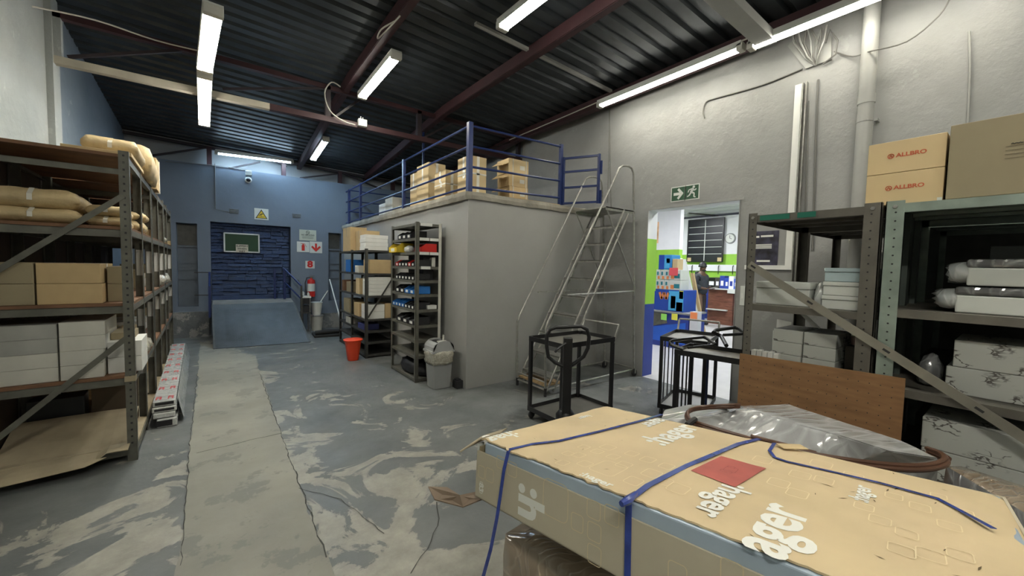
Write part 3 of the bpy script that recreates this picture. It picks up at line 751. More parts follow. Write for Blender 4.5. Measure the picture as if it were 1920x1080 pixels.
# ================================================================ RAMP, RAILS AND FAR WALL THINGS
e = thing('ramp', 'dark chequered steel ramp up to the blue bricked-up opening', 'ramp', (.6, 8.9, 0))
rz_, ry = .66, 9.25
L0, L1 = (-.067, 8.27, 0), (1.367, 8.12, 0); T0, T1 = (-.09, ry, rz_), (1.255, ry, rz_)
mb = MB()
def lerp(a, b, t): return tuple(a[i] + (b[i] - a[i]) * t for i in range(3))
wobj('ramp_plate', MB().prism([L0, L1, T1, T0], (0, 0, .012)), PLATE, e)
mb = MB()
for i in range(1, 42):
    for j in range(1, 26):
        if .20 < i / 42 < 1:
            u, t = i / 42, j / 26; p = Vector(lerp(lerp(L0, L1, u), lerp(T0, T1, u), t)) + Vector((0, 0, .0135)); s_ = 1 if (i + j) % 2 else -1
            d1 = Vector((.008, s_ * .008, s_ * .0048)); d2 = Vector((-.002 * s_, .002, .0012)); mb.face([p - d1 - d2, p + d1 - d2, p + d1 + d2, p - d1 + d2])
o = wobj('tread_pattern', mb, mat('tread_steel', (.065, .07, .072), .4, .3, var=0), e); o['kind'] = 'stuff'
wobj('landing_plate', MB().prism([T0, T1, (1.28, 9.79, .70), (-.09, 9.79, .70)], (0, 0, .014)), mat('landing_concrete', (.20, .19, .175), .8, var=.2), e)
wobj('side_plate', MB().prism([L0, (T0[0], ry, rz_), (T0[0], 9.79, .70), (T0[0], 9.79, 0)], (.02, 0, 0)), PLATE, e)
wobj('side_plate', MB().prism([L1, (T1[0], ry, rz_), (T1[0], 9.79, .70), (T1[0], 9.79, 0)], (-.02, 0, 0)), PLATE, e)
wobj('edge_angle', MB().bar(L0, T0, .03, .03), STEELD, e); wobj('edge_angle', MB().bar(L1, T1, .03, .03), STEELD, e)
e = thing('ramp_rail', 'low blue and grey tube handrail at right of ramp', 'railing', (1.3, 9.6, .70))
P0, P1 = ony(516, 504, 9.6), ony(533, 504, 9.6); Q1 = onx(562, 536, 1.37)
wobj('post', MB().bar((P0.x, 9.72, .715), (P0.x, 9.72, P0.z), .04, .04), BLUEP, e); wobj('post', MB().bar((P1.x, 9.6, .715), (P1.x, 9.6, P1.z), .045, .045), BLUEP, e)
wobj('post', MB().bar((1.40, Q1.y, 0.002), (1.40, Q1.y, Q1.z), .035, .035), STEELD, e)
wobj('handrail', MB().tube([(P1.x, 9.6, P1.z), (1.40, Q1.y, Q1.z)], .017), BLUEP, e, smooth=True)
wobj('mid_rail', MB().tube([(P1.x, 9.6, P1.z - .28), (1.40, Q1.y, Q1.z - .28)], .015), BLUEP, e, smooth=True)
wobj('wall_stay', MB().tube([(1.40, Q1.y, Q1.z), (1.42, 9.79, Q1.z + .1)], .01), STEELD, e)
e = thing('ramp_rail', 'short blue handrail at left of ramp fixed to the wall', 'railing', (-.12, 9.6, .0))
wobj('post', MB().bar((-.13, 9.62, .45), (-.13, 9.62, 1.28), .04, .04), BLUEP, e)
wobj('post', MB().bar((-.13, 9.1, .45), (-.13, 9.1, 1.02), .035, .035), BLUEP, e)
wobj('handrail', MB().tube([(-.13, 9.62, 1.27), (-.13, 9.1, 1.01)], .016), BLUEP, e, smooth=True)
for z in (1.27, .83): wobj('wall_stay', MB().tube([(-.13, 9.62, z), (-.36, 9.70, z), (-.36, 9.795, z)], .009), STEELD, e)

def plaque(name, label, x0, x1, z0, z1, m=SIGNW, y=YF, th=.006, cat='sign', mats2=None):
    e = thing(name, label, cat, ((x0 + x1) / 2, y, (z0 + z1) / 2)); wobj('panel', MB().box(x0, x1, y - th, y - .0005, z0, z1), m, e, bevel=.0015); return e
# sizes read off the far wall plane
def fw(px_, py_): return ony(px_, py_, YF)
a, b = fw(476.5, 390), fw(503.5, 413)
e = plaque('warning_sign', 'square white sign with yellow black slip hazard triangle above blue opening', a.x, b.x, b.z, a.z)
cx, cz, hw = (a.x + b.x) / 2, (a.z + b.z) / 2, (b.x - a.x) / 2
def tri(s_, y): return [(cx - hw * .84 * s_, y, cz - hw * .72 * s_ + hw * .0), (cx + hw * .84 * s_, y, cz - hw * .72 * s_), (cx, y, cz + hw * .78 * s_)]
wobj('triangle_border', MB().prism(tri(1, YF - .0075), (0, .001, 0)), INK, e); wobj('triangle_field', MB().prism([(x, y, z - hw * .06) for x, y, z in tri(.78, YF - .0085)], (0, .001, 0)), YELLOW, e)
m_ = MB(); yy = YF - .0095
for p, q, w_ in (((-.22, -.15), (.12, .02), .07), ((.12, .02), (.24, -.02), .05), ((-.10, -.10), (-.02, -.34), .05), ((-.22, -.15), (-.36, -.30), .05), ((.0, .0), (-.12, .10), .04), ((.02, .02), (.2, .13), .04)):
    m_.bar((cx + p[0] * hw, yy, cz + p[1] * hw), (cx + q[0] * hw, yy, cz + q[1] * hw), w_ * hw * 1.6, .001, (0, 1, 0))
m_.lathe([(.06 * hw, -.0005), (.06 * hw, .0005)], (cx + .25 * hw, yy, cz + .16 * hw), 8, axis='y'); m_.bar((cx - .45 * hw, yy, cz - .44 * hw), (cx + .45 * hw, yy, cz - .44 * hw), .05 * hw, .001, (0, 1, 0))
wobj('falling_figure', m_, INK, e)
# notice board in the opening
YB = 9.895; a, b = ony(419.5, 436, YB), ony(486.5, 474, YB)
e = thing('notice_board', 'green felt notice board in white frame hanging on blue bricks', 'notice board', ((a.x + b.x) / 2, YB, (a.z + b.z) / 2))
wobj('green_felt', MB().box(a.x, b.x, YB, YB + .012, b.z, a.z), GREENB, e)
for nm, bx in (('top', (a.x, b.x, a.z - .02, a.z + .005)), ('bottom', (a.x, b.x, b.z - .005, b.z + .02)), ('left', (a.x - .005, a.x + .02, b.z, a.z)), ('right', (b.x - .02, b.x + .005, b.z, a.z))):
    wobj('frame_bar', MB().box(bx[0], bx[1], YB - .008, YB + .014, bx[2], bx[3]), WHITE, e)
a2, b2 = ony(442, 458, YB), ony(465.5, 473.5, YB)
e = thing('paper_notice', 'cream paper reading slippery when wet on the green board', 'notice', ((a2.x + b2.x) / 2, YB, b2.z)); wobj('paper', MB().box(a2.x, b2.x, YB - .010, YB - .0085, b2.z, a2.z), mat('cream_paper', (.62, .56, .44), .8, var=.03), e)
for k, t_ in enumerate(('SLIPPERY', 'WHEN', 'WET')):
    text(t_, .052, ((a2.x + b2.x) / 2, YB - .0105, a2.z - .035 - k * .055), (1, 0, 0), (0, 0, 1), INK, e, bold=.02)
# vents, camera, fire signs
for k, (p, q) in enumerate((((430, 391), (448, 401)), ((548, 400), (564, 408.5)))):
    a, b = fw(*p), fw(*q); e = plaque('air_vent', ('left', 'right')[k] + ' small grey louvred air brick above the blue opening', a.x, b.x, b.z, a.z, mat('vent_grey', (.12, .13, .14), .7, var=.1), th=.01, cat='vent')
    for j in range(4):
        z = b.z + (a.z - b.z) * (j + .5) / 4; wobj('slat', MB().bar((a.x + .01, YF - .014, z), (b.x - .01, YF - .014, z), .012, .006, (0, .6, 1)), mat('vent_slat', (.22, .24, .25), .6, var=0), e)
a, b = fw(460, 320), fw(472, 330); c = fw(465.5, 338)
e = thing('security_camera', 'white dome security camera under a junction box on the far wall', 'camera', (c.x, YF, c.z))
wobj('junction_box', MB().box(a.x, b.x, YF - .06, YF, b.z, a.z), SIGNW, e, bevel=.006)
wobj('camera_base', MB().lathe([(.05, 0), (.062, -.02), (.060, -.05), (.045, -.06)], (c.x, YF, c.z), 18, axis='y'), SIGNW, e, smooth=True)
wobj('camera_dome', MB().lathe([(.042, -.055), (.040, -.07), (.03, -.088), (.012, -.096)], (c.x, YF, c.z), 16, axis='y'), mat('dome_black', (.02, .02, .025), .08, var=0), e, smooth=True)
e = thing('wall_cable', 'thin grey cable running down beside the left vent and along the far wall', 'cable', (-.28, YF, 3.0))
P = [fw(403, 307), fw(404, 392), fw(430, 398)]; wobj('sheath', MB().tube([p + Vector((0, -.008, 0)) for p in P], .006, 6), WIRE, e)
P = [fw(310, 303), fw(403, 310), fw(462, 318)]; wobj('sheath', MB().tube([p + Vector((0, -.008, 0)) for p in P], .006, 6), WIRE, e)
a, b = fw(561, 430), fw(593, 452)
e = plaque('no_smoking_sign', 'cream no smoking notice with small print above fire signs', a.x, b.x, b.z, a.z, mat('glow_cream', (.50, .53, .44), .5, var=.03))
cx = (a.x + b.x) / 2; zc_ = a.z - .055
wobj('prohibition_ring', MB().tube([(cx + .033 * math.cos(t * math.pi / 8), YF - .0075, zc_ + .033 * math.sin(t * math.pi / 8)) for t in range(16)], .004, 4, closed=True).bar((cx - .024, YF - .0075, zc_ + .024), (cx + .024, YF - .0075, zc_ - .024), .006, .001, (0, 1, 0)).bar((cx - .02, YF - .0076, zc_ - .004), (cx + .02, YF - .0076, zc_ - .004), .007, .001, (0, 1, 0)), INK, e)
text('NO SMOKING', .042, (cx, YF - .0065, a.z - .115), (1, 0, 0), (0, 0, 1), INK, e, bold=.015)
m_ = MB()
for k in range(4): m_.bar((cx - .12 + .01 * (k % 2), YF - .007, a.z - .145 - k * .016), (cx + .12 - .015 * (k % 2), YF - .007, a.z - .145 - k * .016), .004, .0006, (0, 1, 0))
wobj('small_print', m_, INK, e)
a, b = fw(556.5, 452.5), fw(580, 473); e = plaque('fire_sign', 'square sign with red extinguisher symbol on cream', a.x, b.x, b.z, a.z)
cx, cz, s_ = (a.x + b.x) / 2, (a.z + b.z) / 2, (b.x - a.x)
wobj('extinguisher_symbol', MB().box(cx - .12 * s_, cx + .12 * s_, YF - .0078, YF - .0068, cz - .34 * s_, cz + .16 * s_).box(cx - .05 * s_, cx + .05 * s_, YF - .0078, YF - .0068, cz + .16 * s_, cz + .28 * s_).bar((cx - .2 * s_, YF - .0072, cz + .30 * s_), (cx + .16 * s_, YF - .0072, cz + .26 * s_), .04 * s_, .001, (0, 1, 0)).bar((cx + .14 * s_, YF - .0072, cz + .26 * s_), (cx + .27 * s_, YF - .0072, cz - .02 * s_), .03 * s_, .001, (0, 1, 0)), RED, e)
a, b = fw(580.5, 452.5), fw(604, 475); e = plaque('fire_arrow_sign', 'square sign with red arrow pointing down on cream', a.x, b.x, b.z, a.z)
cx, cz, s_ = (a.x + b.x) / 2, (a.z + b.z) / 2, (b.x - a.x); y_ = YF - .0072
wobj('arrow', MB().bar((cx, y_, cz + .34 * s_), (cx, y_, cz - .22 * s_), .16 * s_, .001, (0, 1, 0)).bar((cx - .33 * s_, y_ - .0006, cz + .08 * s_), (cx + .04 * s_, y_ - .0006, cz - .32 * s_), .16 * s_, .001, (0, 1, 0)).bar((cx + .33 * s_, y_ - .0012, cz + .08 * s_), (cx - .04 * s_, y_ - .0012, cz - .32 * s_), .16 * s_, .001, (0, 1, 0)), RED, e)
a, b = fw(572.5, 489), fw(590, 503.5); e = plaque('number_sign', 'small cream sign with red figure 8 above the extinguisher', a.x, b.x, b.z, a.z)
text('8', .19, ((a.x + b.x) / 2, YF - .0065, (a.z + b.z) / 2 + .004), (1, 0, 0), (0, 0, 1), RED, e, bold=.05, sx=1.15)
# fire extinguisher
c = fw(582, 535); yE = YF - .10
e = thing('fire_extinguisher', 'red fire extinguisher with black hose hung on the far wall', 'fire extinguisher', (c.x, yE, c.z - .25))
zb, zt = fw(582, 556).z, fw(582, 523).z
wobj('cylinder', MB().lathe([(.055, zb), (.078, zb + .015), (.080, zb + .04), (.080, zt - .05), (.07, zt - .015), (.03, zt), (.022, zt + .03)], (c.x, yE, 0), 20), RED, e, smooth=True)
wobj('valve', MB().box(c.x - .03, c.x + .03, yE - .02, yE + .02, zt + .025, zt + .06).bar((c.x - .03, yE, zt + .085), (c.x + .07, yE, zt + .07), .02, .008).bar((c.x - .02, yE, zt + .05), (c.x + .06, yE, zt + .035), .02, .008), STEEL, e)
wobj('hose', MB().tube([(c.x - .02, yE, zt + .04), (c.x - .09, yE - .02, zt + .03), (c.x - .125, yE - .03, zt - .08), (c.x - .12, yE - .03, zt - .25), (c.x - .10, yE - .02, zt - .36)], .011, 8), BLACKP, e, smooth=True)
wobj('instruction_label', MB().lathe([(.0805, zt - .27), (.0805, zt - .10)], (c.x, yE, 0), 20), SIGNW, e, smooth=True)
wobj('wall_bracket', MB().box(c.x - .02, c.x + .02, yE + .06, YF, zt - .05, zt - .02), STEEL, e)
# cleaning things right of the ramp
def fl(px_, py_): return onz(px_, py_, 0)
bx, by = 1.50, 9.40
e = thing('cleaning_stand', 'dark tubular cleaning trolley with black boxes between the ramp and extinguisher', 'trolley', (bx, by, 0))
for dx in (-.07, .07):
    for dy in (-.12, .12): wobj('leg', MB().tube([(bx + dx, by + dy, .001), (bx + dx, by + dy, .80)], .012, 6), GALV if dx > 0 else STEELD, e)
wobj('top_tray', MB().box(bx - .09, bx + .09, by - .15, by + .15, .75, .78), WHITE, e); wobj('lower_tray', MB().box(bx - .09, bx + .09, by - .15, by + .15, .42, .44), STEELD, e)
for k, (x0, x1, z0, z1, m_, l) in enumerate(((-.06, .06, .62, .75, BLACKP, 'black drawer box slung under the tray of the cleaning trolley'), (-.06, .06, .441, .58, BLACKP, 'small black box on the lower tray of the cleaning trolley'), (-.07, -.03, .781, .89, WHITE, 'small white bottle on the cleaning trolley'), (.03, .07, .781, .87, OFFW, 'small cream jar on the cleaning trolley'))):
    if k == 0: wobj('drawer_box', MB().box(bx + x0, bx + x1, by - .13, by + .13, z0, z1), m_, e)
    elif k == 1: tag(obj('black_box', MB().box(bx + x0, bx + x1, by - .12, by + .12, z0, z1), m_, bevel=.004), l, 'box')
    else: tag(obj('bottle' if k == 2 else 'jar', MB().lathe([(.022, z0), (.025, z0 + .01), (.025, z1 - .03), (.01, z1 - .015), (.01, z1)], (bx + (x0 + x1) / 2, by - .05, 0), 12), m_, smooth=True), l, 'bottle' if k == 2 else 'jar')
bx, by = 1.745, 9.54
e = thing('mop_wringer', 'grey floor bucket stand below the mop bucket', 'bucket', (bx, by, 0)); wobj('body', MB().lathe([(.10, .0), (.125, .30), (.13, .33)], (bx, by, 0), 12, sq=.6), OFFW, e, smooth=True); wobj('rim', MB().lathe([(.137, .32), (.137, .345)], (bx, by, 0), 12, sq=.6), GREYP, e)
e = thing('mop_bucket', 'pale grey bucket with mop stick standing on the lower bucket', 'bucket', (bx, by, .346)); wobj('body', MB().lathe([(.085, .346), (.12, .60), (.122, .62)], (bx, by, 0), 14), WHITE, e, smooth=True); wobj('rim', MB().lathe([(.128, .61), (.128, .63)], (bx, by, 0), 14), SIGNW, e)
wobj('mop_stick', MB().tube([(bx - .05, by, .42), (bx + .24, by + .03, .88)], .011, 6), SIGNW, e)
e = thing('floor_mat_pile', 'black rolled matting lying on floor by the ramp', 'mat', (1.78, 8.75, 0))
v = MB(); v.prism([(1.52, 8.55, .001), (2.02, 8.50, .001), (2.10, 8.8, .001), (1.95, 9.02, .001), (1.55, 9.0, .001)], (0, 0, .05)); wobj('flat_mat', v, RUBBER, e, bevel=.01)
wobj('mat_roll', MB().tube([(1.55, 8.62, .09), (1.78, 8.60, .10), (2.02, 8.62, .09)], [.045, .05, .045], 10), RUBBER, e, smooth=True)
e = thing('broom_stick', 'white broom handle leaning beside the far wall niche', 'broom', (2.0, 9.3, 0)); wobj('stick', MB().tube([ony(618, 524, 9.72), ony(638, 598, 8.7)], .013, 8), WHITE, e); a = ony(638, 598, 8.7); wobj('stick_end', MB().tube([a, (a.x + .02, a.y - .02, .03)], .013, 8), WHITE, e)
# ================================================================ MIDDLE RACKS against the block
def rack(label, x0, x1, y0, y1, H_, lv, m=STEELD, endwhite=False, label_cards=None, ymid=None, pw=.042, brace=None, thk=.03, solid_side=None):
    e = thing('shelving_rack', label, 'shelving', ((x0 + x1) / 2, (y0 + y1) / 2, 0))
    ys = [y0, y1] + ([ymid] if ymid else [])
    for y in ys:
        for x, sx in ((x0, 1), (x1, -1)):
            sy = 1 if y <= y0 + .01 else -1
            mm = OFFW if (endwhite and x == x1 and y == y0) else m
            o = wobj('post', Lpost(x, y, .0, H_, sx, sy, pw, pw), [mm, INK], e)
            if mm is OFFW: o['label'] = 'peeling white painted post'
    for k, z in enumerate(lv):
        s_ = wobj('shelf', MB().box(x0 + .003, x1 - .003, y0 + .003, y1 - .003, z - .004, z).box(x0 + .002, x0 + .004, y0, y1, z - thk, z).box(x1 - .004, x1 - .002, y0, y1, z - thk, z).box(x0, x1, y0 + .002, y0 + .005, z - thk, z).box(x0, x1, y1 - .005, y1 - .002, z - thk, z), m, e)
        if label_cards and k in label_cards:
            for a, b in label_cards[k]: c = obj('label_strip', MB(), WHITE, s_); bpy.data.objects.remove(c); c = wobj('label_strip', MB().box(a, b, y0 - .0015, y0 + .001, z - thk + .001, z + .004), WHITE, s_)
    if brace:
        for a, b in brace: wobj('diagonal_brace', MB().bar(a, b, .025, .004, (0, 1, 0)), m, e)
    return e
# Q: farther rack with cartons
QX0, QX1, QY0, QY1 = 1.85, 2.30, 6.29, 7.95; QL = [.05, .25, .43, .62, .995, 1.35, 1.72]
rack('dark steel rack of cartons farther along the block, white boxes in it', QX0, QX1, QY0, QY1, 1.74, QL, STEELD, ymid=7.13, brace=[((QX0 + .04, QY0 - .004, .65), (QX1 + .0, QY0 - .004, 1.30))])
Z = lambda k: QL[k] + .001
carton('large brown carton on top of the carton rack at its far end', (2.0, 7.45, Z(6)), (.28, .5, .42), CARD, group=None)
carton('brown carton on top of the carton rack, beside white boxes', (2.08, 6.95, Z(6)), (.30, .36, .34), CARD, group=None)
for k in range(4): carton(('bottom', 'second', 'third', 'top')[k] + ' white flat box on top of the carton rack', (2.05 + .006 * (k % 2), 6.52, Z(6) + k * .062), (.36, .30, .060), WHITE, seam=False, group='white boxes on the carton rack', name='white_box')
carton('brown printed carton under the top shelf of the carton rack', (2.10, 6.47, Z(5)), (.36, .32, .22), CARD)
for k in range(5): carton(('bottom', 'second', 'third', 'fourth', 'top')[k] + ' white flat box of the five inside the carton rack', (2.09, 6.47, Z(4) + k * .060), (.37, .32, .058), WHITE, seam=False, group='white boxes inside the carton rack', name='white_box')
for k in range(2): carton(('lower', 'upper')[k] + ' white box beside the brown carton, low in the carton rack', (2.02, 6.46, Z(3) + k * .115), (.28, .30, .113), WHITE, seam=False, group='pair of white boxes low in the carton rack', name='white_box')
carton('brown carton at the right of the two low white boxes', (2.225, 6.47, Z(3)), (.11, .3, .24), CARD, seam=False)
for k, (y, z, sy, h, m_, l) in enumerate(((6.85, 5, .20, .12, OFFW, 'grey white'), (7.40, 5, .3, .22, BLUEB, 'blue'), (6.80, 4, .20, .26, CARDL, 'pale brown'), (7.35, 4, .3, .18, CARDG, 'dull brown'), (6.85, 3, .3, .22, CARD, 'brown'), (7.5, 3, .4, .24, CARDG, 'tall dull brown'), (6.6, 2, .35, .09, mat('navy_print', (.05, .06, .2), .5), 'navy'), (7.4, 2, .3, .1, OFFW, 'off white'), (7.75, 4, .15, .2, WOOD, 'dark brown'))):
    carton('%s carton on aisle side of the carton rack, shelf %s' % (l, ('', '', 'third from the floor', 'fourth from the floor', 'fifth from the floor', 'sixth from the floor')[z]), (1.99, y, Z(z)), (.24, sy, h), m_, seam=False, group='goods on the aisle side of the carton rack')
# P: nearer rack with bins
PX0, PX1, PY0, PY1 = 1.985, 2.335, 4.645, 5.52; PL = [.045, .335, .54, .728, .93, 1.125, 1.305, 1.48, 1.663, 1.841, 2.025]
rack('tall narrow dark rack of parts bins beside the swing bin', PX0, PX1, PY0, PY1, 2.04, PL, STEEL, True, {10: [(2.04, 2.20)], 9: [(2.03, 2.16), (2.17, 2.29)], 8: [(2.03, 2.16), (2.17, 2.29)], 7: [(2.05, 2.18)]}, thk=.034)
BINB = BLACKP
def bin_(label, x, y, z, m_, w_=.105, d=.22, h=.085, group=None):
    e = thing('parts_bin', label, 'bin', (x, y, z), 0, group); t = .004
    mb = MB().box(0, d, -w_ / 2, w_ / 2, 0, t).box(d - t, d, -w_ / 2, w_ / 2, 0, h)
    for s_ in (-1, 1):
        yy = s_ * w_ / 2; mb.prism([(0, yy, 0), (d, yy, 0), (d, yy, h), (.07, yy, h), (0, yy, h * .55)], (0, -s_ * t, 0))
    mb.box(0, t, -w_ / 2, w_ / 2, 0, h * .55); obj('bin_body', mb, m_, e)
    obj('label_card', MB().box(-.0015, 0, -w_ * .22, w_ * .22, h * .12, h * .45), WHITE, e)
    obj('fittings', MB().mesh([(.02, -w_ / 2 + .006, h * .5), (d - .01, -w_ / 2 + .006, h * .8), (d - .01, w_ / 2 - .006, h * .75), (.02, w_ / 2 - .006, h * .45), (.02, -w_ / 2 + .006, .006), (d - .01, -w_ / 2 + .006, .006), (d - .01, w_ / 2 - .006, .006), (.02, w_ / 2 - .006, .006)], [(0, 1, 2, 3), (0, 3, 7, 4), (2, 1, 5, 6), (1, 0, 4, 5), (3, 2, 6, 7)]), WIREM, e)['kind'] = 'stuff'
    return e
WIREM = mat('fittings', (.12, .12, .12), .5, .4, var=.8, vscale=90)
shelf_names = {9: 'top bin shelf', 7: 'third bin shelf down', 6: 'fourth bin shelf down', 5: 'fifth bin shelf down', 4: 'sixth bin shelf down', 3: 'seventh bin shelf down'}
ordn = ('nearest', 'second', 'third', 'fourth', 'fifth', 'sixth', 'seventh')
for li, cols, w_ in ((9, 'KKK', .15), (7, 'KRKKKR', .105), (6, 'KKKKKK', .105), (5, 'BBKK', .16), (4, 'KKKBBBB', .105), (3, 'KKK', .20)):
    for k, c in enumerate(cols):
        nm = {'K': 'black', 'R': 'red', 'B': 'blue'}[c]; y = PY0 + .06 + w_ / 2 + k * (w_ + .006) + (.12 if li == 9 else 0)
        if y + w_ / 2 > PY1 - .02: continue
        bin_('%s parts bin, %s one on the %s' % (nm, ordn[k], shelf_names[li]), PX0 + .004, y, PL[li] + .001, {'K': BINB, 'R': RED, 'B': BLUEB}[c], w_, group='parts bins in the narrow rack', h=.10 if w_ > .12 else .085)
def blob(name, label, cat, c, dim, m_, seed=0, amp=.25, group=None):
    e = thing(name, label, cat, c, 0, group); mb = MB()
    mb.lathe([(.55, 0), (.92, .1), (1, .35), (.9, .7), (.55, .95), (.2, 1.0)], n=16)
    mb.v = [(x * dim[0] / 2 * (1 + amp * noise.noise(Vector((x * 2 + seed, y * 2, z * 2)))), y * dim[1] / 2 * (1 + amp * noise.noise(Vector((x * 2, y * 2 + seed, z * 2)))), z * dim[2] * (1 + (amp * noise.noise(Vector((x * 2, y * 2, z * 2 + seed))) if z > 0 else 0))) for x, y, z in mb.v]
    obj('body', mb, m_, e, smooth='all'); return e
bin_('yellow parts bin sticking out on the second shelf', PX0 - .05, 5.33, PL[8] + .001, YELLOW, .30, .24, .13)
bin_('red parts bin behind the front post on the second shelf', PX0 + .07, 4.76, PL[8] + .001, RED, .20, .22, .11)
blob('plastic_bag', 'small white plastic bag between yellow and red bins', 'bag', (PX0 + .07, 5.03, PL[8] + .001), (.14, .18, .09), WRAPL, 3)
bin_('blue open bin across the front of the fifth shelf', PX0 + .06, 4.70, PL[5] + .101, BLUEB, .06, .22, .001) if False else None
carton('black case standing at the back of the upper rack shelves', (2.20, 5.0, PL[7] + .001), (.14, .5, .15), BLACKP, seam=False, cat='case', name='dark_case')
carton('black case standing at the back of the middle rack shelf', (2.20, 5.0, PL[6] + .001), (.14, .5, .14), BLACKP, seam=False, cat='case', name='dark_case')
carton('white label box lying on the sixth bin shelf by the front post', (2.22, 4.72, PL[4] + .001), (.13, .1, .05), WHITE, seam=False, name='white_box')
carton('white box at the front corner of the third bin shelf', (2.245, 4.75, PL[7] + .001), (.05, .12, .12), OFFW, seam=False, name='white_box')
blob('bag', 'black bag of goods lying on the bottom shelf of the bin rack', 'bag', (2.15, 5.05, PL[0] + .001), (.32, .72, .20), BLACKP, 9, .35)
# white tags
# swing bin
bx, by = 2.17, 4.36
e = thing('swing_bin', 'grey swing-top waste bin with clear bag hanging over rim', 'bin', (bx, by, 0))
wobj('bin_body', MB().lathe([(.105, .0), (.112, .006), (.135, .40), (.138, .42)], (bx, by, 0), 24, sq=.72), GREYP, e, smooth=True)
v = MB().lathe([(.140, .30), (.150, .33), (.147, .38), (.156, .42), (.149, .455), (.143, .46)], (bx, by, 0), 36, sq=.72)
v.v = [(bx + (x - bx) * (1 + .06 * noise.noise(Vector((x * 25, y * 25, z * 12)))), by + (y - by) * (1 + .06 * noise.noise(Vector((x * 25 + 5, y * 25, z * 12)))), z + .018 * noise.noise(Vector((x * 18, y * 18, 0)))) for x, y, z in v.v]
wobj('bin_bag', v, BAG, e, smooth='all')
# swing hood: arched sides with dark flap
mb = MB(); n = 10; pro = [(-.14 * math.cos(math.pi * k / n), .455 + .135 * math.sin(math.pi * k / n) ** .7) for k in range(n + 1)]
for s_ in (-1, 1): mb.prism([(bx + u, by + s_ * .135, z) for u, z in pro], (0, -s_ * .022, 0))
mb.prism([(bx + u, by - .135, z) for u, z in pro[:4]] , (0, .27, 0)); mb.prism([(bx + u, by - .135, z) for u, z in pro[-4:]], (0, .27, 0)); mb.box(bx - .147, bx + .147, by - .14, by + .14, .445, .47)
wobj('swing_hood', mb, mat('bin_hood_grey', (.33, .335, .33), .4, var=.04), e)
wobj('dark_opening', MB().prism([(bx + u * .78, by - .11, z - .018) for u, z in pro[2:-2]], (0, .22, 0)), BLACKP, e)
tag(obj('paper_scrap', MB().box(-.05, .06, -.02, .02, 0, .01).box(.02, .035, -.01, .01, 0, .08), OFFW), 'white paper scrap sticking out of the swing bin', 'paper').location = (bx, by - .06, .572)
# red bucket
e = thing('red_bucket', 'orange red plastic bucket on floor in front of the carton rack', 'bucket', (1.665, 6.30, 0))
wobj('body', MB().lathe([(.075, .001), (.08, .01), (.12, .31), (.125, .32)], (1.665, 6.30, 0), 20, sq=.3), ORANGE, e, smooth=True); wobj('rim', MB().lathe([(.135, .305), (.14, .325), (.128, .33)], (1.665, 6.30, 0), 20, sq=.3), ORANGE, e, smooth=True)
e = thing('black_block', 'small black door stop block against the foot of the block wall', 'block', (2.33, 4.25, 0)); wobj('body', MB().box(2.30, 2.385, 4.13, 4.24, .001, .10).box(2.31, 2.37, 4.15, 4.22, .10, .115), BLACKP, e, bevel=.006)

# ================================================================ ON THE MEZZANINE
ZS = 2.388
def mc(label, pl, pr_, ytop, depth, m=CARDL, y=None, x=None, **k):
    pass
g = 'cartons on the mezzanine'
MZ = [
 ('white box at the far left edge of the mezzanine', 2.52, 2.64, 7.36, 7.70, .24, WHITE, None),
 ('white and brown carton near the second blue post', 2.52, 2.74, 6.96, 7.34, .30, OFFW, None),
 ('slim brown carton at left of the tallest carton', 2.53, 2.74, 5.92, 6.18, .55, CARDL, WTAPE),
 ('tallest brown carton standing behind the left railing', 2.52, 2.80, 5.47, 5.89, .62, CARDL, WTAPE),
 ('short brown carton with white tape between tall ones', 2.52, 2.72, 4.92, 5.26, .41, CARDL, WTAPE),
 ('brown carton behind the corner post of the railing', 2.52, 2.77, 4.28, 4.58, .47, CARDL, WTAPE)]
for l, x0, x1, y0, y1, h, m_, tp in MZ:
    e = carton(l, ((x0 + x1) / 2, (y0 + y1) / 2, ZS + .02), (x1 - x0, y1 - y0, h), m_, seam=tp is not None, tape=tp or TAPE, group=None)
    if tp is not None:
        dx, dy = (x1 - x0) / 2, (y1 - y0) / 2
        t = MB().box(-dx - .002, -dx - .001, -dy, dy, h * .52, h * .56).box(-dx, dx, -dy - .002, -dy - .001, h * .52, h * .56).box(-.02, .02, -dy - .002, -dy - .001, 0, h); obj('cross_tape', t, tp, e)
for o in [q for q in bpy.data.objects if q.get('label', '').startswith(('brown carton behind the corner post', 'short brown carton with white tape'))]:
    big = o['label'].startswith('brown'); y = 4.36 if big else 5.0
    text('3' if big else '2', .13 if big else .10, (2.5185, y + .05, ZS + (.27 if big else .24)), (0, -1, 0), (0, 0, 1), WINK, o, bold=.06, lift=.002)
# stack of three cartons by the front railing
for k, (x0, w_, h, l) in enumerate(((3.12, .31, .17, 'bottom'), (3.11, .31, .17, 'middle'), (3.10, .33, .19, 'top'))):
    c = (x0 + w_ / 2, 4.38, ZS + .02 + sum((.171, .171, .19)[:k]))
    e = carton(l + ' brown carton of the leaning stack behind the front railing', c, (w_, .28, h), CARD if k < 2 else CARDL, rz=-.03, seam=False, group='leaning carton stack on the mezzanine')
    obj('label_card', MB().box(.02, .10, -.1425, -.141, h * .3, h * .6), OFFW, e)
    t = MB(); 
    for a in (-.10, .12): t.box(a, a + .012, -.143, -.141, 0, h)
    obj('strapping', t, OFFW, e)
obj_fl = thing('carton_flaps', 'open tan cardboard flaps sticking out of the leaning stack', 'cardboard', (3.06, 4.38, ZS))
for z0 in (.14, .31, .48): wobj('flap', MB().prism([(3.09, 4.25, ZS + z0), (3.0, 4.25, ZS + z0 - .04), (3.0, 4.50, ZS + z0 - .02), (3.09, 4.50, ZS + z0 + .04)], (0, 0, .006)), CARD, obj_fl)
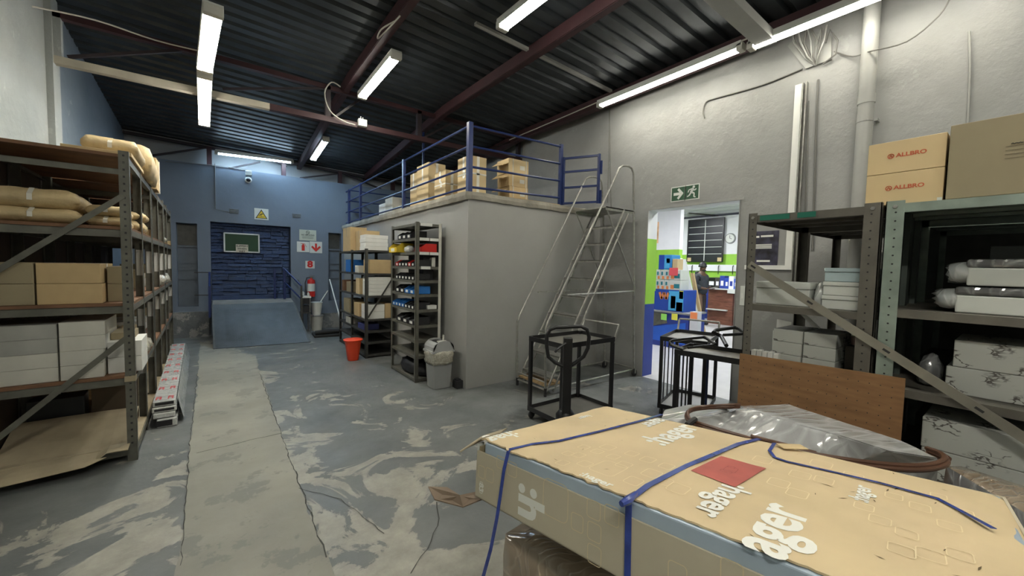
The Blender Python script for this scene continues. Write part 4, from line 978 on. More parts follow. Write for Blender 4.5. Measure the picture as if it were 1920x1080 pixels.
# loose planks along the slab edge
for k, (y0, y1, x, z_) in enumerate(((4.2, 5.1, 2.41, 0), (4.9, 5.9, 2.45, .0), (5.9, 6.7, 2.42, .0), (6.6, 7.6, 2.44, 0))):
    y0 += .02 if k else 0
    o = obj('plank', MB().prism([(x, y0, ZS), (x + .07, y0 + .02, ZS), (x + .075, y1 - .04 - .12 * (k == 1), ZS), (x - .01, y1 - .06 - .12 * (k == 1), ZS)], (0, 0, .018)), WOODL); tag(o, ('nearest', 'second', 'third', 'farthest')[k] + ' rough timber plank lying along the left edge of the mezzanine slab', 'plank', 'planks on the slab edge')
o = obj('board', MB().prism([(3.0, 4.10, ZS), (3.9, 4.09, ZS), (3.85, 4.20, ZS), (3.0, 4.22, ZS)], (0, 0, .012)), WOODL); tag(o, 'thin rough board lying along the front edge of the mezzanine', 'plank')

# blue guard rail round the mezzanine
e = thing('guard_rail', 'blue four-bar guard rail round the edge of the mezzanine', 'railing', (2.42, 4.12, 2.386))
zl = [2.45, 2.69, 2.93, 3.17]; cx, cy = 2.43, 4.13
wobj('corner_post', MB().box(cx - .03, cx + .03, cy - .03, cy + .03, 2.387, 3.21), BLUEP, e, bevel=.003)
for y in (6.2, 8.6, 9.5): wobj('post', MB().box(cx - .022, cx + .022, y - .022, y + .022, 2.387, 3.19), BLUEP, e)
wobj('tall_post', MB().box(cx + .5, cx + .53, 6.6, 6.63, 2.387, 3.85), BLUEP, e)
PXE = 3.93
wobj('post', MB().box(PXE - .022, PXE + .022, cy - .022, cy + .022, 2.387, 3.25), BLUEP, e)
for z in zl:
    wobj('rail', MB().tube([(cx, cy, z), (cx, 9.75, z)], .015, 8), BLUEP, e, smooth=True)
    wobj('rail', MB().tube([(cx, cy, z), (PXE, cy, z + .05)], .015, 8), BLUEP, e, smooth=True)
    wobj('rail', MB().tube([(cx, 9.5, z), (4.7, 9.5, z)], .013, 6), BLUEP, e, smooth=True)
e = thing('guard_gate', 'blue swing gate of the guard rail open above ladder', 'gate', (PXE, cy, 2.386))
ge = Vector((4.20, 3.66, 0)); gs = Vector((PXE + .03, cy - .03, 0))
for z in (2.42, 2.64, 2.86, 3.05): wobj('rail', MB().bar(gs + Vector((0, 0, z)), ge + Vector((0, 0, z)), .028, .028), BLUEP, e)
for p in (gs, ge): wobj('gate_post', MB().bar(p + Vector((0, 0, 2.40)), p + Vector((0, 0, 3.07)), .03, .03), BLUEP, e)
wobj('latch', MB().bar(ge + Vector((.03, -.02, 2.40)), ge + Vector((.03, -.02, 2.58)), .02, .02), BLUEP, e); wobj('latch', MB().bar(ge + Vector((.03, -.02, 2.80)), ge + Vector((.03, -.02, 2.98)), .02, .02), BLUEP, e)

# ================================================================ MOBILE STEPS
e = thing('mobile_steps', 'galvanised mobile warehouse steps with looped handrails against the block', 'ladder', (3.8, 3.6, 0))
Yn, Yf_ = 3.33, 3.86
def GT(name, pts, r=.014, n=8): return wobj(name, MB().tube(pts, r, n), GALV, e, smooth=True)
def arc(p, q, bulge, n=6): return [tuple(Vector(p).lerp(Vector(q), k / n) + Vector(bulge) * math.sin(math.pi * k / n)) for k in range(n + 1)]
zs = [.21, .44, .675, .91, 1.145, 1.375, 1.61, 1.84, 2.073]; xs = lambda z: 3.05 + (z - .09) * (4.22 - 3.05) / (2.07 - .09)
for y in (Yn, Yf_):
    GT('stringer', [(xs(.04), y, .04), (xs(2.30), y, 2.30)], .013); GT('stringer', [(xs(.04) + .12, y, .04), (xs(2.25) + .11, y, 2.25)], .013)
for z in zs:
    wobj('tread', MB().box(xs(z) - .03, xs(z) + .15, Yn + .012, Yf_ - .012, z - .006, z).box(xs(z) - .03, xs(z) - .026, Yn + .012, Yf_ - .012, z - .028, z), GALV, e)
wobj('platform', MB().box(3.98, 4.56, Yn, Yf_, 2.285, 2.30).box(3.98, 4.56, Yn, Yn + .004, 2.255, 2.30).box(3.98, 4.56, Yf_ - .004, Yf_, 2.255, 2.30), GALV, e)
for y, s_ in ((Yn, 0), (Yf_, 1)):
    GT('rear_leg', [(4.56, y, 2.29), (4.70, y, .10)], .014)
    top = [(3.02, y, .10), (3.005, y, .80), (3.03, y, .87), (4.18, y, 2.76), (4.22, y, 2.82), (4.29, y, 2.86), (4.40, y, 2.875), (4.48, y, 2.86), (4.525, y, 2.80), (4.56, y, 2.31)]
    if s_: top = [(3.02, y, .10), (3.0, y, .82), (3.04, y, .90), (4.10, y, 2.66), (4.16, y, 2.76), (4.24, y, 2.80), (4.36, y, 2.815), (4.46, y, 2.80), (4.51, y, 2.74), (4.56, y, 2.31)]
    GT('handrail', top, .013); GT('side_stay', [(3.33, y, 1.18), (4.63, y, 1.20)], .011)
    GT('base_rail', [(3.02, y, .08), (4.70, y, .09)], .012); GT('cross_stay', [(4.0, y, 2.26), (4.66, y, 1.22)], .010)
GT('cross_tube', [(3.02, Yn, .08), (3.02, Yf_, .08)], .012); GT('cross_tube', [(4.70, Yn, .10), (4.70, Yf_, .10)], .012); GT('cross_tube', [(3.02, Yn, .17), (3.02, Yf_, .17)], .010)
wobj('base_tread', MB().box(3.03, 3.30, Yn + .014, Yf_ - .014, .112, .13), WOODL, e)
for x, y in ((4.70, Yn), (4.70, Yf_)):
    c = wobj('castor', MB().lathe([(.042, -.014), (.05, -.01), (.05, .01), (.042, .014)], (x - .02, y - .02, .051), 14, axis='y'), RUBBER, e, smooth=True)
    wobj('castor_fork', MB().box(x - .035, x - .005, y - .042, y - .036, .04, .11).box(x - .035, x - .005, y - .004, y + .002, .04, .11), GALV, e)
for y in (Yn, Yf_): wobj('foot', MB().lathe([(.016, .002), (.018, .01), (.018, .10)], (3.02, y, 0), 8), RUBBER, e)

# ================================================================ RIGHT WALL FITTINGS
def rw(px_, py_): return onx(px_, py_, XR)
# exit signs
for nm, lab, p, q in (('exit_arrow_sign', 'green and white sign with white arrow pointing right', (1259, 354), (1285, 382)), ('exit_running_sign', 'green and white emergency exit running figure sign', (1285, 350), (1311, 379))):
    a, b = rw(*p), rw(*q); z1, z0 = a.z, b.z
    if nm == 'exit_arrow_sign': z1e, z0e = 2.575, 2.385
    else: z1e, z0e = 2.575, 2.385
    e = thing(nm, lab + ' above the doorway', 'sign', (XR, (a.y + b.y) / 2, 2.48)); wobj('panel', MB().box(XR - .006, XR - .0005, b.y, a.y, z0e, z1e), SIGNW, e)
    m_ = .012; wobj('green_field', MB().box(XR - .008, XR - .006, b.y + m_, a.y - m_, z0e + m_, z1e - m_), SIGNG, e)
    cy_, cz_ = (a.y + b.y) / 2, 2.48; X_ = XR - .0095; h = .07; g_ = MB(); U = (1, 0, 0)
    if 'arrow' in nm:
        g_.bar((X_, cy_ + .06, cz_), (X_, cy_ - .03, cz_), .035, .001, U); g_.bar((X_ - .0008, cy_ + .0, cz_ + .062), (X_ - .0008, cy_ - .062, cz_ - .006), .03, .001, U); g_.bar((X_ - .0016, cy_ + .0, cz_ - .062), (X_ - .0016, cy_ - .062, cz_ + .006), .03, .001, U)
    else:
        g_.lathe([(.016, -.0006), (.016, .0006)], (X_, cy_ - .022, cz_ + .062), 10, axis='x')
        for p0, p1, w_ in (((-.015, .045), (.012, -.005), .032), ((-.0, .035), (-.035, .018), .014), ((-.035, .018), (-.055, .035), .013), ((.005, .04), (.04, .03), .014), ((.04, .03), (.05, .0), .013), ((.01, -.005), (-.03, -.015), .018), ((-.03, -.015), (-.028, -.062), .016), ((.012, -.005), (.035, -.04), .018), ((.035, -.04), (.062, -.05), .014), ((-.03, -.064), (-.05, -.064), .012)):
            g_.bar((X_ , cy_ + p0[0], cz_ + p0[1]), (X_, cy_ + p1[0], cz_ + p1[1]), w_, .001, U)
    wobj('arrow' if 'arrow' in nm else 'running_figure', g_, SIGNW, e)
# drain pipe
e = thing('drain_pipe', 'thick grey painted drain pipe up the right wall behind the boxes', 'pipe', (4.66, 1.006, 0))
wobj('pipe', MB().tube([(4.66, .985, .01), (4.66, .985, 3.93)], .058, 20), PIPE, e, smooth=True)
wobj('joint_collar', MB().tube([(4.66, .985, 3.02), (4.66, .985, 3.10)], .063, 20), PIPE, e, smooth=True)
wobj('pipe_bracket', MB().tube([(4.66, .985, 2.86), (4.66, .985, 2.875)], .061, 20).box(4.66, 4.745, .90, .925, 2.855, 2.88), PIPE, e)
# trunking with notice frame corner
e = thing('wall_trunking', 'white square trunking running up the right wall with open channel', 'conduit', (XR, 1.53, 1.7))
wobj('trunking', MB().box(XR - .035, XR - .001, 1.50, 1.56, 1.53, 3.40), TRUNK, e); wobj('trunking', MB().box(XR - .035, XR - .001, 1.56, 1.95, 1.53, 1.575), TRUNK, e)
wobj('open_channel', MB().box(XR - .05, XR - .001, 1.455, 1.462, 1.2, 3.40).box(XR - .05, XR - .001, 1.485, 1.492, 1.2, 3.40).box(XR - .008, XR - .001, 1.462, 1.485, 1.2, 3.40), GALV, e)
def cable(label, pts, r=.007, m_=WIRE, sub=4, wob=.0, name='wall_cable', cat='cable'):
    P = [Vector(p) for p in pts]; out = []
    for i in range(len(P) - 1):
        p0, p1, p2, p3 = P[max(i - 1, 0)], P[i], P[i + 1], P[min(i + 2, len(P) - 1)]
        for k in range(sub):
            t = k / sub; out.append(.5 * ((2 * p1) + (-p0 + p2) * t + (2 * p0 - 5 * p1 + 4 * p2 - p3) * t * t + (-p0 + 3 * p1 - 3 * p2 + p3) * t ** 3))
    out.append(P[-1])
    c = sum(out, Vector()) / len(out); o = thing(name, label, cat, out[0]); wobj('sheath', MB().tube(out, r, 6), m_, o, smooth=True); return o
W_ = lambda *ps: [rw(x, y) + Vector((-.012, 0, 0)) for x, y in ps]
cable('grey cable hanging in a hook on the right wall above the doorway', W_((1322, 222), (1319, 210), (1325, 192), (1345, 184), (1430, 160), (1505, 130)), .008)
cable('dark thin cable beside the trunking, left one', W_((1517, 190), (1514, 300), (1508, 470)), .006)
cable('dark thin cable beside the trunking, right one', W_((1535, 150), (1531, 250), (1524, 470)), .009)
cable('thin cable crossing the drain pipe', [rw(1565, 98) + Vector((-.02, 0, 0)), rw(1600, 108) + Vector((-.03, 0, 0)), onx(1632, 96, 4.595), onx(1700, 78, 4.6), onx(1760, 30, 4.65), onx(1785, -10, 4.70)], .006)
cable('vertical black-headed conduit cable at upper right wall', W_((1818, 60), (1819, 130), (1817, 190), (1813, 260)), .008, PIPE)
cable('long straight cable down the wall beside the steps', W_((1143, 205), (1145, 300), (1147, 400)), .006)
cable('thin black cable on the block front beside the ladder', [(4.735, 3.95, 3.9), (4.735, 3.94, 3.0), (4.735, 3.93, 2.5)], .005)
cable('white cable drooping from the truss to a junction box', [(1.42, 6.0, 3.98), (1.30, 5.98, 4.0), (1.22, 6.02, 3.85), (1.28, 6.0, 3.62), (1.45, 6.0, 3.52), (1.62, 6.0, 3.50)], .009, WWIRE)
cable('white cable looping along the roof beam near the middle batten', [onz(740, 40, 3.9), onz(715, 55, 3.88), onz(708, 72, 3.86), onz(722, 60, 3.88), onz(750, 30, 3.9)], .008, WWIRE)
cable('pale cable strung under the left roof', [ony(60, 12, 5.6), ony(180, 38, 5.8), ony(290, 75, 6.0), ony(372, 95, 6.0)], .008, WWIRE)
cable('white cable run along the eaves beam above the right battens', [(4.38, 6.0, 3.86), (4.38, 4.4, 3.87), (4.40, 3.2, 3.90), (4.40, 1.8, 3.90)], .008, WWIRE)
e = thing('junction_box', 'white junction box on the truss chord near the middle', 'junction box', (1.72, 5.99, 3.45)); wobj('box_body', MB().box(1.66, 1.78, 5.97, 6.04, 3.50, 3.60).box(1.69, 1.70, 5.99, 6.0, 3.6, 3.64).box(1.72, 1.73, 5.99, 6.0, 3.6, 3.63), SIGNW, e, bevel=.004)
# tangle of conduit bracket and cables under the right roof corner
e = thing('bracket_tangle', 'grey steel bracket with tangled cables high on the right wall', 'bracket', (4.6, 1.45, 3.5))
A_ = rw(1505, 125); B_ = rw(1545, 118)
wobj('plate', MB().prism([rw(1478, 88) + Vector((-.02, 0, 0)), rw(1512, 130) + Vector((-.02, 0, 0)), rw(1560, 112) + Vector((-.02, 0, 0)), rw(1560, 70) + Vector((-.02, 0, 0)), rw(1500, 60) + Vector((-.02, 0, 0))], (.015, 0, 0)), PIPE, e)
random.seed(11)
for k in range(9):
    x = 1488 + k * 9; o = -.05 - .02 * (k % 3)
    pts = [rw(x + random.uniform(-6, 6), 55 + random.uniform(-4, 8)) + Vector((o, 0, 0)), rw(x + random.uniform(-8, 8), 85) + Vector((o - .03, 0, 0)), rw(1528 + (x - 1528) * .35, 112) + Vector((o, 0, 0)), rw(1532, 124) + Vector((-.03, 0, 0))]
    wobj('cable', MB().tube(pts, .007 if k % 3 else .011, 6), WIRE if k % 2 else PIPE, e, smooth=True)
wobj('cable', MB().tube([rw(1545, 122) + Vector((-.03, 0, 0)), rw(1570, 105) + Vector((-.05, 0, 0)), rw(1574, 80) + Vector((-.06, 0, 0)), rw(1560, 60) + Vector((-.06, 0, 0)), rw(1552, 85) + Vector((-.06, 0, 0))], .008, 6), WIRE, e, smooth=True)
# ================================================================ SHOP BEYOND THE DOORWAY
XS = 12.4; ZC = 3.0
st = struct('floor_shop', MB().box(XB, XS, .4, 9.4, -.1, -.001).box(XR, XB, DY0, DY1, -.1, .001), TILE)
G0, G1 = onx(1388, 495, XS).z, 1.02
GT_ = onx(1330, 477, XS).z
for nm, bx in (('wall_shop_back', (XS, XS + .1, .3, 9.4)), ('wall_shop_left', (9.2, 9.3, None, 9.4)), ('wall_shop_side', None), ('wall_shop_right', None)):
    mb = MB()
    if nm == 'wall_shop_back': q = lambda z0, z1, m_: mb.box(XS, XS + .1, .3, 9.4, z0, z1, m_)
    elif nm == 'wall_shop_left': Yc = onx(1274, 460, 9.2).y; q = lambda z0, z1, m_: mb.box(9.2, 9.35, Yc, 9.4, z0, z1, m_)
    elif nm == 'wall_shop_side': q = lambda z0, z1, m_: mb.box(XB, XS, 9.4, 9.5, z0, z1, m_)
    else: q = lambda z0, z1, m_: mb.box(XB, XS, .3, .4, z0, z1, m_)
    q(0, .95, 2); q(.95, GT_, 1); q(GT_, 3.2, 0); struct(nm, mb, [SHOPW, SHOPG, SHOPB])
ZC = onx(1330, 403, XS).z
cs = struct('ceiling_shop', MB().box(XB, XS, .3, 9.5, ZC, ZC + .05), mat('ceiling_tile', (.62, .62, .62), .8, var=.03))
for i in range(1, 12): obj('ceiling_grid_bar', MB().box(XB + .62 * i, XB + .62 * i + .03, .4, 9.4, ZC - .008, ZC), mat('grid_grey', (.35, .35, .35), .5, var=0), cs)
LITE = mat('shop_light', (1, 1, 1), .5, var=0, emit=(.95, .97, 1), es=22)
for k, (x, y, l) in enumerate(((9.6, 3.85, 'square ceiling light panel in the shop, near the right jamb'), (7.0, 5.2, 'ceiling light panel in the shop over the display'), (6.3, 2.6, 'ceiling light panel in the shop just behind the wall'), (10.4, 6.6, 'ceiling light panel in the shop at its far left'))):
    e = thing('ceiling_panel_light', l, 'ceiling light', (x, y, ZC - .03), 0, 'shop ceiling lights'); wobj('light_frame', MB().box(x - .31, x + .31, y - .31, y + .31, ZC - .022, ZC - .009), SIGNW, e); wobj('diffuser', MB().box(x - .28, x + .28, y - .28, y + .28, ZC - .028, ZC - .0225), LITE, e)
e = thing('ceiling_louvre', 'dark louvred grille in the shop ceiling above the solar panel', 'vent', (10.6, 4.6, ZC - .03))
a, b = onz(1304, 404, ZC - .01), onz(1358, 411, ZC - .01)
for k in range(9):
    f_ = k / 8; p = onz(1306 + 40 * f_, 403 + 3 * f_, ZC - .02); wobj('louvre', MB().bar(p + Vector((-.5, .0, 0)), p + Vector((.5, -.3, 0)), .07, .012), STEEL, e)
def shop(px0, px1, y0, y1, X, dep, m_, name, label, cat='box', bev=.006, group=None, parts=None):
    a, b = onx(px0, y0, X), onx(px1, y1, X)
    o = thing(name, label, cat, (X + dep / 2, (a.y + b.y) / 2, b.z), 0, group)
    wobj('body', MB().box(X, X + dep, b.y, a.y, b.z, a.z), m_, o, bevel=bev); o_ = (X, a.y, b.y, b.z, a.z)
    return o, o_
# solar panel
X_ = XS - .10; a, b = onx(1293, 412, X_), onx(1352, 489, X_)
e = thing('solar_panel', 'large black solar panel with white grid lines mounted on shop wall', 'solar panel', (X_, (a.y + b.y) / 2, b.z))
zt_, zb_ = a.z - .05, b.z
wobj('cell_glass', MB().box(X_, X_ + .03, b.y, a.y, zb_, zt_), mat('solar_glass', (.008, .009, .014), .4, var=.2), e); wobj('frame', MB().box(X_ - .01, X_ + .04, a.y, a.y + .04, zb_ - .04, zt_ + .04).box(X_ - .01, X_ + .04, b.y - .04, b.y, zb_ - .04, zt_ + .04).box(X_ - .01, X_ + .04, b.y, a.y, zt_, zt_ + .04).box(X_ - .01, X_ + .04, b.y, a.y, zb_ - .04, zb_), BLACK, e)
wobj('grid_line', MB().box(X_ - .004, X_, (a.y + b.y) / 2 - .012, (a.y + b.y) / 2 + .012, zb_, zt_), SIGNW, e)
for k in range(1, 6): z = zb_ + (zt_ - zb_) * k / 6; wobj('grid_line', MB().box(X_ - .003, X_, b.y, a.y, z - .008, z + .008), SIGNW, e)
for y in (a.y - .05, b.y + .05): wobj('corner_protector', MB().box(X_ - .012, X_, y - .06, y + .06, zb_ - .02, zb_ + .10), CARDL, e)
p = onx(1369.5, 447, XS); e = thing('wall_clock', 'small round white clock with dark rim on shop wall', 'clock', (XS, p.y, p.z)); wobj('clock_rim', MB().lathe([(.15, -.04), (.16, -.001)], (XS, p.y, p.z), 20, axis='x'), GREYP, e); wobj('clock_face', MB().lathe([(.125, -.044), (.125, -.040)], (XS, p.y, p.z), 20, axis='x'), WHITE, e)
wobj('clock_hand', MB().bar((XS - .046, p.y, p.z), (XS - .046, p.y, p.z + .09), .012, .001, (1, 0, 0)), INK, e); wobj('clock_hand', MB().bar((XS - .046, p.y, p.z), (XS - .046, p.y - .06, p.z - .02), .012, .001, (1, 0, 0)), INK, e)
a, b = onx(1287, 496, XS), onx(1396, 506, XS)
e = thing('wall_raceway', 'white horizontal cable raceway with hooks along shop wall', 'raceway', (XS, (a.y + b.y) / 2, b.z)); wobj('channel', MB().box(XS - .06, XS - .001, b.y - .6, a.y, b.z - .05, a.z), SHOPW, e)
for k in range(5): y = a.y - .25 - k * .42; wobj('hook', MB().tube([(XS - .07, y, a.z - .02), (XS - .11, y, a.z - .06), (XS - .10, y, b.z - .15)], .012, 5), BLACK, e)
# red-brown counter unit
XCt = 11.3; a, b = onx(1327, 541, XCt), onx(1373, 608, XCt)
e = thing('display_counter', 'red brown timber counter unit with white shelf in shop', 'counter', (XCt + .3, (a.y + b.y) / 2, 0))
y0_, y1_ = onx(1372, 560, XCt).y, onx(1327, 560, XCt).y; zt_ = .985
wobj('side_panel', MB().box(XCt, XCt + .62, y0_ - .03, y0_, .0, zt_), REDWOOD, e); wobj('back_panel', MB().box(XCt + .55, XCt + .6, y0_, y1_, 0, zt_), REDWOOD, e); wobj('front_panel', MB().box(XCt + .02, XCt + .05, y0_, y1_, .0, zt_ - .001), REDWOOD, e)
wobj('shelf', MB().box(XCt - .08, XCt + .018, y0_ + .1, y1_, .40, .43), SIGNW, e); wobj('counter_top', MB().box(XCt - .05, XCt + .65, y0_ - .9, y1_, zt_, zt_ + .03), SIGNW, e); wobj('side_shelf', MB().box(XCt + .1, XCt + .6, y0_ - .9, y0_ - .03, .42, .45), SIGNW, e); wobj('side_panel', MB().box(XCt, XCt + .6, y0_ - .93, y0_ - .9, 0, zt_), REDWOOD, e)
zt_ += .0305
BX_ = [(1328, 1340, 520, BLACK, 'black speaker-like box'), (1341, 1349, 520, STEELD, 'dark device box'), (1350, 1358, 517, SHOPB, 'blue product box'), (1359, 1366, 521, mat('deep_blue_box', (.02, .06, .38), .5), 'deep blue box'), (1367, 1375, 518, SHOPW, 'white and blue product box'), (1376, 1384, 523, mat('mid_blue_box', (.06, .12, .5), .5), 'mid blue box')]
for k, (x0, x1, yt, m_, l) in enumerate(BX_):
    a, b = onx(x0, yt, XCt + .1), onx(x1, 541, XCt + .1); o = thing('product_box', l + ' on the red brown counter, %s from the left' % ordn[k].replace('nearest', 'first'), 'box', (XCt + .2, (a.y + b.y) / 2, zt_), 0, 'product boxes on the counter')
    wobj('body', MB().box(XCt + .1, XCt + .35, b.y, a.y, zt_, a.z), m_, o, bevel=.004); wobj('front_label', MB().box(XCt + .097, XCt + .0995, b.y + .03, a.y - .03, zt_ + .08, (zt_ + a.z) / 2 + .04), SHOPW if m_ is not SHOPW else SHOPB, o)
e = thing('paper_label', 'white price card on the front edge of the counter', 'label', (XCt - .05, y0_ - .05, .97)); wobj('card', MB().box(XCt - .056, XCt - .051, y0_ - .12, y0_ + .10, .90, 1.01), SIGNW, e)
carton('blue patterned carton standing under the counter at right', (XCt + .3, y0_ - .45, .001), (.4, .6, .38), mat('blue_print', (.10, .18, .35), .6, var=.5, vscale=12), seam=False)
# front display with stacked product boxes
XD = 7.0
a, b = onx(1229, 587, XD), onx(1292, 700, XD); bz = .70
e = thing('display_stand', 'blue and grey display counter with coloured tags in the shop', 'counter', (XD + .3, 4.0, 0))
ya_, yb_ = onx(1222, 600, XD).y, onx(1291, 600, XD).y
wobj('body', MB().box(XD, XD + .6, yb_, ya_, 0, bz - .03), SHOPB, e, bevel=.005); wobj('counter_top', MB().box(XD - .03, XD + .62, yb_ - .02, ya_, bz - .03, bz), GREYP, e)
wobj('light_blue_panel', MB().prism([(XD - .004, ya_, .10), (XD - .004, yb_ + .05, .10), (XD - .004, yb_ + .05, .52), (XD - .004, ya_, .36)], (-.003, 0, 0)), mat('bright_blue_panel', (.02, .12, .60), .4, var=.05), e); wobj('grey_panel', MB().prism([(XD - .009, ya_, .37), (XD - .009, ya_ - .35, .47), (XD - .009, ya_ - .30, .66), (XD - .009, ya_, .66)], (-.003, 0, 0)), STEEL, e)
for k, (px_, m_, l) in enumerate(((1247, mat('tag_green', (.35, .80, .15), .7, var=0), 'green'), (1267, mat('tag_yellow', (.85, .80, .10), .7, var=0), 'yellow'))):
    p = onx(px_, 594, XD); wobj('tag', MB().box(XD - .045, XD - .041, p.y - .06, p.y + .06, p.z - .06, p.z + .06), m_, e, label=l + ' square tag')
e = thing('leaflet_holder', 'clear white holder with orange tag beside the blue display', 'holder', (XD + .1, onx(1300, 600, XD).y, 0)); p0, p1 = onx(1294, 584, XD), onx(1308, 619, XD)
wobj('holder', MB().box(XD, XD + .12, p1.y, p0.y, 0.001, p0.z), mat('clear_holder', (.62, .62, .66), .25, var=.05), e); wobj('tag', MB().box(XD - .004, XD - .001, p1.y + .02, p0.y - .01, p0.z - .13, p0.z - .01), mat('tag_orange', (.90, .28, .10), .7, var=0), e, label='orange tag')
def dispbox(px0, px1, py0, z0, z1, m_, label, x=XD + .05, dep=.3, art=None, group=None):
    a, b = onx(px0, 550, x), onx(px1, 550, x); o = thing('product_box', label, 'box', (x + dep / 2, (a.y + b.y) / 2, z0), 0, group)
    wobj('body', MB().box(x, x + dep, b.y, a.y, z0 + .001, z1), m_, o, bevel=.004)
    for (u0, u1, v0, v1, mm) in art or []: wobj('print', MB().box(x - .003, x - .0005, b.y + (a.y - b.y) * (1 - u1), b.y + (a.y - b.y) * (1 - u0), z0 + (z1 - z0) * v0, z0 + (z1 - z0) * v1), mm, o)
    return o
LBL = mat('light_blue_print', (.08, .42, .75), .5, var=.05); ORG = mat('orange_print', (.75, .25, .08), .5, var=0); TEAL = mat('teal_print', (.02, .20, .25), .5, var=0)
zB = bz + .001
e = dispbox(1229, 1283, 545, zB, 1.12, mat('royal_blue_box', (.02, .07, .40), .45, var=.05), 'large blue appliance box at the bottom of the shop display pile', dep=.45, art=[(.48, .98, .05, .95, LBL), (.56, .72, .15, .72, SIGNW), (.60, .68, .25, .62, TEAL), (.75, .96, .05, .45, mat('skin_print', (.65, .35, .22), .5, var=0)), (.84, .97, .62, .98, MATS['tag_yellow'])])
for s_ in (.22, .38): wobj('v_emblem', MB().bar((XD + .048, onx(1229 + 54 * s_ - 4, 550, XD + .05).y, 1.06), (XD + .048, onx(1229 + 54 * s_, 550, XD + .05).y, .93), .05, .002, (1, 0, 0)).bar((XD + .048, onx(1229 + 54 * s_ + 4, 550, XD + .05).y, 1.06), (XD + .048, onx(1229 + 54 * s_, 550, XD + .05).y, .93), .05, .002, (1, 0, 0)), ORG, e)
for r_ in range(2):
    z0 = 1.121 + r_ * .195
    for k, (x0, x1) in enumerate(((1229, 1236), (1236.5, 1244.5), (1245, 1253), (1253.5, 1275))):
        dispbox(x0, x1, 0, z0, z0 + .190, SIGNW, ('lower', 'upper')[r_] + ' row white and orange product box, %s from the left in the shop display' % ordn[k].replace('nearest', 'first'), dep=.3, group='small product boxes in the shop display',
                art=[(.25, .65, .45, .80, TEAL), (.45, .95, .04, .35, ORG)] if k < 3 else [(.15, .45, .1, .5, ORG), (.45, .92, .18, .62, TEAL)])
dispbox(1233, 1257, 0, 1.511, 1.80, mat('sky_box', (.04, .25, .60), .45, var=.05), 'tall blue appliance box on the top of the shop display pile', art=[(.0, .42, 0, 1, MATS['royal_blue_box']), (.45, .85, .1, .75, LBL), (.6, .85, .45, .78, TEAL)])
dispbox(1258.5, 1268, 0, 1.511, 1.72, CARDL, 'small brown carton on the top of the shop display pile', dep=.2)
e = thing('sticker', 'red square tag on the upper row of the shop display', 'label', (XD, 4.0, 1.5)); p = onx(1263, 510, XD + .04); wobj('card', MB().box(XD + .036, XD + .040, p.y - .09, p.y + .09, p.z - .07, p.z + .08), mat('tag_red', (.75, .10, .12), .7, var=0), e)
for k, (a, b, c, d, m_, l) in enumerate((((1277, 486), (1300, 588), .10, .16, SIGNW, 'long white board leaning against the display pile, front one'), ((1268, 484), (1290, 586), .10, .16, WHITE, 'long white board leaning against the display pile, rear one'), ((1291, 512), (1306, 590), .12, .07, CARD, 'long thin brown board leaning at the right of the white boards'))):
    X2 = 7.75 + .02 * (1 - k if k < 2 else 3); p0, p1 = onx(*a, X2), onx(*b, X2); p1 = p0 + (p1 - p0) * ((p0.z - .002) / (p0.z - p1.z))
    if k < 2 or k == 2:
        o = obj('board', MB().prism([(X2, p1.y - d / 2, p1.z), (X2, p0.y - d / 2, p0.z), (X2, p0.y + d / 2, p0.z), (X2, p1.y + d / 2, p1.z)], (.05 if k != 1 else .03, 0, 0)), m_); 
        if k == 1: o.data.transform(Matrix.Translation((.08, 0, 0)))
        if k == 2: o.data.transform(Matrix.Translation((.12, 0, 0)))
        tag(o, l, 'board')
tag(obj('poster', MB().box(9.19, 9.199, onx(1233, 410, 9.2).y - .05, onx(1233, 410, 9.2).y + .2, 2.2, 2.75), mat('orange_poster', (.75, .45, .25), .6, var=.4, vscale=6)), 'orange and white poster at the left edge of the doorway view', 'poster')
# dark poster on the right wall behind the rack
Xq = XR; a, b = onx(1409, 436, Xq), onx(1460, 501, Xq)
yb2, ya2 = onx(1459, 470, Xq).y, onx(1410, 470, Xq).y; z1_, z0_ = onx(1440, 433, Xq).z, onx(1440, 499, Xq).z
e = thing('dark_poster', 'dark navy poster with white lines of print on wall behind rack', 'poster', (Xq, (yb2 + ya2) / 2, z0_)); wobj('sheet', MB().box(Xq - .006, Xq - .0005, yb2, ya2, z0_, z1_), mat('navy_smoke', (.030, .028, .05), .45, var=1.2, vscale=9), e)
m_ = MB()
for z in (.50, .535, .57, .605): m_.box(Xq - .0075, Xq - .0065, yb2 + .06, ya2 - .03, z0_ + (z1_ - z0_) * z, z0_ + (z1_ - z0_) * z + .008)
wobj('print_lines', m_, WINK, e)
text('UNDER RESPECT', .035, (Xq - .007, (yb2 + ya2) / 2 + .01, z1_ - .055), (0, -1, 0), (0, 0, 1), WINK, e, bold=.03) if False else wobj('heading_line', MB().box(Xq - .0075, Xq - .0065, yb2 + .05, yb2 + .17, z1_ - .065, z1_ - .045).box(Xq - .0075, Xq - .0065, yb2 + .185, ya2 - .03, z1_ - .070, z1_ - .050), WINK, e)
wobj('footer_line', MB().box(Xq - .0075, Xq - .0065, yb2 + .07, yb2 + .2, z0_ + .045, z0_ + .065), WINK, e)
e = thing('light_switch', 'white switch plate at the right jamb of doorway', 'switch', (XR, 1.98, 1.2)); wobj('plate', MB().box(XR - .012, XR - .001, 1.94, 1.99, 1.12, 1.34), SIGNW, e, bevel=.003); wobj('rocker', MB().box(XR - .016, XR - .012, 1.955, 1.975, 1.2, 1.26), WHITE, e)

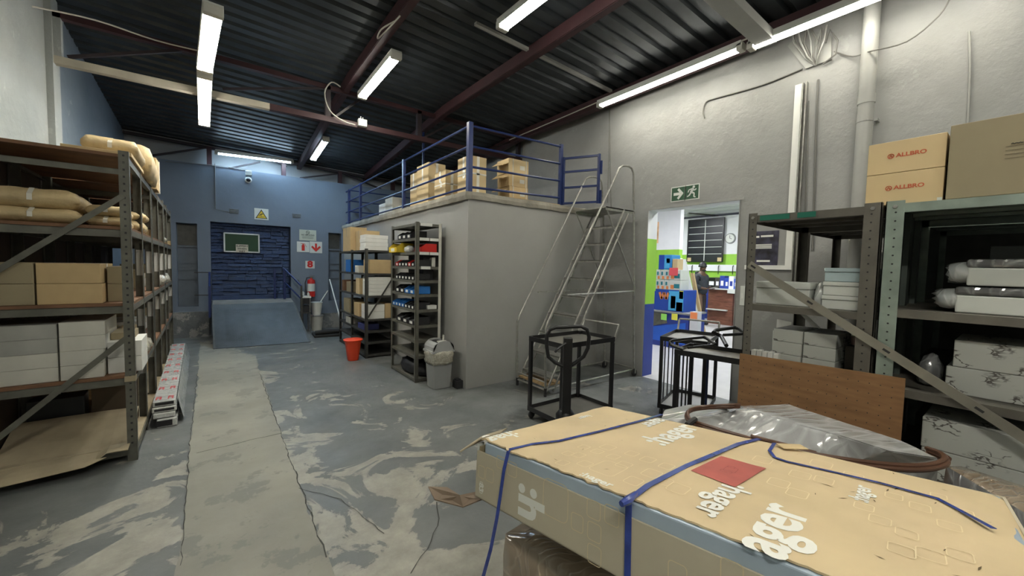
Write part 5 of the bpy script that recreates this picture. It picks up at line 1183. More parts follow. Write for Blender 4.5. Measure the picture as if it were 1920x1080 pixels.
# ================================================================ THE PERSON IN THE SHOP
def skin_chain(name, verts, edges, radii, m_, parent, lvl=2, root=0):
    me = bpy.data.meshes.new(name); me.from_pydata(verts, edges, []); o = bpy.data.objects.new(name, me); COL.objects.link(o)
    md = o.modifiers.new('skin', 'SKIN'); md.use_smooth_shade = True
    for i, r in enumerate(radii): me.skin_vertices[0].data[i].radius = (r if isinstance(r, tuple) else (r, r))
    me.skin_vertices[0].data[root].use_root = True
    s_ = o.modifiers.new('sub', 'SUBSURF'); s_.levels = lvl; s_.render_levels = lvl
    dg = bpy.context.evaluated_depsgraph_get(); m2 = bpy.data.meshes.new_from_object(o.evaluated_get(dg)); bpy.data.objects.remove(o)
    m2.materials.clear(); m2.name = name; m2.polygons.foreach_set('use_smooth', [True] * len(m2.polygons))
    return link(name, m2, parent, m_)
# local frame: faces +x, z up, 1.70 tall; turned to face along -Y
pp = onx(1311, 600, 10.75)
per = thing('person', 'man in black beanie and dark hooded jacket reading a paper at the counter', 'person', (10.75, pp.y, 0), math.radians(-97))
TR = mat('dark_trousers', (.045, .035, .035), .85, var=.2); BROWNT = mat('trouser_brown', (.16, .10, .07), .8, var=.1)
# body: head, neck, hands as one skin; limbs under clothes included
V = [(0, 0, .92), (0, 0, 1.10), (-.01, 0, 1.28), (0, 0, 1.41), (.02, 0, 1.48), (.035, 0, 1.56), (.04, 0, 1.64),
     (-.01, .17, 1.36), (-.01, .23, 1.10), (.20, .17, 1.02), (.27, .14, 1.02),
     (-.01, -.17, 1.36), (-.01, -.23, 1.10), (.20, -.17, 1.02), (.27, -.14, 1.02),
     (0, .09, .86), (.01, .10, .48), (-.02, .11, .09), (.10, .12, .035), (0, -.09, .86), (.05, -.10, .48), (.02, -.11, .09), (.14, -.12, .035)]
E_ = [(0, 1), (1, 2), (2, 3), (3, 4), (4, 5), (5, 6), (3, 7), (7, 8), (8, 9), (9, 10), (3, 11), (11, 12), (12, 13), (13, 14), (0, 15), (15, 16), (16, 17), (17, 18), (0, 19), (19, 20), (20, 21), (21, 22)]
R_ = [.15, .13, .15, .09, .058, .085, .075, .06, .045, .035, .035, .06, .045, .035, .035, .10, .065, .045, .04, .10, .065, .045, .04]
skin_chain('body', V, E_, R_, SKIN, per)
# face
obj('nose', MB().lathe([(.006, .0), (.016, .008), (.010, .03), (.004, .042)], (.124, 0, 1.565), 8), SKIN, per, smooth='all')
for s_ in (-1, 1):
    obj('eye', MB().lathe([(.004, -.008), (.011, -.004), (.011, .004), (.004, .008)], (.108, s_ * .032, 1.605), 8), SIGNW, per, smooth='all')
    obj('ear', MB().lathe([(.008, -.028), (.016, -.01), (.018, .012), (.008, .028)], (.035, s_ * .086, 1.585), 8), SKIN, per, smooth='all')
obj('mouth', MB().box(.108, .117, -.022, .022, 1.527, 1.533), mat('lips', (.14, .05, .04), .5, var=0), per)
obj('beard', MB().lathe([(.03, -.035), (.058, -.02), (.066, .0), (.05, .012)], (.062, 0, 1.52), 12), INK, per, smooth='all')
obj('beanie', MB().lathe([(.099, 1.615), (.104, 1.63), (.102, 1.66), (.088, 1.705), (.05, 1.74), (.01, 1.75)], (.03, 0, 0), 20), BLACKP, per, smooth='all'); obj('beanie_cuff', MB().lathe([(.104, 1.605), (.109, 1.615), (.108, 1.645), (.102, 1.65)], (.03, 0, 0), 20), BLACKP, per, smooth='all')
# jacket, one skin
Vj = [(0, 0, .82), (0, 0, 1.0), (-.01, 0, 1.22), (-.01, 0, 1.38), (.0, 0, 1.44), (-.01, .18, 1.36), (-.02, .245, 1.10), (.16, .19, 1.03), (-.01, -.18, 1.36), (-.02, -.245, 1.10), (.16, -.19, 1.03)]
Ej = [(0, 1), (1, 2), (2, 3), (3, 4), (3, 5), (5, 6), (6, 7), (3, 8), (8, 9), (9, 10)]
skin_chain('jacket', Vj, Ej, [(.20, .20), .19, .19, .13, .09, .085, .072, .058, .085, .072, .058], SLATE, per)
obj('hood', MB().tube([(-.09, -.10, 1.45), (-.12, 0, 1.43), (-.09, .10, 1.45), (.02, .10, 1.43)], [.04, .055, .05, .03], 10), SLATE, per, smooth='all')
for s_ in (-1, 1):
    dx = .0 if s_ > 0 else .045
    skin_chain('trouser_leg', [(0, s_ * .085, .88), (.005 + dx * .5, s_ * .10, .66), (.01 + dx, s_ * .10, .48), (-.01 + dx, s_ * .11, .12)], [(0, 1), (1, 2), (2, 3)], [.115, .10, .082, .068], TR if s_ > 0 else BROWNT, per)
    obj('shoe', MB().lathe([(.0, -.09), (.045, -.08), (.052, -.02), (.048, .06), (.040, .13), (.02, .165)], (.03 + dx, s_ * .11, .045), 12, axis='x'), BLACKP, per, smooth='all')
    # hand: palm, four fingers and a thumb closed on the paper
    hx, hy, hz = .25, s_ * .15, 1.02
    skin_chain('hand', [(hx - .05, hy, hz), (hx, hy, hz), (hx + .035, hy - s_ * .01, hz)], [(0, 1), (1, 2)], [(.026, .026), (.036, .018), (.032, .014)], SKIN, per)
    for q, (oy, ln) in enumerate(((-.027, .050), (-.009, .060), (.009, .056), (.026, .045))):
        skin_chain('finger', [(hx + .03, hy + oy, hz), (hx + .03 + ln * .6, hy + oy - s_ * .012, hz - .008), (hx + .03 + ln * .75, hy + oy - s_ * .02, hz + .006)], [(0, 1), (1, 2)], [.009, .008, .007], SKIN, per, 1)
    skin_chain('thumb', [(hx - .005, hy - s_ * .03, hz + .005), (hx + .03, hy - s_ * .052, hz + .018), (hx + .055, hy - s_ * .055, hz + .014)], [(0, 1), (1, 2)], [.011, .010, .008], SKIN, per, 1)
tag(obj('paper_sheet', MB().prism([(.275, -.10, 1.012), (.45, -.10, 1.07), (.45, .10, 1.07), (.275, .10, 1.012)], (0, 0, .003)), SIGNW), 'white paper sheet held in the man\'s hands', 'paper').matrix_world = per.matrix_basis.copy()
# ================================================================ RIGHT RACKS
def rrack(label, y0, y1, m, zs_, H_=1.875, fronts=.07, lbl=None):
    e = thing('shelving_rack', label, 'shelving', (3.6, (y0 + y1) / 2, 0))
    for x, sx in ((2.75, 1), (3.70, -1), (3.74, 1), (4.57, -1)):
        for y, sy in ((y0, 1), (y1, -1)):
            w_ = fronts if x == 2.75 else .05
            if x == 2.75 and y == y1 and y1 > .8: w_ = .048
            mb = Lpost(x, y, .002, H_, sx, sy, w_, .06)
            if x == 2.75:
                z = .12
                while z < H_ - .02:
                    mb.lathe([(.0045, -.0009), (.0045, -.0002)], (x, y + sy * w_ * .55, z), 8, 1, axis='x'); z += .0435
                mb.lathe([(.009, -.006), (.011, -.001)], (x, y + sy * w_ * .5, H_ - .03), 6, 2, axis='x')
            wobj('post', mb, [m, BLACK, GALV], e)
    for k, z in enumerate(zs_):
        for xa_, xb_ in ((2.752, 3.70), (3.74, 4.57)):
            top = k == len(zs_) - 1; lip = .045 if top else .04
            wobj('shelf', MB().box(xa_ + .002, xb_ - .002, y0 + .003, y1 - .003, z - .004, z).box(xa_ + .001, xa_ + .004, y0 + .004, y1 - .004, z - lip, z - .004).box(xb_ - .004, xb_ - .001, y0 + .004, y1 - .004, z - lip, z - .004).box(xa_, xb_, y0 + .0045, y0 + .007, z - lip, z - .004).box(xa_, xb_, y1 - .007, y1 - .0045, z - lip, z - .004), m if top else STEELR, e)
            for q in range(1, 4): xx = xa_ + (xb_ - xa_) * q / 4; wobj('shelf_rib', MB().box(xx - .02, xx + .02, y0 + .01, y1 - .01, z - .022, z - .005), m, e)
    return e
RL = [.10, .45, .905, 1.295, 1.86]; RL2 = [.10, .50, .925, 1.325, 1.86]
RA = rrack('brown grey steel rack at right with pegged hardboard panel across it', .49, 1.125, STEELR, RL)
RB = rrack('dark green grey steel rack at the right picture edge', -.52, .475, STEELG, RL2)
wobj('green_tape', MB().box(2.7495, 2.7515, .90, 1.06, 1.825, 1.856), mat('green_tape', (.01, .14, .09), .5, var=.05), RA); wobj('green_tape', MB().box(2.7495, 2.7515, .77, .86, 1.825, 1.856), MATS['green_tape'], RA)
wobj('back_panel', MB().box(4.572, 4.578, -.52, .475, .05, 1.85), STEELD, RB); wobj('side_panel', MB().box(2.83, 4.56, .460, .464, .10, 1.85), mat('side_sheet', (.07, .085, .075), .5, .2, var=.2), RB)
for x in (3.15, 3.45): wobj('side_stiffener', MB().box(x, x + .06, .435, .459, .10, 1.85), MATS['side_sheet'], RB)
# pegged hardboard
mb = MB().prism([(2.735, 1.13, .30), (2.735, .355, .30), (2.735, .355, .985), (2.735, 1.13, .965)], (.006, 0, 0))
HB = mat('peg_hardboard', (.25, .13, .055), .65, var=.18, vscale=7, stretch=(1, 1, 5))
hb = wobj('hardboard_panel', mb, HB, RA, label='brown pegboard panel with rows of holes')
mb = MB()
for i in range(17):
    for j in range(12): mb.lathe([(.0028, -.0012), (.0028, -.0004)], (2.735, .40 + i * .044, .345 + j * .053), 6, axis='x')
o = wobj('peg_hole', mb, INK, hb); o['kind'] = 'stuff'
# long diagonal flat bar with slots
mb = MB().bar((2.728, 1.10, 1.55), (2.728, -.25, .665), .044, .004, (1, 0, 0))
d_ = (Vector((2.728, -.25, .665)) - Vector((2.728, 1.10, 1.55))).normalized()
for t in (.03, .40, .80, 1.18): p = Vector((2.7255, 1.10, 1.55)) + d_ * t; mb.bar(p - d_ * .016, p + d_ * .016, .011, .0008, (1, 0, 0), 1)
wobj('diagonal_brace', mb, [mat('brace_steel', (.24, .225, .185), .5, .3, var=.15), INK], RA)
wobj('diagonal_brace', MB().bar((3.69, .50, .60), (3.69, 1.10, 1.2), .03, .004, (1, 0, 0)), GALV, RA)
def rbx(name, label, x, y1, y0, z, h, dep, m_, cat='box', group=None, bev=.004, lid=None, rz=0, wrap=None):
    e = thing(name, label, cat, (x + dep / 2, (y0 + y1) / 2, z + .001), rz, group); dy = (y1 - y0) / 2; dx = dep / 2
    obj('body', MB().box(-dx, dx, -dy, dy, 0, h if lid is None else h * (1 - lid) - .002), m_, e, bevel=bev)
    if lid is not None: obj('lid', MB().box(-dx - .003, dx + .003, -dy - .003, dy + .003, h * (1 - lid), h), m_, e, bevel=bev)
    return e
rbx('enclosure', 'long pale grey plastic enclosure at left end of the upper rack shelf', 2.83, 1.09, .80, RL[3], .145, .26, LEDG, 'enclosure', lid=.28)
e = blob('wrapped_part', 'small shrink wrapped block between two enclosure piles', 'parcel', (2.93, .755, RL[3] + .001), (.20, .085, .155), WRAPL, 4, .12)
for k in range(3): rbx('enclosure', ('lowest', 'middle', 'top blue grey')[k] + ' enclosure in the stack of three beside the rack post', 2.82, .735 - .003 * k, .515, RL[3] + k * .0795, .078, .24, LEDG if k < 2 else BLUEG, 'enclosure', 'stack of three enclosures', lid=.3)
TWIG = bpy.data.materials.new('twig_printed_foam'); TWIG.use_nodes = True; nt, lk, b_ = nodes(TWIG)
tc = nt.new('ShaderNodeTexCoord'); mp = nt.new('ShaderNodeMapping'); mp.inputs['Scale'].default_value = (1, 1, 2.2); lk.new(tc.outputs['Object'], mp.inputs[0])
vo = nt.new('ShaderNodeTexVoronoi'); vo.feature = 'DISTANCE_TO_EDGE'; vo.inputs['Scale'].default_value = 11; nn = N(nt, 'ShaderNodeTexNoise', Scale=14.0, Detail=3.0)
lk.new(mp.outputs[0], nn.inputs['Vector']); ad = nt.new('ShaderNodeMixRGB'); ad.inputs[0].default_value = .12; lk.new(mp.outputs[0], ad.inputs[1]); lk.new(nn.outputs['Color'], ad.inputs[2]); lk.new(ad.outputs[0], vo.inputs['Vector'])
r1 = nt.new('ShaderNodeValToRGB'); r1.color_ramp.elements[0].position = .022; r1.color_ramp.elements[1].position = .05; r1.color_ramp.elements[0].color = (.10, .09, .08, 1); r1.color_ramp.elements[1].color = (.50, .51, .47, 1)
n5 = N(nt, 'ShaderNodeTexNoise', Scale=7.0, Detail=2.0); lk.new(tc.outputs['Object'], n5.inputs['Vector']); r5 = nt.new('ShaderNodeValToRGB'); r5.color_ramp.elements[0].position = .50; r5.color_ramp.elements[1].position = .56; lk.new(n5.outputs[0], r5.inputs[0])
mx = nt.new('ShaderNodeMixRGB'); mx.inputs[1].default_value = (.50, .51, .47, 1); lk.new(r5.outputs[0], mx.inputs[0]); lk.new(r1.outputs[0], mx.inputs[2]); lk.new(vo.outputs[0], r1.inputs[0]); lk.new(mx.outputs[0], b_.inputs['Base Color']); b_.inputs['Roughness'].default_value = .6
for c_ in range(2):
    for k in range(3): rbx('printed_box', 'pale box with dark twig print, %s of the %s column on the rack shelf' % (('bottom', 'middle', 'top')[k], ('left', 'right')[c_]), 2.86 + .004 * k, (.99, .825)[c_], (.832, .665)[c_], RL[2] + k * .0785, .077, .30, TWIG, 'box', 'twig printed boxes on the rack')
for k in range(5): rbx('small_box', 'small white upright box, %s from the left rack post' % ordn[k].replace('nearest', 'first'), 2.79, 1.085 - k * .032, 1.058 - k * .032, RL[2], .085 + .004 * (k % 2), .05, WHITE, 'box', 'small white boxes on the rack', bev=.002)
e = thing('paper_sheets', 'white sheets and leaflets standing behind the small white boxes', 'paper', (3.1, 1.07, RL[2] + .001)); wobj('sheet', MB().prism([(3.19, 1.09, RL[2] + .001), (3.19, 1.00, RL[2] + .001), (3.21, 1.00, RL[2] + .25), (3.21, 1.09, RL[2] + .26)], (.004, 0, 0)), WHITE, e); wobj('sheet', MB().prism([(3.165, 1.095, RL[2] + .001), (3.165, 1.02, RL[2] + .001), (3.175, 1.03, RL[2] + .18), (3.175, 1.10, RL[2] + .18)], (.004, 0, 0)), SIGNW, e)
e = thing('tape_roll', 'pale pink tape roll standing at the right of the twig boxes', 'tape roll', (3.15, .66, RL[2] + .2)); P_ = onx(1622, 605, 3.1)
rbx('dark_box', 'dark brown box beneath the pink tape roll', 3.0, .655, .52, RL[2], .165, .3, mat('shade_box', (.07, .06, .05), .7), 'box')  # box in one plain dark brown, carries the tape roll
bpy.data.objects.remove(e); e = thing('tape_roll', 'pale pink tape roll lying on the dark brown box', 'tape roll', (3.10, .59, RL[2] + .167)); wobj('roll', MB().lathe([(.055, RL[2] + .167), (.06, RL[2] + .169), (.06, RL[2] + .215), (.055, RL[2] + .217)], (3.10, .59, 0), 24), mat('pink_tape', (.60, .45, .40), .4, var=.05), e, smooth=True); wobj('roll_core', MB().lathe([(.03, RL[2] + .2171), (.03, RL[2] + .2175)], (3.10, .59, 0), 16), CARD, e)
rbx('small_box', 'small white carton standing left of the pink tape roll', 3.32, .70, .62, RL[2], .24, .1, OFFW, 'box')
# second unit
for k in range(2):
    z = RL2[3] + k * .131; y1 = .27 - .03 * k
    e = thing('wrapped_enclosure', ('lower', 'upper')[k] + ' film wrapped pale enclosure on the right rack shelf', 'enclosure', (3.0, -.07, z + .001), 0, 'wrapped enclosures on the right rack')
    wobj('body', MB().box(2.84, 3.2, -.42, y1 - .05, z + .002, z + .085), LEDG, e, bevel=.006)
    wobj('wrapped_top', MB().box(2.838, 3.2, -.42, y1 - .045, z + .087, z + .126), WRAPD, e, bevel=.012)
    mb = MB().lathe([(.98, -.07), (1.0, -.03), (1.0, .01), (.92, .04), (.7, .052)], n=20, axis='y', sq=.5); mb.v = [((3.0 + x * .16), (y1 - .03 + y * (1 + .7 * noise.noise(Vector((x * 5, z_ * 5, k))))), z + .0625 + z_ * .052 * (1 + .14 * noise.noise(Vector((x * 9, z_ * 9, y * 30))))) for x, y, z_ in mb.v]
    wobj('film_end', mb, WRAPL, e, smooth='all')
rbx('grey_box', 'dark grey carton at the back of the right rack upper shelf', 3.35, .15, -.42, RL2[3], .34, .3, mat('dark_grey_board', (.11, .115, .11), .7, var=.06), 'box')
TW2 = TWIG
for k in range(2): rbx('printed_box', ('lower', 'upper')[k] + ' large twig printed grey box on the right rack middle shelf', 2.88, .215 + .02 * (k == 0), -.45, RL2[2] + k * .133, .131, .35, TW2, 'box', 'large twig boxes on the right rack')
blob('wrapped_part', 'small blue grey wrapped item in shade left of the large twig boxes', 'parcel', (3.0, .30, RL2[2] + .001), (.16, .10, .16), WRAPD, 6, .2)
e = rbx('printed_box', 'big pale box with lid and twig print in the bottom of the right rack', 2.80, .29, -.46, RL2[1], .30, .38, TW2, 'box', lid=.5)
rbx('dull_carton', 'tan carton under the big pale box at the rack foot', 2.80, .22, -.46, RL2[0], .30, .5, CARDD, 'box')
rbx('dull_carton', 'dark carton behind the hardboard panel at rack foot', 2.80, 1.06, .55, RL[0], .28, .5, CARDG, 'box')
# boxes on top
for k in range(2):
    z = RL[4] + k * .163; y1, y0 = .565, .283
    e = thing('branded_box', ('lower', 'upper')[k] + ' yellow tan carton with red ALLBRO print on the rack top', 'box', (2.95, .424, z + .001), 0, 'ALLBRO cartons')
    wobj('carton', MB().box(2.785, 3.15, y0, y1, z + .001, z + .162), mat('allbro_board', (.60, .455, .25), .75, var=.03), e, bevel=.002)
    yc = .424 - .016; zc = z + .087
    text('ALLBRO', .027, (2.785, yc - .006, zc), (0, -1, 0), (0, 0, 1), REDINK, e, bold=.03, sx=1.12)
    yl = yc + .068
    wobj('round_logo', MB().tube([(2.7842, yl + .0115 * math.cos(a * math.pi / 8), zc + .0115 * math.sin(a * math.pi / 8)) for a in range(16)], .0018, 4, closed=True).bar((2.7842, yl - .006, zc - .008), (2.7842, yl, zc + .006), .004, .001, (1, 0, 0)).bar((2.7842, yl + .006, zc - .008), (2.7842, yl, zc + .006), .004, .001, (1, 0, 0)).bar((2.7842, yl - .009, zc - .002), (2.7842, yl - .003, zc - .008), .003, .001, (1, 0, 0)), REDINK, e)
    if k == 0: wobj('white_tag', MB().box(2.782, 2.7848, y0 + .001, y0 + .018, z + .003, z + .018), SIGNW, e)
e = thing('large_carton', 'large dull brown carton with address lines at right on the rack top', 'box', (3.0, 0, 1.861)); wobj('carton', MB().box(2.765, 3.25, -.40, .272, 1.862, 2.205), mat('large_dull_board', (.27, .225, .14), .85, var=.04), e, bevel=.003)
m_ = MB()
for q in range(4): m_.bar((2.764, .105, 2.070 - q * .017), (2.764, -.16, 2.066 - q * .017), .0012, .0008, (1, 0, 0))
wobj('address_line', m_, mat('faint_ink', (.10, .08, .05), .8, var=0), e)
text('Name', .014, (2.7645, .088, 2.0815), (0, -1, 0), (0, 0, 1), INK, e, bold=.02) if False else None
for y0_, s_ in ((.09, '~~~~'), (.02, '~~~~~')): wobj('handwriting', MB().tube([(2.764, y0_ - q * .004, 2.079 + .003 * math.sin(q * 2.3) + .001 * (q % 3)) for q in range(9 if s_ == '~~~~' else 14)], .0016, 4), INK, e)
wobj('packing_tape', MB().box(2.9, 2.95, -.40, .272, 2.2052, 2.206), TAPE, e)

# ================================================================ TROLLEYS
def trolley(label, cx_, cy_, lx, ly, rz, H_=.82, handle=True, loop=False, tray=None, bars=False):
    e = thing('trolley', label, 'trolley', (cx_, cy_, 0), rz); a, b = lx / 2, ly / 2
    for sx in (-1, 1):
        for sy in (-1, 1): obj('leg', MB().box(sx * a - (.032 if sx > 0 else 0), sx * a + (.032 if sx < 0 else 0), sy * b - (.032 if sy > 0 else 0), sy * b + (.032 if sy < 0 else 0), .075, H_), BLACK, e, bevel=.002)
    for z, nm in ((H_, 'top_frame'), (.12, 'lower_frame')):
        mb = MB()
        for s_ in (-1, 1): mb.bar((-a, s_ * (b - .002), z - .02), (a, s_ * (b - .002), z - .02), .006, .045); mb.bar((s_ * (a - .002), -b, z - .02), (s_ * (a - .002), b, z - .02), .006, .045)
        fr = obj(nm, mb, BLACK, e)
        obj('tray', MB().box(-a + .006, a - .006, -b + .006, b - .006, z - .040, z - .034), tray or mat('trolley_tray', (.14, .135, .12), .4, .3, var=.15), e)
    if handle:
        obj('push_handle', MB().tube([(a - .01, -b + .01, H_ - .06), (a + .06, -b + .01, H_ + .10), (a + .07, -b + .012, H_ + .115), (a + .07, b - .012, H_ + .115), (a + .06, b - .01, H_ + .10), (a - .01, b - .01, H_ - .06)], .011, 8), GALV if not loop else BLACK, e, smooth=True)
    if loop:
        obj('loop_handle', MB().tube([(-a + .02, -b, H_ - .04), (-a - .08, -b + .03, H_ + .02), (-a - .10, -b + .08, H_ + .04), (-a - .10, b - .08, H_ + .04), (-a - .08, b - .03, H_ + .02), (-a + .02, b, H_ - .04)], .016, 8), BLACK, e, smooth=True)
    if bars:
        for t in (-.45, .0, .5): obj('side_bar', MB().box(t * a - .008, t * a + .008, b - .012, b - .002, .12, H_ - .04), BLACK, e)
    for sx in (-1, 1):
        for sy in (-1, 1):
            obj('castor', MB().lathe([(.030, -.012), (.036, -.009), (.036, .009), (.030, .012)], (sx * (a - .03), sy * (b - .03), .037), 12, axis='y'), RUBBER, e, smooth=True)
    return e
trolley('black two-tier trolley by the steps with steel push bar', 2.81, 2.72, .72, .48, 0)
trolley('black trolley in front of the shop doorway with pale tray', 4.0, 2.15, .66, .44, .29, tray=mat('pale_tray', (.42, .42, .41), .3, .3, var=.1), bars=True)
trolley('nearest black trolley beside the rack with looped handle and side bars', 3.41, 1.56, .44, .62, .20, handle=False, tray=mat('worn_tray', (.22, .21, .17), .4, .2, var=.3), bars=True)
c_ = onz(1338, 640, .80); wobj('blue_post', MB().box(3.80, 3.83, 1.86, 1.89, .08, .80), BLUEP, bpy.data.objects['trolley.001'])
# loop handles lying over the trolleys
e = thing('loop_trolley_handle', 'black tubular loop handle leaning over the nearest black trolley tray', 'handle', (3.2, 1.8, .83)); P_ = [onz(x, y, z) for x, y, z in ((1281, 655, .83), (1257, 646, .86), (1256, 641, .88), (1262, 638, .89), (1318, 632, .90), (1324, 634, .90), (1341, 645, .87), (1335, 650, .84))]
wobj('loop', MB().tube(P_, .014, 8), BLACK, e, smooth=True); wobj('grip_bar', MB().tube([onz(1290, 652, .85), onz(1339, 647, .86)], .011, 6), BLACK, e)
e = thing('loop_trolley_handle', 'black tubular loop handle rising behind the rack post', 'handle', (3.4, 1.4, .84)); P_ = [onz(x, y, z) for x, y, z in ((1362, 648, .86), (1352, 630, .90), (1337, 623, .93), (1342, 619, .94), (1378, 614, .95), (1386, 617, .94), (1398, 626, .92), (1402, 634, .90))]
wobj('loop', MB().tube(P_, .017, 8), BLACK, e, smooth=True); wobj('grip_bar', MB().tube([onz(1357, 628, .92), onz(1396, 626, .92)], .014, 6), BLACK, e)
# pallet truck
e = thing('pallet_truck', 'black pallet truck with looped steering handle standing beside the trolley', 'pallet truck', (2.24, 2.22, 0), 0)
tx, ty = 2.27, 2.25; hr = Vector((.78, -.62, 0)).normalized()                # loop lies across the view of the aisle
q = lambda s_, z, o=0: Vector((tx, ty, z)) + hr * s_ + Vector((-.62, -.78, 0)) * o
wobj('shaft', MB().prism([q(-.035, .28), q(.035, .28), q(.035, .28, .06), q(-.035, .28, .06)], (0, 0, .66)), BLACK, e, bevel=.004)
lp = [(-.02, .70), (-.10, .735), (-.155, .78), (-.17, .86), (-.172, .95), (-.15, 1.0), (-.10, 1.022), (.10, 1.035), (.15, 1.01), (.168, .95), (.162, .86), (.13, .79), (.07, .74), (.01, .70)]
wobj('steering_loop', MB().tube([q(s_, z, .03) for s_, z in lp], .016, 10), BLACK, e, smooth=True)
wobj('lever', MB().tube([q(-.02, .90, .06), q(-.07, .87, .08), (q(-.10, .845, .09)), q(-.105, .83, .09)], .009, 6), BLACK, e, smooth=True)
wobj('pump_unit', MB().lathe([(.075, .10), (.08, .12), (.08, .30), (.05, .34)], (tx, ty, 0), 16), BLACK, e, smooth=True)
for s_ in (-1, 1):
    wobj('steer_wheel', MB().lathe([(.075, -.022), (.085, -.018), (.085, .018), (.075, .022)], (tx, ty + s_ * .045, .087), 18, axis='y'), RUBBER, e, smooth=True)
    wobj('fork', MB().prism([(tx + s_ * .19 - .07, 2.18, .055), (tx + s_ * .19 + .07, 2.18, .055), (tx + s_ * .19 + .05, 1.26, .05), (tx + s_ * .19 - .05, 1.26, .05)], (0, 0, .035)), BLACK, e)
wobj('fork_bridge', MB().box(tx - .26, tx + .26, 2.10, 2.18, .06, .17), BLACK, e)

# ================================================================ FOREGROUND BOX
def Rz(a): return Matrix.Rotation(a, 3, 'Z')
HM = Matrix.Rotation(.134, 3, 'Z') @ Matrix.Rotation(.093, 3, 'Y') @ Matrix.Rotation(-.067, 3, 'X')
U, V_, Nn = HM.col[0].copy(), -HM.col[1].copy(), HM.col[2].copy(); HA = Vector((.709, 1.122, .90)); HW, HL, HH = .833, 1.235, .188
Hh = lambda s_, t, w_=0: HA + U * s_ + V_ * t + Nn * w_
e = hag = thing('long_carton', 'long torn tan carton with white lettering and blue straps in the foreground', 'box', Hh(HW / 2, HL / 2, -HH))
def hprism(poly, off, name, m, **k): return wobj(name, MB().prism([Hh(*p) for p in poly], off), m, e, **k)
wobj('steel_cabinet', MB().prism([Hh(.008, .03, -HH + .004), Hh(HW - .008, .03, -HH + .004), Hh(HW - .008, HL - .01, -HH + .004), Hh(.008, HL - .01, -HH + .004)], Nn * (HH - .006)), CABST, e, bevel=.004, label='pale blue steel cabinet edge showing through the torn carton')
wobj('side_panel', MB().prism([Hh(0, .0, -.034), Hh(0, HL, -.040), Hh(0, HL, -HH), Hh(0, .0, -HH)], U * .006), HAGERS, e)
wobj('far_side_panel', MB().prism([Hh(HW - .006, 0, -.002), Hh(HW - .006, HL, -.002), Hh(HW - .006, HL, -HH), Hh(HW - .006, 0, -HH)], U * .006), HAGERS, e)
wobj('end_panel', MB().prism([Hh(.01, HL - .006, -.002), Hh(HW - .01, HL - .006, -.002), Hh(HW - .01, HL - .006, -HH), Hh(.01, HL - .006, -HH)], V_ * .006), HAGERS, e)
wobj('bottom_panel', MB().prism([Hh(0, 0, -HH), Hh(HW, 0, -HH), Hh(HW, HL, -HH), Hh(0, HL, -HH)], Nn * .003), HAGERS, e)
# top sheet: gently buckled, torn near edge
nS, nT = 48, 96; v = []; f = []
def wsurf(s_, t):
    b_ = .0022 * noise.noise(Vector((s_ * 5, t * 5, 3))) + .0008 * noise.noise(Vector((s_ * 18, t * 18, 3)))
    cr = -.0015 * math.exp(-((t - .10) / .03) ** 2) - .0012 * math.exp(-((s_ - .52) / .03) ** 2)
    ed = -.012 * max(0, (t - HL + .05) / .05) ** 2 - .008 * max(0, (s_ - HW + .04) / .04) ** 2
    return .005 + b_ + cr + ed
def conform(o, base=None):
    base = LIFT if base is None else base; iv = inv(o.parent) if o.parent else Matrix(); W = iv.inverted()
    for vv in o.data.vertices:
        p = W @ vv.co - HA; s_, t, w_ = p.dot(U), p.dot(V_), p.dot(Nn); vv.co = iv @ Hh(s_, t, wsurf(s_, t) + .0012 + (w_ - base))
    o.data.update(); return o
def tsh(i, j):
    t = HL * j / nT; e0 = .008 + .012 * (t / HL) + .014 * noise.noise(Vector((t * 9, 1, 0))) + .010 * noise.noise(Vector((t * 40, 5, 0))) + .006 * noise.noise(Vector((t * 120, 9, 0)))
    e0 = max(e0, .002); s0 = e0; s1 = HW + .002 + .004 * noise.noise(Vector((t * 7, 2, 7)))
    s_ = s0 + (s1 - s0) * i / nS; b_ = .004 * noise.noise(Vector((s_ * 5, t * 5, 3))) + .0015 * noise.noise(Vector((s_ * 18, t * 18, 3)))
    cr = -.0025 * math.exp(-((t - .10) / .03) ** 2) - .002 * math.exp(-((s_ - .52) / .03) ** 2)
    ed = -.012 * max(0, (t - HL + .05) / .05) ** 2 - .008 * max(0, (s_ - HW + .04) / .04) ** 2
    w_ = .005 + b_ + cr + ed + (.004 if i == 0 else 0) * noise.noise(Vector((t * 30, 0, 0)))
    return Hh(s_, .012 + t * (HL - .012) / HL, w_)
for i in range(nS + 1):
    for j in range(nT + 1): v.append(tsh(i, j))
q0 = len(v); v += [p - Nn * .0045 for p in v]
for i in range(nS):
    for j in range(nT): a = i * (nT + 1) + j; f.append((a, a + 1, a + nT + 2, a + nT + 1)); f.append((q0 + a, q0 + a + nT + 1, q0 + a + nT + 2, q0 + a + 1))
for i in range(nS):
    for j in (0, nT): a = i * (nT + 1) + j; f.append((a, a + nT + 1, q0 + a + nT + 1, q0 + a))
for j in range(nT):
    for i in (0, nS): a = i * (nT + 1) + j; f.append((a, a + 1, q0 + a + 1, q0 + a))
top_sheet = wobj('top_sheet', MB().mesh(v, f), HAGER, e, smooth=True)
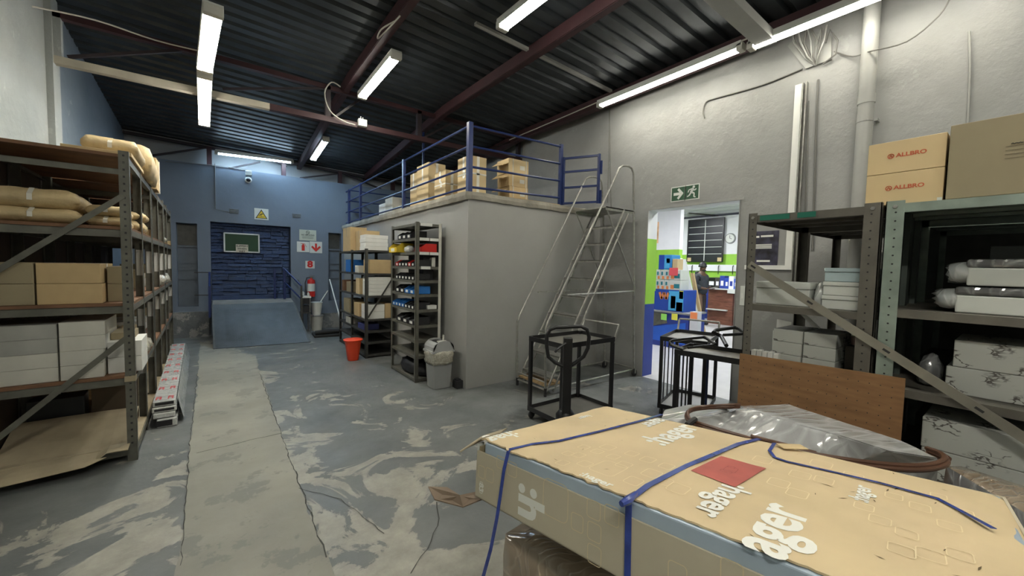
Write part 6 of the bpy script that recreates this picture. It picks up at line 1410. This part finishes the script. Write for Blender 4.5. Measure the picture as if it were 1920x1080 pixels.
# flaps at the left end
wobj('torn_flap', MB().prism([Hh(.0, .015, .006), Hh(.10, .012, .008), Hh(.16, -.02, .004), Hh(.06, -.045, -.012), Hh(-.035, -.05, -.045), Hh(-.05, -.03, -.04)], Nn * .004), CARDD, e)
wobj('end_liner', MB().prism([Hh(.0, .0, -.012), Hh(.03, -.002, -.012), Hh(.03, -.002, -.075), Hh(.0, 0, -.075)], V_ * .004), SIGNW, e)
wobj('inner_end', MB().prism([Hh(.006, .006, -.02), Hh(HW, .006, -.02), Hh(HW, .006, -HH), Hh(.006, .006, -HH)], V_ * .006), CARDG, e)
fp = [onz(892, 922, .70), onz(905, 935, .70), onz(868, 950, .67), onz(815, 936, .65), onz(803, 912, .65), onz(838, 913, .67), onz(862, 928, .69)]
wobj('bottom_flap', MB().prism(fp, (0, 0, -.004)), mat('flap_brown', (.22, .16, .11), .8, var=.1), e)
LIFT = .006
def ht(px_, py_, w_=LIFT): return onp(px_, py_, Hh(0, 0, w_), Nn)
def hs(px_, py_): return onp(px_, py_, Hh(-.0006, 0, 0), U)
def tw(body, bold):
    cu = bpy.data.curves.new('m', 'FONT'); cu.body = body; cu.offset = bold; o = bpy.data.objects.new('m', cu); COL.objects.link(o); bpy.context.view_layer.update(); d = o.dimensions.x; bpy.data.objects.remove(o); return d
def ttext(body, c, wd, xd, yd, m=WINK, bold=.025):
    size = wd / tw(body, bold); return text(body, size, c, xd, yd, m, e, bold=bold, lift=0, th=.0001)
def between(a, b): return (ht(*a) + ht(*b)) / 2, (ht(*a) - ht(*b)).length
SX = .92
for body, a, b, xd, yd in ((':hager', (1198, 826), (1312, 802), U, -V_), (':hager', (1262, 783), (1202, 798), -U, V_), (':hager', (1085, 888), (1153, 911), V_, U),
                           (':hag', (977, 826), (912, 811), -U, V_), (':hager', (1408, 915), (1298, 958), -U, V_), (':hager', (1592, 935), (1636, 915), U, -V_)):
    c, wd = between(a, b); conform(ttext(body, c, wd * SX, xd, yd))
c, wd = between((1378, 1020), (1502, 958)); conform(ttext('ager', c, wd * .95, U, -V_))
c, wd = between((1082, 783), (1110, 780)); conform(ttext('hager', c, wd, -U, V_))
# side face lettering :h
c = hs(993, 945); wd = (hs(982, 914) - hs(985, 980)).length; ttext(':h', c, wd * .95, -Nn, V_, bold=.04)
def rring(org, xd, yd, w_, h_, r=.2, lw=.0016, n=4, name='print_outline', mb=None):
    """outline of a rounded rectangle, flat print"""
    rr = r * min(w_, h_); pts = []
    for cx_, cy_, a0 in ((w_ / 2 - rr, h_ / 2 - rr, 0), (-w_ / 2 + rr, h_ / 2 - rr, 90), (-w_ / 2 + rr, -h_ / 2 + rr, 180), (w_ / 2 - rr, -h_ / 2 + rr, 270)):
        for k in range(n + 1): a = math.radians(a0 + 90 * k / n); pts.append((cx_ + rr * math.cos(a), cy_ + rr * math.sin(a), cx_ + (rr - lw) * math.cos(a), cy_ + (rr - lw) * math.sin(a)))
    P1 = [org + xd * a + yd * b for a, b, _, _ in pts]; P2 = [org + xd * c + yd * d for _, _, c, d in pts]; L = len(pts); mb.mesh(P1 + P2, [(i, (i + 1) % L, L + (i + 1) % L, L + i) for i in range(L)])
mb = MB()
def sq(cpx, cpy, wpx, hpx, side=True):
    c = hs(cpx, cpy); a = (hs(cpx - wpx / 2, cpy) - hs(cpx + wpx / 2, cpy + wpx * .30)).length; b = (hs(cpx, cpy - hpx / 2) - hs(cpx, cpy + hpx / 2)).length; rring(c, V_, Nn, a, b, .22, .0022, mb=mb)
for q_ in ((1041, 938, 47, 72), (1082, 980, 23, 34), (1113, 956, 26, 36), (1147, 967, 28, 38), (1114, 998, 26, 36), (1114, 1041, 26, 38), (960, 880, 18, 28), (918, 891, 15, 26), (903, 885, 12, 24), (940, 868, 18, 24), (1270, 1075, 36, 40), (1372, 1075, 44, 48)): sq(*q_)
o = wobj('print_outline', mb, PINK, e)
mb = MB(); c = hs(902, 914)
rring(c, V_, Nn, .016, .038, .25, .002, mb=mb); wobj('print_outline', mb, WINK, e)
ttext('83', c, .028, -Nn, V_, bold=.03)
mb = MB(); rs = random.Random(5)
cells = [(1085, 853, 30, 30), (1055, 868, 30, 28), (1120, 846, 28, 26), (1150, 856, 30, 26), (1097, 870, 34, 26), (1185, 850, 30, 24), (1141, 878, 78, 34), (1188, 902, 42, 24), (1065, 850, 26, 22), (1215, 862, 34, 26), (1222, 888, 44, 26), (1095, 838, 26, 20), (1140, 838, 34, 18), (1250, 875, 34, 26), (1245, 902, 40, 24), (1272, 915, 50, 26), (1170, 872, 36, 26),
         (1460, 905, 46, 30), (1500, 890, 44, 26), (1495, 925, 46, 30), (1545, 900, 40, 28), (1430, 862, 40, 24), (1540, 870, 44, 26), (1600, 892, 40, 26), (1650, 975, 44, 40), (1700, 1000, 44, 44), (1725, 950, 40, 30), (1780, 985, 44, 40), (1690, 1030, 54, 50), (1745, 1040, 56, 60), (1800, 1040, 50, 60), (1620, 950, 40, 26), (1760, 930, 30, 26), (1810, 960, 30, 30), (1676, 930, 34, 26)]
for cx_, cy_, wx, hx in cells:
    c = ht(cx_, cy_); a = (ht(cx_ - wx / 2, cy_) - ht(cx_ + wx / 2, cy_)).length * .85; rring(c, U, V_, a, a * (.8 if wx < 70 else .75), .22, .0022, mb=mb)
o = conform(wobj('print_outline', mb, mat('faint_line_ink', (.74, .62, .40), .75, var=0), e))
for o_ in e.children:
    if o_.name.startswith('print_outline'): o_['kind'] = 'stuff'
# red square label
rl = [ht(1295, 884), ht(1352, 855), ht(1437, 878), ht(1378, 914)]
mb = MB(); g_ = [[rl[0].lerp(rl[1], i / 24).lerp(rl[3].lerp(rl[2], i / 24), j / 24) for j in range(25)] for i in range(25)]
mb.mesh([p for r_ in g_ for p in r_], [(i * 25 + j, i * 25 + j + 1, i * 25 + j + 26, i * 25 + j + 25) for i in range(24) for j in range(24)])
conform(wobj('red_label', mb, mat('faded_red_label', (.42, .095, .075), .6, var=.12, vscale=14), e), LIFT - .0012)
c = sum(rl, Vector()) / 4 + Nn * .0009; mb = MB(); rring(c + U * .005 - V_ * -.005, U, V_, .05, .032, .3, .0008, mb=mb); rring(c - U * .02, U, V_, .022, .03, .3, .0008, mb=mb); rring(c + U * .028, U, V_, .016, .02, .3, .0008, mb=mb); o = conform(wobj('print_outline', mb, mat('dark_red_ink', (.16, .03, .03), .7, var=0), e), LIFT - .001); o['kind'] = 'stuff'
# small tears and grime on the sheet
mb = MB()
for k in range(34):
    s_, t = rs.uniform(.05, HW - .05), rs.uniform(.05, HL - .05); c = Hh(s_, t, LIFT); a = rs.uniform(0, 6.28); l = rs.uniform(.002, .010) * (1 + (t > .8) * .8); d = U * math.cos(a) + V_ * math.sin(a); n_ = d.cross(Nn); mb.face([c - d * l, c + n_ * l * .18, c + d * l, c - n_ * l * .12])
o = conform(wobj('scuff_mark', mb, mat('scuff', (.12, .085, .04), .9, var=0), e)); o['kind'] = 'stuff'
# straps: things holding the carton down
def strap(label, pts, w_=.016, nrm=Nn):
    o = thing('blue_strap', label, 'strap', pts[0], 0, None); mb = MB()
    for (a, b, nn_) in zip(pts[:-1], pts[1:], nrm if isinstance(nrm, list) else [nrm] * 99): mb.ribbon([a, b], w_, nn_)
    wobj('band', mb, STRAP, o); return o
zt = .009
s1a = [ht(1240, 777, zt), ht(1200, 789, zt), ht(1130, 807, zt), ht(1050, 826, zt)]
strap('blue plastic strap across the left end of the long carton', s1a + [ht(1000, 832, zt), ht(957, 842, zt), Hh(-.004, .155, .003), onp(945, 880, Hh(-.012, 0, 0), U), onp(938, 930, Hh(-.02, 0, 0), U), onp(931, 975, Hh(-.03, 0, 0), U), onp(920, 1030, Hh(-.03, 0, 0), U), onp(905, 1085, Hh(-.03, 0, 0), U)], .0125, [Nn] * 5 + [U] * 9)
tst = (Vector(ht(1168, 944, 0)) - HA).dot(V_)
s2 = strap('broad blue plastic strap across the middle of the long carton', [ht(1422, 823, zt), ht(1385, 832, zt), ht(1290, 872, zt), ht(1215, 910, zt), ht(1178, 938, zt), Hh(-.004, tst + .006, .004), Hh(-.006, tst + .008, -HH), Hh(-.006, tst + .008, -HH - .2)], .0165, [Nn] * 5 + [U] * 5)
wobj('knot', MB().tube([ht(1165, 945, .02), ht(1178, 938, .022), ht(1192, 925, .020)], [.007, .010, .006], 8), STRAP, s2, smooth=True)
strap('narrow blue strap running along the long carton to its right end', [ht(1452, 831, .013), ht(1443, 845, .011), ht(1452, 857, zt), ht(1475, 865, zt), ht(1560, 884, zt), ht(1650, 905, zt), ht(1757, 934, zt), ht(1810, 962, zt), ht(1862, 990, zt + .002)], .0105)
# goods under the carton
def wrapped(name, label, poly, z0, m_, top=None, seed=0, amp=.012, taper=.0, mtop=None, res=.035):
    """film-wrapped block: extruded outline with a domed creased skin"""
    o = thing(name, label, 'pack', sum((Vector(p) for p in poly), Vector()) / len(poly) * 1.0, 0); o.location.z = z0
    P_ = [Vector(p) for p in poly]; ring = []
    for i, p in enumerate(P_):
        q_ = P_[(i + 1) % len(P_)]; k = max(2, int((q_ - p).length / res))
        for j in range(k): ring.append(p.lerp(q_, j / k))
    c = sum(ring, Vector()) / len(ring); n = len(ring); vs2 = []; lev = 7
    for l in range(lev):
        u = l / (lev - 1)
        for p in ring:
            z = z0 + (p.z - z0) * u; r = Vector((p.x, p.y, z)); d = (Vector((p.x, p.y, 0)) - Vector((c.x, c.y, 0))); ns = noise.noise(r * 6 + Vector((seed, 0, 0))) + .5 * noise.noise(r * 19 + Vector((seed, 3, 0)))
            r += d.normalized() * (ns * amp + taper * (1 - u) - (.006 if l == lev - 1 else 0)); vs2.append(r)
    rings = 5
    for l in range(1, rings + 1):
        u = l / rings
        for p in ring:
            r = p.lerp(c, u * .999) + Vector((0, 0, .006 * min(1, u * 4) + (noise.noise(p.lerp(c, u) * 9 + Vector((seed, 0, 9))) * amp * .5))); vs2.append(r)
    tot = lev + rings; fs2 = []
    for l in range(tot - 1):
        for j in range(n): a = l * n + j; b2 = l * n + (j + 1) % n; fs2.append((a, b2, b2 + n, a + n))
    fs2.append(tuple(reversed(range(n)))); fs2.append(tuple((tot - 1) * n + j for j in range(n)))
    mm = [0] * len(fs2)
    mb = MB().mesh(vs2, fs2); mb.m = [1 if (mtop and i >= (lev - 1) * n and i < (tot - 1) * n) else 0 for i in range(len(fs2))]
    wobj('wrapped_goods', mb, [m_, mtop or m_], o, smooth='all'); return o
zq = .60
wp = [onz(946, 1000, zq), onz(985, 975, zq), Vector((1.50, .95, zq)), Vector((1.55, -.10, zq)), Vector((1.0, -.12, zq)), ]
wrapped('wrapped_pack', 'shrink wrapped brown pack underneath the long carton', wp, .145, WRAPB, seed=2, amp=.004)
e2 = thing('pallet', 'timber pallet on the floor under the wrapped pack', 'pallet', (1.15, .45, 0))
for k in range(7): wobj('deck_board', MB().box(.74, 1.60, -.12 + k * .165, -.02 + k * .165, .118, .14), WOODL, e2)
for x in (.76, 1.13, 1.5): wobj('bearer', MB().box(x, x + .09, -.12, 1.0, .022, .117), WOODL, e2); wobj('bottom_board', MB().box(x, x + .09, -.12, 1.0, .001, .021), WOODL, e2)
# wrapped flat pack, wrapped bundle and cable coil
zp = .80
def faceted(name, label, B_, R_, tops, zb, m_, cuts=3, amp=.004, seed=0):
    """film drawn tight over hard edges: top facets and upright sides, finely creased"""
    o = thing(name, label, 'pack', (sum(p.x for p in B_) / len(B_), sum(p.y for p in B_) / len(B_), zb)); n = len(B_); k = len(R_)
    v = [tuple(p) for p in B_] + [tuple(p) for p in R_] + [(p.x, p.y, (p.z + zb) / 2) for p in B_] + [(p.x, p.y, zb) for p in B_]
    f = list(tops) + [(i, (i + 1) % n, n + k + (i + 1) % n, n + k + i) for i in range(n)] + [(n + k + i, n + k + (i + 1) % n, 2 * n + k + (i + 1) % n, 2 * n + k + i) for i in range(n)] + [tuple(range(2 * n + k, 3 * n + k))]
    me = bpy.data.meshes.new(name); me.from_pydata(v, [], f); bm = bmesh.new(); bm.from_mesh(me)
    bmesh.ops.recalc_face_normals(bm, faces=bm.faces); bmesh.ops.bevel(bm, geom=list(bm.edges), offset=.006, segments=2, affect='EDGES', clamp_overlap=True)
    bmesh.ops.triangulate(bm, faces=bm.faces)
    for _ in range(cuts):
        es_ = [e_ for e_ in bm.edges if e_.calc_length() > .03]
        if es_: bmesh.ops.subdivide_edges(bm, edges=es_, cuts=1); bmesh.ops.triangulate(bm, faces=bm.faces)
    bm.normal_update()
    for vv in bm.verts:
        q_ = vv.co * 7 + Vector((seed, 0, 0)); r_ = 1 - abs(noise.noise(Vector((vv.co.x * 9 + vv.co.y * 14, vv.co.y * 3 - vv.co.x * 3, vv.co.z * 5 + seed)))) * 2
        if vv.co.z > zb + .01: vv.co += vv.normal * (amp * noise.noise(q_) + amp * .8 * max(0, r_) ** 4)
    bm.to_mesh(me); bm.free(); me.polygons.foreach_set('use_smooth', [True] * len(me.polygons)); me.set_sharp_from_angle(angle=math.radians(50))
    me.transform(inv(o)); link('wrapped_goods', me, o, m_); return o
B_ = [onz(*p) for p in ((1238, 786, .70), (1246, 768, .71), (1292, 758, .73), (1395, 761, .78), (1475, 757, .80), (1700, 829, .80), (1764, 861, .775), (1690, 874, .71), (1600, 870, .70), (1500, 850, .70), (1400, 832, .69), (1320, 812, .68))]
R_ = [onz(*p) for p in ((1403, 766, .80), (1480, 790, .80), (1570, 815, .80), (1665, 845, .80), (1310, 786, .725))]
tops = [(3, 4, 13, 12), (4, 5, 14, 13), (5, 6, 15, 14), (6, 7, 15), (7, 8, 14, 15), (8, 9, 13, 14), (9, 10, 12, 13), (10, 11, 16, 12), (11, 0, 16), (0, 1, 16), (1, 2, 16), (2, 3, 12, 16)]
faceted('wrapped_flat_pack', 'large grey film wrapped flat pack in front of hardboard panel', B_, R_, tops, .145, WRAP, seed=5)
tag(obj('pallet', MB(), WOODL), 'x', 'x') if False else None
pl = thing('pallet', 'timber pallet on floor under the grey film wrapped flat pack', 'pallet', (2.15, .6, 0))
for k in range(7): wobj('deck_board', MB().box(1.75, 2.62, .02 + k * .165, .12 + k * .165, .118, .14), WOODL, pl)
for x in (1.76, 2.14, 2.52): wobj('bearer', MB().box(x, x + .09, .02, 1.11, .001, .117), WOODL, pl)
p2 = [onz(1752, 880, .70), onz(1795, 872, .70), onz(1906, 906, .70), onz(1922, 952, .69), onz(1872, 944, .69), onz(1800, 912, .69)]
p2 = [onz(1770, 872, .70), onz(1800, 873, .70), onz(1906, 906, .70), Vector((2.47, -.25, .70)), Vector((1.78, -.30, .70)), onz(1900, 950, .70)]
wrapped('wrapped_carton', 'film wrapped brown carton at right of the long carton', p2, .16, WRAPD, seed=12, amp=.003, mtop=WRAPB)
ce = thing('cable_coil', 'coil of thick brown cable looped around the wrapped flat pack', 'cable', (2.1, .5, .75))
near = [(1385, 763, .815), (1330, 765, .775), (1300, 769, .765), (1288, 778, .76), (1296, 792, .755), (1340, 808, .765), (1400, 826, .79), (1480, 848, .80), (1560, 864, .80), (1640, 875, .79), (1710, 880, .785), (1755, 876, .78), (1774, 866, .78), (1765, 855, .77), (1740, 846, .76)]
rs = random.Random(3)
for k in range(4):
    pts = [onz(x, y + (k - 1.5) * 1.3, z + .008 * (k % 2)) + Vector((.012 * (k - 1.5), .004 * (k - 1.5), .010 * (k // 2))) for x, y, z in near]
    pts += [Vector((2.40 + .01 * k, .17, .74)), Vector((2.47 + .01 * k, .26, .71)), Vector((2.54 + .01 * k, .45, .68)), Vector((2.56 + .01 * k, .68, .66)), Vector((2.47 + .01 * k, .88, .68)), Vector((2.26, 1.03 + .01 * k, .72))]
    n_ = len(pts); out = []
    for i in range(n_):
        p0, p1, p2_, p3 = pts[i - 1], pts[i], pts[(i + 1) % n_], pts[(i + 2) % n_]
        for t in (0, .25, .5, .75): out.append(.5 * ((2 * p1) + (-p0 + p2_) * t + (2 * p0 - 5 * p1 + 4 * p2_ - p3) * t * t + (-p0 + 3 * p1 - 3 * p2_ + p3) * t ** 3))
    wobj('cable_turn', MB().tube(out, .0085, 8, closed=True), CABLE, ce, smooth=True)
wobj('cable_tie', MB().tube([onz(1288, 797, .785), onz(1296, 791, .79), onz(1303, 786, .785)], .013, 8), INK, ce, smooth=True)
wobj('cable_end', MB().tube([onz(1408, 818, .84), onz(1430, 824, .835), onz(1470, 834, .82), onz(1530, 850, .81)], .009, 8), CABLE, ce, smooth=True)
tag(obj('torn_paper_flap', MB().prism([ht(1455, 832, .014), ht(1500, 834, .022), ht(1516, 843, .014), ht(1470, 842, .012)], Nn * .002), CARDL), 'small lifted tan paper flap at the far edge of the long carton', 'paper')

# ================================================================ LABEL CLEAN-UP: single out repeats not worded above
